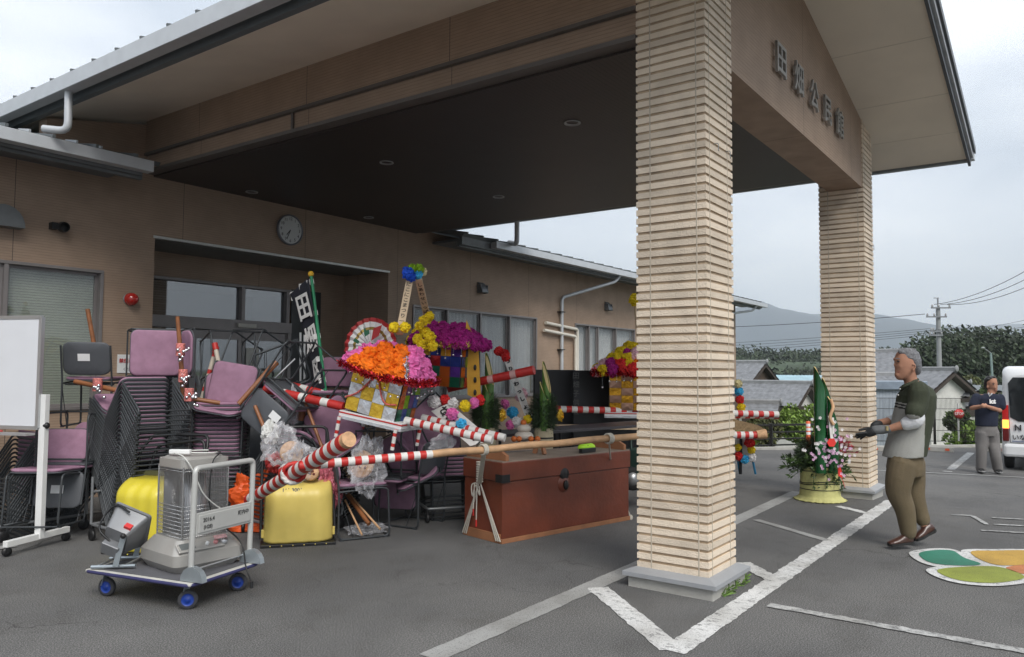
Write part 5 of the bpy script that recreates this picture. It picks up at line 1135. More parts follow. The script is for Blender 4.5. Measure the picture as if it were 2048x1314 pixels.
TIN_R = mat('red_tinsel', (.45, .02, .03), .25, .8, .3, isl=.8); TIN_S = mat('silver_tinsel', (.7, .7, .75), .2, .9, .2); TIN_G = mat('gold_tinsel', (.5, .38, .08), .25, .9, .3)
DCH = BLACK
def foilbox(parent, M, w, d, h, nx, nz, mats, seed=1, side=None, name='foil_panel'):
    """box faces tiled with slightly wrinkled foil squares"""
    rnd = random.Random(seed)
    b = MB(); b.M = M; b.box(-w / 2, w / 2, -d / 2, d / 2, 0, h); b.build('box_core', mat('card_core', (.05, .04, .04), .8), parent)
    for fi, (o, ux, un, W, mm) in enumerate(((Vector((-w / 2, -d / 2, 0)), Vector((1, 0, 0)), Vector((0, -1, 0)), w, mats), (Vector((w / 2, -d / 2, 0)), Vector((0, 1, 0)), Vector((1, 0, 0)), d, side or mats), (Vector((-w / 2, d / 2, 0)), Vector((0, -1, 0)), Vector((-1, 0, 0)), d, side or mats))):
        b = MB(); b.M = M
        for i in range(nx):
            for j in range(nz):
                k = (i + j) % 2 if len(mm) == 2 else rnd.randrange(len(mm))
                p = [o + ux * (W * (i + a)) / nx + Vector((0, 0, h * (j + c) / nz)) + un * (.004 + rnd.uniform(0, .007)) for a, c in ((.01, .01), (.99, .01), (.99, .99), (.01, .99))]
                cc = sum(p, Vector()) / 4 + un * rnd.uniform(-.003, .006); b.add(p + [cc], [(0, 1, 4), (1, 2, 4), (2, 3, 4), (3, 0, 4)], k)
        b.build(name, mm, parent)
def bell(b, c, r=.012, m=0): b.ell(c, r, 10, 6, m)
# frame of the main float: x along the poles, tilted down to the right
def floatM(origin, xdir, zref=UP):
    x = Vector(xdir).normalized(); y = Vector(zref).cross(x).normalized(); z = x.cross(y); M = Matrix((x, y, z)).transposed().to_4x4(); M.translation = Vector(origin); return M
a1, a2 = Q(530, 778, 7.25), Q(985, 880, 6.55); a3, a4 = Q(575, 770, 7.6), Q(1010, 876, 6.95)
fo = Q(765, 830, 7.0)
ft = thing('festival_float', 'gold and silver checked festival float with orange and pink paper flowers on its roof', 'festival float', fo)
FM = floatM(fo, (a2 - a1), UP + LEFT * .0)
for k, (p, q) in enumerate(((a1, a2), (a3, a4))):
    m_ = p.lerp(q, .37); n_ = p.lerp(q, .64)
    b = MB(); striped(b, p, m_, .040, .040, .075, (0, 0, 1)); b.build('left_pole', [RED, WTAPE], ft)
    b = MB(); striped(b, n_, q, .036, .036, .032, (1, 1, 0)); b.build('right_pole', [RED, WTAPE], ft)
WB = mat('white_board', (.70, .70, .70), .6, var=.04)
def tray(M, w, d, parent):
    b = MB(); b.M = M; b.box(-w / 2, w / 2, -d / 2, d / 2, -.075, -.005); b.build('tray', WB, parent)
    b = MB(); b.M = M; b.box(-w / 2 - .003, w / 2 + .003, -d / 2 - .003, d / 2 + .003, -.026, -.014); b.build('red_band', RED, parent)
    b = MB(); b.M = M; b.box(-w / 2 - .002, w / 2 + .002, -d / 2 - .002, d / 2 + .002, -.076, -.05); b.build('foil_edge', SILV, parent)
tray(FM, .62, .46, ft)
for x, y in ((-.29, -.25), (.27, -.25), (-.29, .22), (.29, .22)):
    b = MB(); b.M = FM; striped(b, (x, y, -.06), (x, y, -.24), .018, .018, .03, (1, 0, 1), 8); b.build('leg', [RED, WTAPE], ft)
BODYM = FM @ Matrix.Translation((-.03, -.01, 0)) @ Matrix.Rotation(radians(4), 4, 'Y')
foilbox(ft, BODYM, .50, .38, .37, 4, 3, [GOLD, SILV], 3, side=[T['green'], mat('green_foil', (.02, .18, .10), .25, .7), mat('blue_foil', (.03, .08, .35), .25, .7), mat('orange_foil', (.6, .15, .02), .25, .7), mat('violet_foil', (.10, .02, .18), .3, .6)])
# roof of flowers
def flower_roof(parent, M, cx, h0, h1, w, d, front, right, left, rx=.055, top=.1, seed=1, nfr=(6, 3)):
    b = MB(); b.M = M
    pr = [(-w / 2, -d / 2, h0), (w / 2, -d / 2, h0), (w / 2, d / 2, h0), (-w / 2, d / 2, h0), (cx - top / 2, -.02, h1), (cx + top / 2, .02, h1)]
    b.add(pr, [(0, 1, 5, 4), (1, 2, 5), (2, 3, 4, 5), (3, 0, 4), (0, 3, 2, 1)]); b.build('roof_board', mat('card_core', (0, 0, 0)), parent)
    rnd = random.Random(seed); P = [Vector(p) for p in pr]
    for A, B, C, D, col, nn in ((P[0], P[1], P[5], P[4], front, nfr[0]), (P[1], P[2], P[5], P[5], right, nfr[0] - 1), (P[3], P[0], P[4], P[4], left, nfr[0] - 1), (P[2], P[3], P[4], P[5], left, 4)):
        rows = nfr[1] + 1
        for j in range(rows):
            t = (j + .15) / rows; L0, R0 = A.lerp(D, t), B.lerp(C, t); k = max(1, round(nn * (1 - t * .72)))
            for i in range(k):
                p = L0.lerp(R0, (i + .5) / k) + Vector((rnd.uniform(-.01, .01), 0, rnd.uniform(0, .015))); q = M @ p
                bb = MB(); pom(bb, q, rx * rnd.uniform(.9, 1.2), seed * 31 + i * 7 + j); bb.build('paper_flower', T[col if isinstance(col, str) else col[rnd.randrange(len(col))]], parent)
    return P
RP = flower_roof(ft, BODYM @ Matrix.Translation((0, 0, .015)), .05, .39, .62, .60, .56, 'orange', 'pink', 'pink', .088, .2, 2, (4, 2))
b = MB(); b.M = BODYM; tinsel(b, [(-.34, -.33, .40), (0, -.36, .37), (.36, -.33, .40)], .04, 520, 1); tinsel(b, [(.36, -.33, .40), (.38, 0, .39), (.36, .3, .4)], .045, 420, 2); b.build('red_tinsel', TIN_R, ft)
b = MB(); b.M = BODYM; tinsel(b, [(.33, -.32, .41), (.22, -.18, .54), (.12, -.02, .62)], .035, 240, 3); b.build('silver_tinsel', TIN_S, ft)
def bells(parent, M, x0, x1, y0, y1, z, n, seed, r=.012, l=(.05, .13)):
    rnd = random.Random(seed)
    for k in range(n):
        t = (k + .5) / n; p = Vector((x0 + (x1 - x0) * t, y0 + (y1 - y0) * t, z)); ln = rnd.uniform(*l)
        b = MB(); b.M = M; b.tube([p, p - Vector((0, 0, ln))], .0012, 4); b.ell(p - Vector((0, 0, ln + r)), r * rnd.uniform(.8, 1.3), 10, 6); b.build('bell', CHROME, parent)
bells(ft, BODYM, -.2, .3, -.27, -.27, .37, 7, 3); bells(ft, BODYM, .33, .34, -.25, .28, .38, 8, 4)
b = MB(); b.M = BODYM
for A, B_, s in (((-.26, -.21, .10), (-.02, -.21, .36), .05), ((.0, -.21, .36), (.24, -.21, .16), .1)):
    A, B_ = Vector(A), Vector(B_); b.tube(rcurve([A, A.lerp(B_, .5) - Vector((0, .01, s)), B_], 10), .008, 6)
b.build('twisted_cord', mat('red_white_cord', (.62, .12, .10), .6, var=.5, vs=60), ft)
# two lettered slats meeting under a blue cluster
apex = Q(827, 556, 7.15)
for (px, py, pd, tx, ty, s) in ((799, 668, 6.85, 820, 558, 'にこにこまつり一つ'), (856, 640, 7.6, 837, 558, 'しあわせいっぱい')):
    p, q = Q(px, py, pd), Q(tx, ty, 7.15); b = MB(); b.bar(p, q, .065, .022, up=NEAR); sl_ = b.build('lettered_slat', PALEW, ft)
    ax = (p - q).normalized(); n_ = NEAR - ax * NEAR.dot(ax); n_.normalize(); xr = ax.cross(n_) * -1
    xr = n_.cross(-ax) * -1 if False else (-ax).cross(n_)
    L_ = (p - q).length
    for k, ch in enumerate(s): text(ch, .05, frame(q.lerp(p, .12 + .86 * k / len(s)) + n_ * .013, (-ax).cross(n_), -ax), 'lettering', BLACK, sl_, .0006, .0006)
for (x, y, r, c) in ((815, 545, .055, 'blue'), (822, 553, .05, 'blue'), (835, 550, .05, 'sky'), (838, 538, .05, 'green'), (846, 543, .04, 'cream'), (825, 536, .04, 'green')): poms(ft, 'paper_flower', [(Q(x, y, 7.1 + (x - 820) * .004), r)], c)
poms(ft, 'paper_flower', [(Q(788, 655, 6.8), .048), (Q(810, 655, 6.8), .048)], 'yellow')
# second float behind ---------------------------------------------------
f2 = thing('festival_float', 'festival float with a magenta and yellow flower roof behind the gold and silver one', 'festival float', Q(893, 775, 7.75))
M2_ = floatM(Q(893, 772, 7.75), RIGHT * 1 - UP * .06 + NEAR * .35)
foilbox(f2, M2_, .44, .36, .40, 4, 4, [mat('green_foil', (0, 0, 0)), mat('blue_foil', (0, 0, 0)), mat('orange_foil', (0, 0, 0)), T['purple'], mat('red_foil', (.4, .02, .02), .25, .6), GOLD, mat('lime_foil', (.2, .3, .02), .3, .5)], 8)
flower_roof(f2, M2_, -.05, .42, .62, .66, .5, 'magenta', 'magenta', 'yellow', .06, .25, 5, (7, 3))
poms(f2, 'paper_flower', [(Q(843, 690, 7.4), .06), (Q(860, 675, 7.4), .06), (Q(850, 665, 7.45), .055), (Q(835, 678, 7.4), .05), (Q(865, 693, 7.35), .05), (Q(848, 640, 7.4), .05), (Q(860, 632, 7.45), .045), (Q(838, 652, 7.4), .045)], 'yellow')
b = MB(); b.M = M2_; tinsel(b, [(-.34, -.27, .42), (0, -.28, .41), (.34, -.27, .42)], .035, 320, 7); b.build('gold_tinsel', TIN_G, f2)
bells(f2, M2_, -.2, .3, -.28, -.28, .40, 6, 14, .01)
# third float, cut by the near pillar --------------------------------------
f3 = thing('festival_float', 'amber-boxed festival float with mixed bright flowers, partly behind the near pillar', 'festival float', Q(1275, 828, 9.9))
M3 = floatM(Q(1278, 822, 9.9), RIGHT + NEAR * .15)
foilbox(f3, M3 @ Matrix.Translation((0, 0, .02)), .74, .5, .46, 5, 5, [mat('amber_foil', (.55, .27, .02), .25, .8, bump=.5, bs=25), mat('copper_foil', (.35, .2, .14), .3, .8, bump=.5, bs=25)], 12)
flower_roof(f3, M3, .05, .50, .86, 1.06, .7, ['yellow', 'palepink', 'magenta', 'red', 'orange'], ['orange', 'red'], ['palepink', 'yellow'], .08, .2, 9, (8, 4))
b = MB(); b.M = M3; tinsel(b, [(-.54, -.37, .5), (0, -.38, .49), (.54, -.37, .5)], .07, 520, 17); tinsel(b, [(-.54, -.37, .5), (-.56, 0, .49), (-.54, .37, .5)], .07, 320, 18); b.build('red_tinsel', TIN_R, f3)
bells(f3, M3, -.5, .3, -.38, -.38, .5, 9, 24, .013, (.08, .22)); tray(M3, .86, .6, f3); poms(f3, 'paper_flower', [(Q(1270, 600, 9.9), .085)], 'yellow')
b = MB(); b.tube([Q(1270, 605, 9.9), Q(1278, 700, 9.9)], .02, 8); b.build('top_stem', PALEW, f3)
for y0, y1, d in ((818, 829, 9.6), (824, 832, 10.3)):
    b = MB(); striped(b, Q(1110, y0, d), Q(1556, y1, d + .4), .042, .042, .07); b.build('pole', [RED, WTAPE], f3)
b = MB(); striped(b, Q(1440, 870, 9.6), Q(1513, 870, 9.6), .045, .045, .05); b.build('lower_pole', [RED, WTAPE], f3)
b = MB(); b.tube([Q(1513, 870, 9.6), Q(1532, 868, 9.6)], [.055, .062], 14); b.build('cut_end', ENDW, f3)
# big folding paper fan --------------------------------------------------------
fc = Q(742, 694, 7.45); t = thing('paper_fan', 'large round red and white pleated paper fan behind the gold and silver float', 'paper fan', fc)
zf = (NEAR * .93 + LEFT * .35 + UP * .05).normalized(); xf = UP.cross(zf).normalized(); FN = Matrix((xf, zf.cross(xf), zf)).transposed().to_4x4(); FN.translation = fc
GB = mat('gold_paper', (.28, .19, .04), .45, .4)
n = 22; b = MB(); b.M = FN
radii = [(.04, 1), (.11, 1), (.165, 1), (.17, 2), (.195, 2), (.20, 1), (.245, 1), (.25, 0), (.285, 0)]
for k in range(n):
    for half in (0, 1):
        a0, a1_ = 2 * pi * (k + half / 2) / n, 2 * pi * (k + half / 2 + .5) / n; z0_, z1_ = (0, .028) if half == 0 else (.028, 0)
        for (r0, _), (r1, m1) in zip(radii, radii[1:]):
            jag = .012 * (half) if r1 == .245 else 0
            b.add([(r0 * cos(a0), r0 * sin(a0), z0_ * r0 * 3.4), (r1 * cos(a0), r1 * sin(a0), z0_ * r1 * 3.4), ((r1 + jag) * cos(a1_), (r1 + jag) * sin(a1_), z1_ * r1 * 3.4), (r0 * cos(a1_), r0 * sin(a1_), z1_ * r0 * 3.4)], [(0, 1, 2, 3)], m1)
b.build('pleated_paper', [mat('dark_red_paper', (.36, .02, .02), .6), mat('white_paper', (.68, .67, .65), .7, var=.05), GB], t, solid=.002)
b = MB(); b.M = FN; b.prism([(-.01, .09, .1), (.04, .12, .1), (.03, .16, .1), (.0, .15, .1), (-.03, .19, .1), (-.02, .12, .1)], (0, 0, .003)); b.prism([(-.14, .05, .1), (-.08, .02, .1), (-.07, .05, .1), (-.12, .08, .1)], (0, 0, .003)); b.build('green_crane', mat('green_paper', (.02, .12, .06), .6), t)
b = MB(); b.M = FN; b.prism([(.06, .05, .1), (.14, .1, .1), (.17, .2, .1), (.08, .17, .1)], (0, 0, .003)); b.build('red_panel', mat('dark_red_paper', (0, 0, 0)), t)
for k in range(6): b = MB(); p = Q(700 + (k % 3) * 12, 735 + k * 3, 7.2); b.ell(p, .017, 12, 8); b.tube([p, p + UP * .09], .0012, 4); b.build('bell', CHROME, t)
# black banner -----------------------------------------------------------------
bp, bq = Q(622, 548, 7.7), Q(653, 800, 7.45); t = thing('banner', 'black banner with white characters on a green pole, leaning before the entrance', 'banner', bq)
b = MB(); b.tube([bp, bq], .016, 10); b.build('pole', mat('green_pole', (.01, .22, .09), .4), t)
b = MB(); tl = Q(580, 588, 7.85); b.tube([bp + (bq - bp) * .04, tl], .006, 6); b.build('cross_rod', WHITE, t); b = MB(); b.ell(bp, (.03, .03, .03)); b.build('finial', mat('yellow_cap', (.7, .4, .02), .5), t)
Lp = [(580, 588), (588, 607), (600, 640), (613, 690), (622, 730), (627, 790)]
def ban(u, v):
    k = min(4, int(v * 5)); f_ = v * 5 - k; l = Vector(Lp[k]).lerp(Vector(Lp[k + 1]), f_); r = Vector((617 + 33 * v, 556 + 220 * v)); p = l.lerp(r, u)
    return Q(p.x, p.y, 7.82 - .15 * u - .2 * v + .03 * sin(v * 9 + u * 3))
b = MB(); b.grid(ban, 10, 30); b.build('cloth', mat('black_cloth', (.012, .012, .02), .9, var=.1), t, solid=.003)
for (u, v, sx, s, sk, ch) in ((.50, .27, .80, .31, 0, '田'), (.5, .57, .70, .27, 0, '畑'), (.5, .84, .66, .25, 0, '区')):
    o = ban(u, v); x = (ban(u + .3, v - .02) - ban(u - .3, v + .02)); y = ban(u, v - .08) - ban(u, v + .08); M = Matrix((x.normalized(), y.normalized(), x.cross(y).normalized())).transposed().to_4x4(); M.translation = o + NEAR * .022
    text(ch, s, M, 'lettering', WTAPE, t, .002, .006, sx=sx)
for v in (.0, .3, .52, .73, .93):
    b = MB(); p = bp.lerp(bq, .06 + v * .84); b.bar(p - RIGHT * .05 - UP * .015, p + RIGHT * .02, .004, .05, up=UP); b.build('loop', WTAPE, t)
for u in (.1, .5): b = MB(); p = tl.lerp(bp, u + .02); b.bar(p, p - UP * .09 + RIGHT * .015, .045, .003, up=NEAR); b.build('loop', WTAPE, t)
# sticks, bats and tapes ----------------------------------------------------------
def stick(name, label, cat, p, q, r, m, group=None, n=10, r2=None):
    p, q = Q(*p), Q(*q); t = thing(name, label, cat, p, 0, group); b = MB(); b.tube([p, q], [r, r2 or r], n); b.build('shaft', m, t); return t
stick('wooden_staff', 'brown wooden staff standing behind the labelled chair by the window', 'staff', (190, 700, 7.9), (175, 618, 7.9), .022, BRWD)
t = stick('jingle_staff', 'brown staff with red cords and bells before the large pink seat', 'staff', (368, 800, 7.05), (355, 633, 7.05), .024, BRWD, r2=.018)
CORD = mat('red_white_twist', (.6, .2, .18), .7, var=.6, vs=70)
def jing(t, px, py, d, s):
    b = MB(); c = Q(px, py, d)
    for k in range(14): b.tube([c + (RIGHT * cos(q * pi / 4 + k) * .035 + FH * sin(q * pi / 4 + k) * .035 + UP * (.008 * k - .05)) for q in range(8)], .007, 5, closed=True)
    b.build('cord', CORD, t)
    for k in range(9): rn = random.Random(k + s); b = MB(); b.ell(c + RIGHT * rn.uniform(-.02, .09) + UP * rn.uniform(-.11, .02) + NEAR * rn.uniform(.02, .05), .016, 10, 7); b.build('bell', CHROME, t)
jing(t, 361, 700, 7.02, 1); jing(t, 366, 752, 7.0, 5)
t = stick('jingle_staff', 'brown staff with bells lying flat on top of the stack by the window', 'staff', (150, 763, 7.0), (240, 782, 6.9), .022, BRWD); jing(t, 195, 770, 6.9, 9)
t = stick('jingle_staff', 'brown staff with bells lying across the stack behind the trolley', 'staff', (372, 796, 6.9), (440, 806, 7.0), .020, BRWD); jing(t, 378, 790, 6.88, 19)
stick('wooden_bat', 'flat brown wooden bat slanting up to the right before the doors', 'bat', (477, 808, 7.1), (553, 724, 7.3), .022, BRWD, r2=.030)
stick('metal_crutch', 'thin grey metal bar slanting beside the brown bat', 'bar', (505, 800, 7.25), (590, 718, 7.5), .010, GREY)
stick('wooden_rod', 'short brown rod rising from the white plastic wrapping', 'rod', (530, 860, 6.9), (510, 812, 7.0), .018, BRWD)
stick('wooden_prop', 'long thin brown prop leaning below the striped poles', 'prop', (650, 910, 7.0), (604, 788, 7.2), .016, BRWD)
stick('wooden_board', 'short thick brown board hanging below the striped poles', 'board', (600, 840, 7.3), (610, 796, 7.3), .04, BRWD)
for k, (p, q, lb) in enumerate((((403, 800, 7.8), (430, 705, 7.9), 'left arm of the white and red taped rods behind the pile'), ((454, 812, 7.6), (432, 700, 7.8), 'right arm of the white and red taped rods behind the pile'))):
    p, q = Q(*p), Q(*q); t = thing('taped_rod', lb, 'rod', p, 0, 'taped rods'); b = MB(); striped(b, p, q, .022, .022, .045, (1, 1, 0, 1)); b.build('rod', [RED, mat('cream_tape', (.55, .48, .40), .7)], t)
    b = MB(); b.tube([q, q + (q - p) * .12], [.03, .03], 8); b.build('red_top', RED, t)
for k, px in enumerate((601, 609)):
    stick('white_pole', ('left' if k == 0 else 'right') + ' of two thin white poles standing behind the black banner', 'pole', (px, 770, 8.6), (px, 665, 8.6), .011, WHITE, 'white poles')
stick('taped_pole', 'thick red pole with white rings rising to the right behind the bamboo', 'pole', (895, 778, 7.9), (905, 775, 7.9), .04, RED)
tp = [o for o in COL.objects if o.name.startswith('taped_pole')][0]
b = MB(); striped(b, Q(900, 776, 7.9), Q(1068, 740, 7.6), .040, .045, .06, (0, 0, 0, 1)); b.build('wrapping', [RED, mat('pink_white_tape', (.6, .35, .33), .6)], tp)
t = thing('yellow_slat', 'long bright yellow slat standing between the rear float and the bamboo', 'slat', Q(955, 800, 7.7)); b = MB(); o = [Q(x, y, 7.65) for x, y in ((935, 790), (962, 800), (957, 700), (944, 665), (933, 640), (931, 665))]
b.prism(o, FH * .02); b.build('board', mat('yellow_board', (.70, .36, .03), .6), t)
b = MB()
for y in (700, 735, 760, 785): b.ell(Q(950, y, 7.63), (.022, .01, .03), 10, 6)
b.build('dark_marks', BLACK, t)
# lettered white boards with pompoms --------------------------------------------------
def wboard(name, label, P4, s, chars, cols, size, rowp):
    o = [Q(*p) for p in P4]; t = thing(name, label, 'sign board', o[0]); b = MB(); b.prism(o, FH * .015); b.build('board', WTAPE, t)
    y = (o[0] - o[1]).normalized(); x = (o[2] - o[1]); x = (x - y * x.dot(y)).normalized(); cc = (o[0] + o[1] + o[2] + o[3]) / 4
    for k, ch in enumerate(chars): text(ch, size, frame(o[0].lerp(o[1], (k + .6) / len(chars)).lerp(o[3].lerp(o[2], (k + .6) / len(chars)), .5) + NEAR * .008, x, y), 'lettering', BLACK, t, .001, .003)
    for (px, py, d, c, r) in rowp: poms(t, 'paper_flower', [(Q(px, py, d), r)], c)
    return t
wboard('lettered_board', 'slanted white board with bold black characters and a row of pompoms', ((898, 806, 7.3), (985, 880, 7.0), (940, 892, 7.0), (862, 822, 7.3)), 0, 'ねがいごと', [], .10,
       [(868, 803, 7.3, 'white', .062), (890, 800, 7.35, 'red', .05), (907, 806, 7.3, 'white', .05), (930, 812, 7.25, 'yellow', .055), (948, 806, 7.3, 'pink', .05), (905, 828, 7.1, 'pink', .058), (923, 848, 7.05, 'sky', .05), (960, 800, 7.4, 'red', .05)])
wboard('slat_sign', 'long white lettered slat with red pompoms at its top, leaning between the bamboos', ((1000, 700, 8.5), (1052, 838, 8.1), (1066, 834, 8.1), (1014, 700, 8.5)), 0, 'まつりだわっしょい', [], .055,
       [(998, 703, 8.5, 'red', .055), (1012, 715, 8.45, 'red', .05), (1010, 708, 8.5, 'red', .05), (1045, 788, 8.3, 'palepink', .06), (1040, 795, 8.3, 'palepink', .05), (1025, 825, 8.2, 'sky', .06), (1010, 808, 8.2, 'pink', .05), (1035, 845, 8.1, 'white', .06), (1020, 850, 8.1, 'pink', .05), (1055, 838, 8.05, 'yellow', .045)])
# kadomatsu -------------------------------------------------------------------------
BAM = mat('bamboo', (.10, .22, .04), .35, var=.25, vs=5); BAMD = mat('dark_bamboo', (.008, .075, .02), .22, var=.2, vs=5, coat=.3); CUT = mat('bamboo_cut', (.62, .48, .20), .6, var=.1)
def bamboo(parent, p, h, r, m, cutdir, cut=.3, nodes=3):
    b = MB(); p = Vector(p); n = 20; zs = [0]
    for k in range(1, nodes + 1): z = h * k / (nodes + .6) * .9; zs += [z - .012, z - .004, z + .004, z + .012]
    zs = [z for z in zs if z < h - cut - .02]
    rr = [r * (1.06 if i and (i % 4 in (2, 3)) else 1) for i in range(len(zs))]; cd_ = Vector(cutdir).normalized()
    ring = lambda z, q: [p + Vector((q * cos(2 * pi * j / n), q * sin(2 * pi * j / n), z)) for j in range(n)]
    vs = []
    for z, q in zip(zs, rr): vs += ring(z, q)
    top = [p + Vector((r * cos(2 * pi * j / n), r * sin(2 * pi * j / n), h - cut / 2 - cut / 2 * (Vector((cos(2 * pi * j / n), sin(2 * pi * j / n), 0)).dot(cd_)))) for j in range(n)]
    vs += top; k = len(zs)
    b.add(vs, [(i * n + j, i * n + (j + 1) % n, (i + 1) * n + (j + 1) % n, (i + 1) * n + j) for i in range(k) for j in range(n)], 0, True)
    inn = [v + (p + Vector((0, 0, (v - p).z)) - v) * .22 for v in top]; b.add(top + inn, [(j, (j + 1) % n, n + (j + 1) % n, n + j) for j in range(n)], 1); b.add([v - UP * .03 for v in inn], [list(range(n))], 1)
    b.build('bamboo', [m, CUT], parent)
MATW = mat('straw_wrap', (.52, .50, .20), .8, var=.12, vs=12, bump=.5, bs=60); BEW = mat('beige_wrap', (.42, .36, .24), .8, var=.1, bump=.4, bs=60)
PINE = mat('pine_needles', (.03, .055, .02), .7, var=.4, isl=.7)
def needles(b, c, r, n, l, seed):
    rnd = random.Random(seed)
    for k in range(n):
        d = Vector((rnd.gauss(0, 1), rnd.gauss(0, 1), rnd.gauss(0, 1))).normalized(); q = rnd.random() ** .4; p = Vector(c) + Vector((d.x * r[0], d.y * r[1], d.z * r[2])) * q
        e = (d + Vector((rnd.gauss(0, .5), rnd.gauss(0, .5), rnd.gauss(0, .5)))).normalized(); s = e.orthogonal().normalized() * .0035; b.add([p - s, p + s, p + e * l], [(0, 1, 2)])
for k, (px, d, top, lb) in enumerate(((972, 8.0, 705, 'pine and cut-bamboo decoration left of the leaning white slat'), (1087, 8.1, 722, 'pine and cut-bamboo decoration right of the leaning white slat'))):
    p = Q(px, 880, d); z0 = p.z; t = thing('new_year_pine', lb, 'pine decoration', p, 0, 'small pine decorations'); zt_ = 1.5 + (742 - top) / F * d
    b = MB(); b.lathe([(.10, -.1), (.105, 0), (.10, .12), (.09, .13)], 20, p); b.build('wrap', BEW, t)
    b = MB(); b.lathe([(.107, .02), (.109, .027), (.107, .034)], 20, p); b.build('tie', BLACK, t)
    bamboo(t, p + UP * .1 + RIGHT * .03, zt_ - z0 - .1, .048, BAM, RIGHT + NEAR * .6, .34, 2)
    bamboo(t, p + UP * .1 - FH * .06 - RIGHT * .0, (zt_ - z0) * .62, .045, BAM, RIGHT + NEAR * .3, .2, 2)
    b = MB(); needles(b, p + UP * .28, (.14, .14, .22), 3600, .07, k + 3); b.build('pine_foliage', PINE, t)
    b = MB(); pom(b, p + RIGHT * .17 + UP * .26 + NEAR * .06, .055, k, sq=(.6, .6, 1.2)); b.build('gold_ornament', GOLD, t)
t = thing('table', 'dark folding table standing behind the chest', 'table', Q(1190, 850, 8.6))
b = MB(); b.bar(Q(990, 868, 8.3), Q(1300, 846, 9.2), .5, .03); b.build('tabletop', mat('table_dark', (.05, .045, .05), .45), t, bev=.004)
for px, d in ((1000, 8.2), (1120, 8.5), (1285, 9.1)):
    p = Q(px, 858, d); b = MB(); b.tube([p, Vector((p.x, p.y, 0))], .016, 8); b.build('leg', BLACK, t)
t = thing('wooden_bench', 'pale wooden plank bench under the third float', 'bench', Q(1150, 850, 9.3)); b = MB(); b.bar(Q(1095, 853, 9.3), Q(1290, 855, 9.8), .12, .05); b.build('plank', PALEW, t)
for px, d in ((1110, 9.4), (1280, 9.7)): p = Q(px, 856, d); b = MB(); b.bar(p, Vector((p.x, p.y, 0)), .04, .04); b.build('leg', BLACK, t)
t = thing('rice_cake_offering', 'stacked round rice cakes topped with an orange on the table', 'rice cakes', Q(1048, 878, 8.0))
b = MB(); b.ell(Q(1048, 872, 8.0), (.10, .10, .055), 24, 12); b.build('lower_cake', mat('rice_cake', (.66, .60, .52), .5, var=.04), t); b = MB(); b.ell(Q(1048, 857, 8.0), (.075, .075, .045), 24, 12); b.build('upper_cake', mat('rice_cake', (0, 0, 0)), t)
b = MB(); b.ell(Q(1047, 845, 8.0), .032, 16, 10); b.build('orange', mat('orange_skin', (.65, .16, .03), .5, bump=.3, bs=200), t)
for k, px in enumerate((1028, 1038, 1062, 1075)):
    t = thing('orange', ['leftmost small orange before the rice cakes', 'small orange second from the left before the rice cakes', 'small orange third from the left before the rice cakes', 'rightmost small orange before the rice cakes'][k], 'orange', Q(px, 880, 7.9), 0, 'oranges on the table'); b = MB(); b.ell(Q(px, 878, 7.9), .03, 14, 9); b.build('fruit', mat('orange_skin', (0, 0, 0)), t)
# black boards
BB = mat('black_board', (.022, .022, .024), .5, var=.2, vs=2)
for k, (x0, y0, x1, y1, d, lb) in enumerate(((1068, 741, 1150, 738, 9.6, 'left black folding board standing behind the table'), (1146, 737, 1300, 745, 9.9, 'right black folding board with faint writing behind the third float'))):
    p, q = Q(x0, y0, d), Q(x1, y1, d + .5); t = thing('black_board', lb, 'board', Vector((p.x, p.y, 0)), 0, 'black boards'); b = MB(); zt_ = (p.z + q.z) / 2; P_0 = Vector((p.x, p.y, 0)); Q_0 = Vector((q.x, q.y, 0)); b.bar(P_0 + UP * (zt_ / 2 + .2), Q_0 + UP * (zt_ / 2 + .2), .03, zt_ - .4); b.build('panel', BB, t, bev=.005)
    b = MB(); b.tube([P_0 + UP * .3, P_0], .015, 6); b.build('leg', BLACK, t); b = MB(); b.tube([Q_0 + UP * .3, Q_0], .015, 6); b.build('leg', BLACK, t)
    if k:
        for j, ch in enumerate('田畑子供会'): text(ch, .09, frame(Q(1152, 752 + j * 18, 9.86), RIGHT, UP), 'lettering', mat('chalk', (.16, .16, .15), .9), t, .0005)
# wrapped bundles ---------------------------------------------------------------------
FILM = mat('plastic_film', (.80, .80, .84), .12, var=.1, vs=20, alpha=.22, spec=1, bump=.6, bs=14); FILMP = mat('pink_film', (.70, .18, .24), .2, var=.3, vs=14, alpha=.6, bump=.9, bs=30)
def film(name, parent, c, r, m, seed, top=1.0):
    b = MB(); c = Vector(c)
    def fn(u, v):
        a, t_ = 2 * pi * u, pi * v; d = Vector((sin(t_) * cos(a), sin(t_) * sin(a), -cos(t_))); q = 1 + .35 * noise.fractal(d * 2.2 + Vector((seed, 0, 0)), .8, 2, 5) + .12 * sin(a * 9 + seed + 3 * v)
        tap = 1 - (1 - top) * v; return c + Vector((d.x * r[0] * tap, d.y * r[1] * tap, d.z * r[2])) * q
    b.grid(fn, 56, 36, sm=False); return b.build(name, m, parent)
def disc(parent, c, r, n_, name='wooden_disc'):
    z = Vector(n_).normalized(); x = UP.cross(z).normalized(); R = Matrix((x, z.cross(x), z)).transposed(); b = MB(); b.lathe([(0, .02), (r * .9, .02), (r, .01), (r, -.02), (0, -.02)], 28, c, R); o = b.build(name, ENDW, parent)
    b = MB(); rnd = random.Random(4)
    for k in range(7): a = rnd.random() * 6.3; q = r * rnd.uniform(.1, .6); b.ell(Vector(c) + R @ Vector((q * cos(a), q * sin(a), .021)), (.012, .012, .012), 8, 5)
    b.build('burnt_mark', mat('burnt', (.14, .03, .02), .7), o); return o
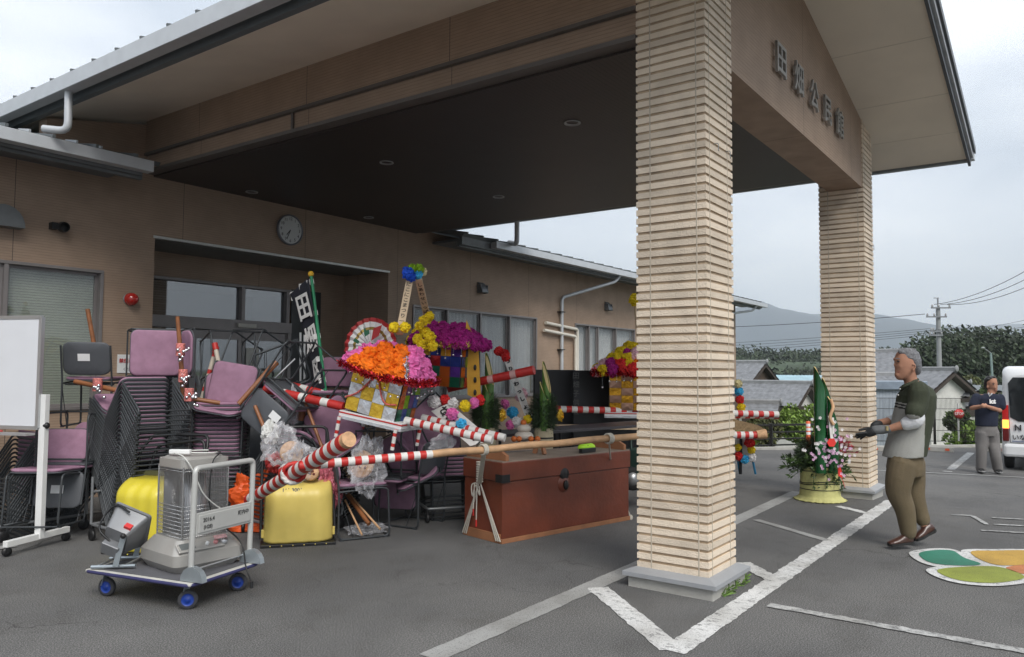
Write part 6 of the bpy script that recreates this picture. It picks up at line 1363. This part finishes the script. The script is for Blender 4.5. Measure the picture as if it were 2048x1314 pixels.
c = Q(588, 905, 6.75); t = thing('wrapped_bundle', 'plastic-wrapped white bundle with a wooden disc, above the pale yellow scoop', 'wrapped bundle', c)
film('plastic_wrap', t, Q(565, 890, 6.75), (.20, .15, .16), FILM, 2, .5); film('white_head', t, Q(540, 865, 6.8), (.085, .08, .09), mat('white_floss', (.62, .62, .60), .8, var=.1, bump=.8, bs=60), 5, .6)
disc(t, Q(583, 905, 6.78), .10, NEAR + RIGHT * .4 + UP * .2); film('red_tassel', t, Q(553, 925, 6.8), (.09, .08, .08), mat('dark_red_paper', (0, 0, 0)), 8); disc(t, Q(622, 945, 6.72), .07, NEAR + UP * .3)
film('plastic_wrap', t, Q(600, 925, 6.7), (.17, .12, .15), FILM, 12, .8)
c = Q(668, 975, 6.9); t = thing('pink_bag', 'translucent pink plastic bag hanging behind the pale yellow scoop', 'bag', c); film('film', t, Q(655, 960, 6.9), (.11, .10, .15), FILMP, 3, .8); film('inner_bag', t, Q(668, 985, 6.95), (.07, .07, .11), FILMP, 6)
c = Q(722, 925, 7.0); t = thing('wrapped_disc', 'clear-wrapped round of wood with bark, on the upside-down chair', 'wooden disc', c); disc(t, Q(722, 928, 7.0), .125, NEAR + LEFT * .3 + UP * .1)
b = MB(); tinsel(b, [Q(722, 928, 7.02) + (RIGHT * cos(q * .7) + UP * sin(q * .7)) * .14 for q in range(10)], .04, 300, 8); b.build('bark_fringe', mat('bark', (0, 0, 0)), t)
film('plastic_wrap', t, Q(735, 930, 6.95), (.20, .12, .23), FILM, 21, .8)
for k, (p, q, r, lb) in enumerate((((738, 1048, 6.9), (692, 985, 7.2), .02, 'thick brown stick lying under the front chairs'), ((760, 1058, 6.8), (700, 990, 7.2), .010, 'thin pale stick, right of the thick brown one under the chairs'), ((724, 1070, 6.8), (690, 1000, 7.1), .009, 'thin pale stick, left of the thick brown one under the chairs'))):
    t = stick('stick', lb, 'stick', p, q, r, BRWD if k == 0 else WOOD, 'sticks under the chairs')
t = thing('crumpled_wrap', 'crumpled clear wrap on the ground under the front chairs', 'plastic wrap', G(735, 1070)); film('film', t, G(735, 1066) + UP * .04, (.2, .14, .04), FILM, 31)
t = thing('clear_bag', 'clear plastic bag hanging under the right ends of the striped poles', 'bag', Q(885, 885, 7.2)); film('film', t, Q(885, 888, 7.2), (.14, .08, .08), FILM, 41); 
t = thing('clear_fringe', 'bunch of clear plastic strips below the two striped poles', 'plastic strips', Q(585, 820, 7.2)); film('film', t, Q(587, 812, 7.25), (.08, .06, .16), FILM, 44, .4)
# hand cart behind the pillar
t = thing('hand_cart', 'dark hand cart with a grey wheel between the chest and the near pillar', 'cart', G(1263, 985)); wv = Q(1265, 957, 8.4); b = MB(); RWH = Matrix((FH, UP, -RIGHT)).transposed()
b.lathe([(.07, -.03), (.12, -.03), (.13, 0), (.12, .03), (.07, .03)], 24, wv, Matrix((RIGHT, UP, -FH)).transposed()); w_ = b.build('wheel', RUB, t); b = MB(); b.lathe([(0, -.035), (.07, -.03), (.07, .03), (0, .035)], 20, wv, Matrix((RIGHT, UP, -FH)).transposed()); b.build('hub', ALU, w_)
b = MB(); b.cbox(Q(1285, 925, 8.5), (.3, .3, .3)); b.tube([wv, Q(1262, 880, 8.5), Q(1300, 878, 8.5)], .015, 8); b.build('frame', mat('dark_green_box', (.02, .05, .04), .5), t, bev=.01)
# stand on blue legs with pompom board (right of near pillar)
t = thing('pompom_stand', 'white board hung with pompoms on short blue legs, right of the near pillar', 'stand', Q(1480, 950, 10.9))
b = MB(); b.prism([Q(x, y, 10.8) for x, y in ((1440, 923), (1507, 923), (1498, 878), (1440, 878))], FH * .02); b.build('board', WTAPE, t); b = MB(); b.prism([Q(x, y, 10.8) for x, y in ((1440, 825), (1483, 825), (1470, 765), (1440, 765))], FH * .02); b.build('board', WTAPE, t)
for x0, x1 in ((1476, 1480), (1506, 1511), (1440, 1436)): b = MB(); b.tube([Q(x0, 923, 10.8), Q(x1, 948, 10.8)], .016, 8); b.build('leg', mat('blue_leg', (.02, .2, .38), .4), t)
b = MB(); b.tube([Q(1482, 870, 10.75), Q(1481, 948, 10.75)], .022, 8); b.build('leg', BLACK, t)
for (x, y, c_, r) in ((1476, 768, 'cream', .06), (1478, 783, 'sky', .06), (1480, 799, 'red', .06), (1482, 815, 'yellow', .062), (1499, 886, 'red', .07), (1503, 900, 'yellow', .055), (1504, 915, 'white', .06), (1490, 919, 'sky', .06), (1477, 912, 'red', .06), (1476, 895, 'yellow', .05)): poms(t, 'paper_flower', [(Q(x, y, 10.72), r)], c_)
t = thing('straw_mat_roof', 'brown straw-edged board between the striped poles right of the near pillar', 'board', Q(1490, 855, 10.4)); b = MB(); b.prism([Q(x, y, 10.4) for x, y in ((1440, 836), (1460, 836), (1515, 850), (1530, 858), (1528, 872), (1500, 862), (1440, 860))], FH * .35); b.build('board', mat('straw_brown', (.32, .22, .12), .85, var=.3, vs=30, bump=.6, bs=60), t)
# kadomatsu by the far pillar -------------------------------------------------------------
kb = on(1640, 1006, 2, 0); kb = G(1640, 1000); d_ = 8.75
t = thing('bamboo_planter', 'tall cut bamboos and flowers in a straw-wrapped tub beside the far pillar', 'planter', kb)
b = MB(); N = 64
def skirt(u, v):
    a = 2 * pi * u; prof = [(.215, .40), (.212, .25), (.216, .12), (.225, .055), (.265, .018), (.285, .010)]; k = min(4, int(v * 5)); f_ = v * 5 - k; r = prof[k][0] * (1 - f_) + prof[k + 1][0] * f_; z = prof[k][1] * (1 - f_) + prof[k + 1][1] * f_
    r += (.012 * sin(a * 23) + .01 * sin(a * 41)) * max(0, v - .6) * 2 + .003 * sin(a * 60); return kb + Vector((r * cos(a), r * sin(a), z))
b.grid(skirt, 128, 20); b.build('straw_tub', MATW, t, solid=.008)
b = MB(); b.lathe([(0, .38), (.21, .38)], 24, kb); b.build('soil', mat('soil', (.05, .035, .02), .9), t)
for z, dz in ((.36, .01), (.225, .015), (.205, .012), (.14, .0)): b = MB(); b.tube([kb + Vector((.222 * cos(a * pi / 16), .222 * sin(a * pi / 16), z + dz * sin(a * .4))) for a in range(32)], .005, 6, closed=True); b.build('black_tie', BLACK, t)
for px, ty, dx, cdv, cut, rr in ((1638, 729, 0, -LEFT, .30, .064), (1664, 790, .0, RIGHT, .40, .062), (1652, 752, .12, RIGHT, .28, .05)):
    z1 = 1.5 + (742 - ty) / F * d_; p = Q(px, 742, d_ + dx + .22); bamboo(t, (p.x, p.y, .35), z1 - .35, rr if px != 1652 else .05, BAMD, cdv, cut, 3)
rnd = random.Random(12)
def sprig(b, c, d, l, n, w, m=0): # feathery leafy sprig
    d = Vector(d).normalized(); P = [Vector(c) + d * l * k / 8 - UP * .25 * l * (k / 8) ** 2 for k in range(9)]; b.tube(P, .0025, 4)
    for k in range(n):
        tt_ = rnd.uniform(.2, 1); i = int(tt_ * 7.99); p = P[i]; e = (d + Vector((rnd.gauss(0, .8), rnd.gauss(0, .8), rnd.gauss(0, .6)))).normalized(); s = e.cross(Vector((rnd.gauss(0, 1), rnd.gauss(0, 1), rnd.gauss(0, 1)))).normalized()
        ll = w * rnd.uniform(.8, 1.3); b.add([p, p + e * ll * .45 + s * ll * .16, p + e * ll, p + e * ll * .45 - s * ll * .16], [(0, 1, 2, 3)], m)
top = kb + UP * .42; b = MB()
for k in range(110):
    a = rnd.random() * 6.28; el_ = rnd.uniform(-.35, 1.2); d = Vector((cos(a) * cos(el_), sin(a) * cos(el_), sin(el_))); sprig(b, top + Vector((cos(a), sin(a), 0)) * .08, d, rnd.uniform(.15, .30), 26, .045)
for k in range(8): sprig(b, top + LEFT * .18 + NEAR * .05, LEFT + UP * rnd.uniform(-.2, .8) + NEAR * rnd.uniform(-.5, .8), .32, 16, .07)
for k in range(30): sprig(b, top + NEAR * .12 + LEFT * rnd.uniform(-.2, .2), NEAR * rnd.uniform(.2, .8) + LEFT * rnd.uniform(-.6, .6) + UP * rnd.uniform(-1.0, 1.0), .24, 24, .05)
b.build('green_sprigs', mat('nandina_leaf', (.045, .085, .02), .5, var=.35, isl=.8), t)
b = MB(); needles(b, top + UP * .12 + LEFT * .04, (.23, .22, .2), 6000, .06, 44); b.build('pine_foliage', PINE, t)
b = MB()
for k in range(16):
    sprig(b, top + RIGHT * .12 + UP * .1, RIGHT * rnd.uniform(.0, .9) + NEAR * rnd.uniform(-.3, .5) + UP * rnd.uniform(.3, 1.5), .34, 26, .045)
b.build('red_leaf_sprigs', mat('red_leaf', (.30, .012, .03), .5, var=.4, isl=.8), t)
for nm, mm, cnt, ctr, sp_, sd in (('pink_blossoms', mat('blossom_pink', (.62, .38, .55), .6, var=.25, isl=.8), 60, (1668, 905), (.16, .26), 1), ('white_blossoms', mat('blossom_white', (.75, .72, .72), .6), 38, (1660, 895), (.22, .28), 2)):
    b = MB(); rn = random.Random(sd)
    for k in range(cnt):
        c = Q(ctr[0], ctr[1], 8.5) + RIGHT * rn.gauss(0, sp_[0] * .6) + UP * rn.gauss(0, sp_[1] * .5) + NEAR * rn.uniform(-.1, .1)
        for j in range(5):
            a = j * 1.2566; u_, v_ = (RIGHT * cos(a) + UP * sin(a)), (RIGHT * -sin(a) + UP * cos(a)); r_ = .014; b.add([c, c + u_ * r_ + v_ * r_ * .5 + NEAR * .003, c + u_ * r_ * 1.3 + NEAR * .004, c + u_ * r_ - v_ * r_ * .5 + NEAR * .003], [(0, 1, 2, 3)])
    b.build(nm, mm, t)
b = MB(); b.M = frame(Q(1663, 885, 8.42), RIGHT, UP); b.prism([(.05 * cos(a), .05 * sin(a), 0) for a in [k * pi / 3 for k in range(6)]], (0, 0, .005)); b.build('red_card', mat('bright_red_card', (.75, .04, .03), .5), t)
b = MB(); b.bar(Q(1659, 832, 8.45), Q(1664, 880, 8.42), .03, .003, up=NEAR); b.bar(Q(1666, 835, 8.45), Q(1667, 868, 8.42), .02, .003, up=NEAR); b.build('paper_streamer', WTAPE, t)
b = MB(); b.tube(rcurve([Q(1662, 800, 8.6), Q(1666, 815, 8.5), Q(1660, 835, 8.45), Q(1667, 850, 8.42)]), .018, 8); b.build('straw_rope', WOOD, t)
b = MB(); b.prism([Q(x, y, 8.5) for x, y in ((1679, 930), (1683, 940), (1685, 956), (1677, 952), (1676, 940))], FH * .01); b.tube([Q(1683, 955, 8.5), Q(1690, 975, 8.5)], .003, 4); b.build('red_tassel', mat('bright_red_card', (0, 0, 0)), t)
# weeds at the near pillar
wq = on(1475, 1180, 2, 0); t = thing('weed_tuft', 'tuft of green weeds growing at the foot of the near pillar', 'weeds', wq); b = MB(); rn = random.Random(3)
for k in range(150):
    c = G(1440, 1193).lerp(G(1487, 1158), rn.random()) + Vector((rn.gauss(0, .02), rn.gauss(0, .02), 0)); d = Vector((rn.gauss(0, .6), rn.gauss(0, .6) - .4, rn.uniform(.4, 1.4))).normalized(); s = d.cross(UP).normalized() * .005; l = rn.uniform(.03, .10)
    b.add([c - s, c + s, c + d * l * .6 + s * .8 , c + d * l - UP * l * .2, c + d * l * .6 - s * .8], [(0, 1, 2, 3, 4)])
b.build('blades', mat('weed_green', (.14, .24, .05), .6, var=.4, isl=.8), t)
# ================================================================== PEOPLE
def remesh(b, name, mats, parent, vox, smooth=4, paint=None):
    me = bpy.data.meshes.new('t'); me.from_pydata([tuple(p) for p in b.v], [], b.f); o = bpy.data.objects.new('t', me); COL.objects.link(o)
    q = o.modifiers.new('r', 'REMESH'); q.mode = 'VOXEL'; q.voxel_size = vox; q.use_smooth_shade = True
    if smooth: s = o.modifiers.new('s', 'SMOOTH'); s.factor = .5; s.iterations = smooth
    dg = bpy.context.evaluated_depsgraph_get(); r = bpy.data.meshes.new_from_object(o.evaluated_get(dg)); bpy.data.objects.remove(o)
    r.materials.clear(); mats = mats if isinstance(mats, (list, tuple)) else [mats]
    for m in mats: r.materials.append(m)
    if paint:
        for f in r.polygons: f.material_index = paint(f.center)
    for f in r.polygons: f.use_smooth = True
    r.transform(WM(parent).inverted()); r.name = name
    ob = bpy.data.objects.new(name, r); COL.objects.link(ob); ob.parent = parent; ALL.append(ob); return ob
def loft(b, rings, n=20):
    vs = []
    for c, u, v in rings:
        for j in range(n): a = 2 * pi * j / n; vs.append(Vector(c) + Vector(u) * cos(a) + Vector(v) * sin(a))
    k = len(rings); b.add(vs, [(i * n + j, i * n + (j + 1) % n, (i + 1) * n + (j + 1) % n, (i + 1) * n + j) for i in range(k - 1) for j in range(n)] + [list(range(n))[::-1], list(range((k - 1) * n, k * n))], 0, True)
def limb(b, pts, rad, n=14):
    P = rcurve(pts, 4); k = len(P); R = []
    for i in range(k): t = i / (k - 1) * (len(rad) - 1); j = min(int(t), len(rad) - 2); R.append(rad[j] + (rad[j + 1] - rad[j]) * (t - j))
    b.tube(P, R, n); b.ell(P[0], R[0] * .98, 10, 8); b.ell(P[-1], R[-1] * .98, 10, 8)
SKIN = mat('skin', (.40, .205, .135), .65, var=.08, vs=20, bump=.1, bs=200, spec=.25); SKIN2 = mat('lips', (.30, .10, .08), .5)
GHAIR = mat('grey_hair', (.16, .16, .17), .6, var=.45, vs=60, bump=.8, bs=150); BHAIR = mat('black_hair', (.012, .011, .011), .45, var=.3, vs=60, bump=.6, bs=120)
def face(parent, pr, eyes, brow, mouth, ear, fdir, side, s):
    """small facial parts: eyes, brows, mouth line, ear"""
    for e in eyes:
        b = MB(); b.ell(e, (.011 * s, .011 * s, .007 * s), 10, 6); b.build('eye', mat('eye_dark', (.03, .02, .018), .3), parent)
    for e in brow:
        b = MB(); b.tube([e - side * .016 * s, e + UP * .004 * s, e + side * .014 * s - UP * .002 * s], .0035 * s, 6); b.build('eyebrow', pr, parent)
    b = MB(); b.tube(mouth, .0035 * s, 6); b.build('mouth', SKIN2, parent)
# ---- elderly man -------------------------------------------------------------------
D1 = 6.72
def p1(x, y, dd=0): return Q(x, y, D1 + dd)
root = thing('person', 'grey-haired man in olive and grey polo shirt holding out black-gloved hands', 'person', G(1815, 1085))
u1 = LEFT; v1 = NEAR                                 # u along his facing direction, v towards the viewer
def rg(x, y, a, bb, dd=0, tilt=0): # horizontal-ish ring
    uu = (LEFT * cos(radians(tilt)) + UP * sin(radians(tilt))); return (p1(x, y, dd), uu * a, NEAR * bb)
b = MB()
# head
loft(b, [rg(1812, 698, .02, .02), rg(1812, 700, .055, .045), rg(1813, 708, .088, .068), rg(1813, 720, .101, .076), rg(1813, 732, .100, .078), rg(1811, 742, .085, .070), rg(1808, 750, .068, .058), rg(1803, 757, .045, .040), rg(1801, 760, .02, .02)], 24)
b.ell(p1(1797, 749), (.038, .034, .036)); b.ell(p1(1798, 741), (.034, .036, .03))                # chin and mouth mass
b.ell(p1(1796, 718), (.022, .045, .014)); loft(b, [(p1(1794, 721), LEFT * .006, NEAR * .008), (p1(1791, 728), LEFT * .016, NEAR * .013), (p1(1790.5, 731), LEFT * .018, NEAR * .017), (p1(1793, 734), LEFT * .008, NEAR * .012)], 12)
b.ell(p1(1802, 732, -.036), (.022, .024, .028)); b.ell(p1(1802, 732, .036), (.022, .024, .028))
limb(b, [p1(1818, 742), p1(1821, 760), p1(1830, 778)], [.058, .055, .07])
b.ell(p1(1826.5, 735, -.078), (.012, .008, .028), R=Matrix.Rotation(HR, 3, 'Z')); b.ell(p1(1826.5, 735, .078), (.012, .008, .028))
# core torso and legs hidden under clothes keep the body one surface
loft(b, [rg(1832, 772, .05, .09), rg(1832, 782, .10, .17), rg(1826, 820, .125, .16), rg(1815, 870, .12, .14), rg(1812, 905, .12, .15), rg(1812, 930, .11, .15)], 20)
SHn, SHf = p1(1838, 784, -.17), p1(1834, 784, .17)
ELn, WRn = p1(1831, 842, -.20), p1(1777, 858, -.10)
ELf, WRf = p1(1800, 838, .20), p1(1757, 846, .12)
limb(b, [SHn, SHn.lerp(ELn, .5), ELn], [.055, .048, .043]); limb(b, [ELn, ELn.lerp(WRn, .45), WRn], [.042, .038, .029])
limb(b, [SHf, SHf.lerp(ELf, .5), ELf], [.055, .048, .043]); limb(b, [ELf, ELf.lerp(WRf, .45), WRf], [.042, .038, .029])
HPn, KNn, ANn = p1(1812, 925, -.07), p1(1796, 986, -.09), p1(1816, 1068, -.10)
HPf, KNf, ANf = p1(1822, 925, .08), p1(1832, 992, .06), p1(1849, 1052, .02)
for h, k, a in ((HPn, KNn, ANn), (HPf, KNf, ANf)): limb(b, [h, h.lerp(k, .5), k], [.09, .078, .058]); limb(b, [k, k.lerp(a, .4), a], [.056, .055, .036])
body = remesh(b, 'body', SKIN, root, .009, 2)
face(root, GHAIR, [p1(1796.5, 722.5, -.042)], [p1(1796, 717.5, -.048)], [p1(1793.5, 743.5, -.01), p1(1796, 744, -.028), p1(1799.5, 743.5, -.036)], None, LEFT, (NEAR * .5 + RIGHT * .85), 1.15)
b = MB(); e = p1(1826.8, 735, -.088); b.tube([e + UP * .024 + LEFT * .006, e + UP * .026 - LEFT * .012, e - LEFT * .014, e - UP * .02, e - UP * .026 + LEFT * .006], [.006, .006, .006, .006, .006], 6); b.build('ear', SKIN, root)
# hair: cap over skull, leaving face and ear
b = MB()
loft(b, [rg(1813, 695.5, .02, .02), rg(1814, 698, .06, .05), rg(1816, 706, .092, .074), rg(1818, 718, .096, .082)], 24)
loft(b, [rg(1817, 704, .085, .06), rg(1823, 718, .075, .082), rg(1828, 732, .055, .080), rg(1831, 744, .038, .068), rg(1831, 750, .02, .05)], 24)
for k in range(60): rn = random.Random(k); a = rn.uniform(0, 6.28); b.ell(p1(1815 + rn.uniform(-16, 16), 701 + rn.uniform(-2, 5), rn.uniform(-.05, .05)), .014, 6, 5)
remesh(b, 'hair', GHAIR, root, .007, 1)
# polo shirt
OLV = mat('olive_cloth', (.038, .045, .026), .9, var=.12, vs=10, bump=.4, bs=150); GRC = mat('grey_cloth', (.33, .33, .31), .9, var=.06, vs=10, bump=.4, bs=150); BLK = mat('black_stripe', (.012, .012, .012), .9)
b = MB()
fold = lambda y: 0
loft(b, [rg(1827, 764, .062, .068, 0, -12), rg(1830, 768, .070, .09, 0, -8), rg(1835, 777, .105, .165), rg(1833, 791, .140, .205), rg(1830, 815, .150, .205), rg(1824, 845, .156, .20), rg(1817, 875, .160, .195), rg(1811, 900, .166, .20), rg(1808, 912, .170, .20, 0, -4)], 28)
limb(b, [SHn + UP * .01, SHn.lerp(ELn, .45) + RIGHT * .0, p1(1829, 824, -.215)], [.085, .082, .078]); limb(b, [SHf, SHf.lerp(ELf, .5)], [.08, .07])
rnd = random.Random(3)
def shirt_paint(c):
    q = W2C @ (Vector(c) - CAM); x = 1024 + F * q.x / -q.z; y = 657 - F * q.y / -q.z; w = (Vector(c) - p1(1826, 840)); dn = w.dot(NEAR); df = w.dot(LEFT)
    if (Vector(c) - SHn.lerp(p1(1829, 824, -.215), .6)).length < .13 and dn > .12 and y < 836 and x > 1808: return 0
    lim = -.03 + (.0 if y < 860 else 0)
    edge = 1816 + (y - 860) * -.06
    s = y - .22 * (x - 1778)
    if df > .0 or x < edge:
        if s > 812: return 1
        if s > 808.5: return 2
        if s > 805.5: return 1
        if s > 802.5: return 2
        if s > 799.5: return 1
    return 0
remesh(b, 'polo_shirt', [OLV, GRC, BLK], root, .008, 3, shirt_paint)
b = MB(); b.tube(rcurve([p1(1834, 760, -.02), p1(1826, 765, -.08), p1(1810, 772, -.075), p1(1802, 778, -.02), p1(1808, 772, .06), p1(1826, 763, .07), p1(1835, 759, .02)]), .016, 8); b.build('collar', OLV, root)
for y in (776, 788): b = MB(); b.ell(p1(1800 - (y - 776) * .3, y + 2, -.075), .006, 8, 6); b.build('button', WHITE, root)
UND = mat('white_undershirt', (.66, .67, .70), .8, var=.04, bump=.5, bs=60)
b = MB(); limb(b, [p1(1832, 824, -.21), ELn + UP * .01, ELn.lerp(WRn, .32)], [.064, .070, .058]); remesh(b, 'white_sleeve', UND, root, .008, 2); b = MB(); limb(b, [SHf.lerp(ELf, .5), ELf, ELf.lerp(WRf, .45)], [.06, .06, .048]); remesh(b, 'white_sleeve', UND, root, .008, 2)
# gloves with separate fingers
GLV = mat('black_glove', (.015, .016, .018), .7, bump=.3, bs=120); GLC = mat('grey_glove_cuff', (.12, .125, .13), .7, var=.2, vs=40)
def glove(wr, palm, tips, thumb, name='glove'):
    b = MB(); limb(b, [wr, wr.lerp(palm, .5), palm], [.034, .040, .036])
    for k, t in enumerate(tips):
        o = palm + (Vector(t[0]) - palm) * .15; limb(b, [palm.lerp(wr, .2), palm.lerp(Vector(t[0]), .45) + UP * .004, Vector(t[0])], [.016, .013, .009], 8)
    limb(b, [palm.lerp(wr, .55), Vector(thumb[0]), Vector(thumb[1])], [.018, .015, .011], 8); return remesh(b, name, GLV, root, .0055, 1)
pn = p1(1738, 866, -.04)
glove(p1(1752, 860, -.06), pn, [(p1(1712, 868 + 0, -.06),), (p1(1711, 872, -.03),), (p1(1714, 876, .0),), (p1(1721, 878, .03),)], (p1(1737, 857, .02), p1(1719, 860, .02)))
pf = p1(1749, 852, .09); glove(p1(1758, 848, .11), pf, [(p1(1741, 862, .04),), (p1(1739, 858, .06),), (p1(1740, 866, .10),), (p1(1744, 870, .12),)], (p1(1750, 861, .05), p1(1744, 866, .0)))
b = MB(); limb(b, [WRn + LEFT * .00, WRn.lerp(p1(1750, 860, -.06), .5), p1(1750, 860, -.06)], [.036, .040, .038]); remesh(b, 'glove_cuff', GLC, root, .007, 1)
b = MB(); b.tube([p1(1774, 852, -.13), p1(1774, 861, -.13)], .012, 8); b.build('cuff_tab', mat('tan_tab', (.4, .32, .16), .6), root)
# trousers
TRS = mat('khaki_trousers', (.125, .095, .055), .9, var=.12, vs=8, bump=.4, bs=130)
b = MB()
loft(b, [rg(1812, 896, .115, .15), rg(1811, 912, .130, .165), rg(1810, 935, .145, .172), rg(1811, 950, .14, .16)], 24)
limb(b, [p1(1806, 925, -.08), p1(1799, 955, -.09), p1(1797, 985, -.09), p1(1810, 1020, -.10), p1(1817, 1064, -.10)], [.115, .112, .100, .082, .066], 18)
limb(b, [p1(1822, 925, .08), p1(1826, 960, .08), p1(1829, 992, .06), p1(1838, 1020, .05), p1(1846, 1040, .03)], [.115, .10, .085, .07, .060], 18)
remesh(b, 'trousers', TRS, root, .009, 3)
# shoes
SHO = mat('dark_brown_leather', (.055, .022, .015), .35, var=.2, coat=.3); SOL = mat('shoe_sole', (.012, .012, .012), .7)
def shoe(heel, toe, parent, h=.055, up=UP, w=.045, ms=(SHO, SOL)):
    heel, toe = Vector(heel), Vector(toe); d = (toe - heel); b = MB(); s = d.normalized().cross(up).normalized(); upv = s.cross(d.normalized())
    loft(b, [(heel - d * .02 + upv * h * .8, s * .022, upv * h * .5), (heel + d * .12 + upv * h * .95, s * w * .8, upv * h * .95), (heel + d * .35 + upv * h * .9, s * w * .85, upv * h * .9), (heel + d * .6 + upv * h * .65, s * w, upv * h * .65), (heel + d * .85 + upv * h * .5, s * w * .95, upv * h * .5), (heel + d * 1.0 + upv * h * .4, s * w * .6, upv * h * .33)], 16); remesh(b, 'shoe', ms[0], parent, .008, 2)
    b = MB(); b.prism([heel + d * t + s * w * q for t, q in ((-.03, -.5), (.1, -.85), (.4, -.8), (.7, -1.1), (.95, -.8), (1.03, 0), (.95, .8), (.7, 1.1), (.4, .8), (.1, .85), (-.03, .5))], upv * .022); b.build('sole', ms[1], parent, bev=.004)
gn = G(1802, 1092); shoe(p1(1825, 1087, -.10), p1(1777, 1092, -.13), root, .05)
shoe(p1(1869, 1062, .02), p1(1829, 1082, -.02), root, .05)
b = MB(); limb(b, [p1(1846, 1046, .03), p1(1852, 1058, .02)], [.038, .036]); b.build('sock', WHITE, root)
# ---- second man ---------------------------------------------------------------------
D2 = 13.95
def p2(x, y, dd=0): return Q(x, y, D2 + dd)
r2 = thing('person', 'dark-haired man in a navy polo shirt and grey trousers standing beside the white van', 'person', p2(1980, 944))
def r2g(x, y, a, bb, dd=0): return (p2(x, y, dd), RIGHT * a, NEAR * bb)
b = MB()
loft(b, [r2g(1983, 754, .03, .03), r2g(1983, 757, .075, .08), r2g(1983, 765, .09, .10), r2g(1984, 773, .085, .095), r2g(1986, 781, .065, .07), r2g(1988, 786, .03, .035)], 20)
b.ell(p2(1990, 775, -.08), (.02, .02, .03)); limb(b, [p2(1983, 780), p2(1981, 792)], [.06, .065]); b.ell(p2(1975, 774, -.02), (.012, .02, .03))
loft(b, [r2g(1977, 789, .15, .09), r2g(1975, 800, .19, .11), r2g(1974, 830, .16, .11), r2g(1974, 855, .16, .11)], 20)
for s, sh, el, wr in ((0, (1951, 795, 0), (1944, 816, -.05), (1966, 812, -.28)), (1, (2001, 796, 0), (1999, 821, -.05), (1971, 812, -.28))):
    S_, E_, W__ = p2(*sh), p2(*el), p2(*wr); limb(b, [S_, S_.lerp(E_, .5), E_], [.055, .05, .043]); limb(b, [E_, E_.lerp(W__, .5), W__], [.042, .038, .028]); b.ell(W__, (.045, .04, .04))
    for f_ in range(4): limb(b, [W__, W__ + (RIGHT if s == 0 else LEFT) * .05 + UP * (.022 - .015 * f_) + NEAR * .015, W__ + (RIGHT if s == 0 else LEFT) * .075 + UP * (.016 - .015 * f_) + NEAR * .0], [.012, .012, .01], 8)
    limb(b, [W__, W__ + UP * .03 + (RIGHT if s == 0 else LEFT) * .03, W__ + UP * .045 + (RIGHT if s == 0 else LEFT) * .05], [.014, .012, .01], 8)
for hx, kx, ax in ((1966, 1964, 1962), (1983, 1991, 1996)): limb(b, [p2(hx, 860), p2(kx, 900, -.02), p2(ax, 936)], [.085, .06, .04])
remesh(b, 'body', SKIN, r2, .011, 2)
face(r2, BHAIR, [p2(1987, 769, -.095), p2(1994, 769, -.06)], [p2(1987, 766.5, -.1), p2(1994, 766.5, -.065)], [p2(1989, 780, -.085), p2(1993, 780, -.07)], None, RIGHT, RIGHT, 1.2)
b = MB(); loft(b, [r2g(1982, 751.5, .03, .03, .02), r2g(1982, 753.5, .08, .08, .015), r2g(1981, 758, .098, .095, .02), r2g(1978, 766, .092, .085, .05), r2g(1977, 774, .075, .08, .06), r2g(1978, 780, .04, .05, .07)], 20)
for k in range(30): rn = random.Random(k); b.ell(p2(1981 + rn.uniform(-7, 8), 755 + rn.uniform(-2, 4), rn.uniform(-.07, .05)), .018, 6, 5)
remesh(b, 'hair', BHAIR, r2, .011, 1)
NAV = mat('navy_cloth', (.010, .014, .032), .9, var=.15, bump=.4, bs=100)
b = MB(); loft(b, [r2g(1980, 787, .075, .08), r2g(1978, 790, .17, .12), r2g(1976, 797, .225, .14), r2g(1974, 815, .205, .145), r2g(1973, 835, .195, .14), r2g(1973, 852, .195, .14)], 26)
limb(b, [p2(1953, 795), p2(1946, 810, -.03)], [.08, .075]); limb(b, [p2(2000, 796), p2(2002, 812, -.03)], [.08, .085]); remesh(b, 'polo_shirt', NAV, r2, .011, 2)
b = MB(); b.tube([p2(1977, 786, -.06), p2(1979, 793, -.125), p2(1984, 787, -.09)], .012, 6); b.build('collar', mat('pale_collar', (.5, .5, .5), .8), r2)
text('ict', .11, frame(p2(1985, 803, -.155), RIGHT, UP), 'lettering', WHITE, r2, .002, .006)
GT = mat('grey_trousers', (.17, .16, .155), .9, var=.1, bump=.4, bs=90)
b = MB(); loft(b, [r2g(1973, 846, .17, .12), r2g(1974, 860, .19, .13), r2g(1974, 872, .18, .12)], 22)
for hx, kx, ax, dd in ((1964, 1963, 1962, 0), (1984, 1990, 1996, -.05)): limb(b, [p2(hx, 864), p2((hx + kx) / 2, 885), p2(kx, 905, -.02 + dd), p2(ax, 938, dd)], [.115, .105, .09, .085], 16)
remesh(b, 'trousers', GT, r2, .011, 3)
shoe(p2(1961, 941.5, .06), p2(1965, 944, -.2), r2, .04, w=.05, ms=(SOL, mat('pale_sole', (.3, .3, .3), .7))); shoe(p2(1994, 942, .02), p2(2001, 946, -.22), r2, .04, w=.05, ms=(SOL, mat('pale_sole', (.3, .3, .3), .7)))
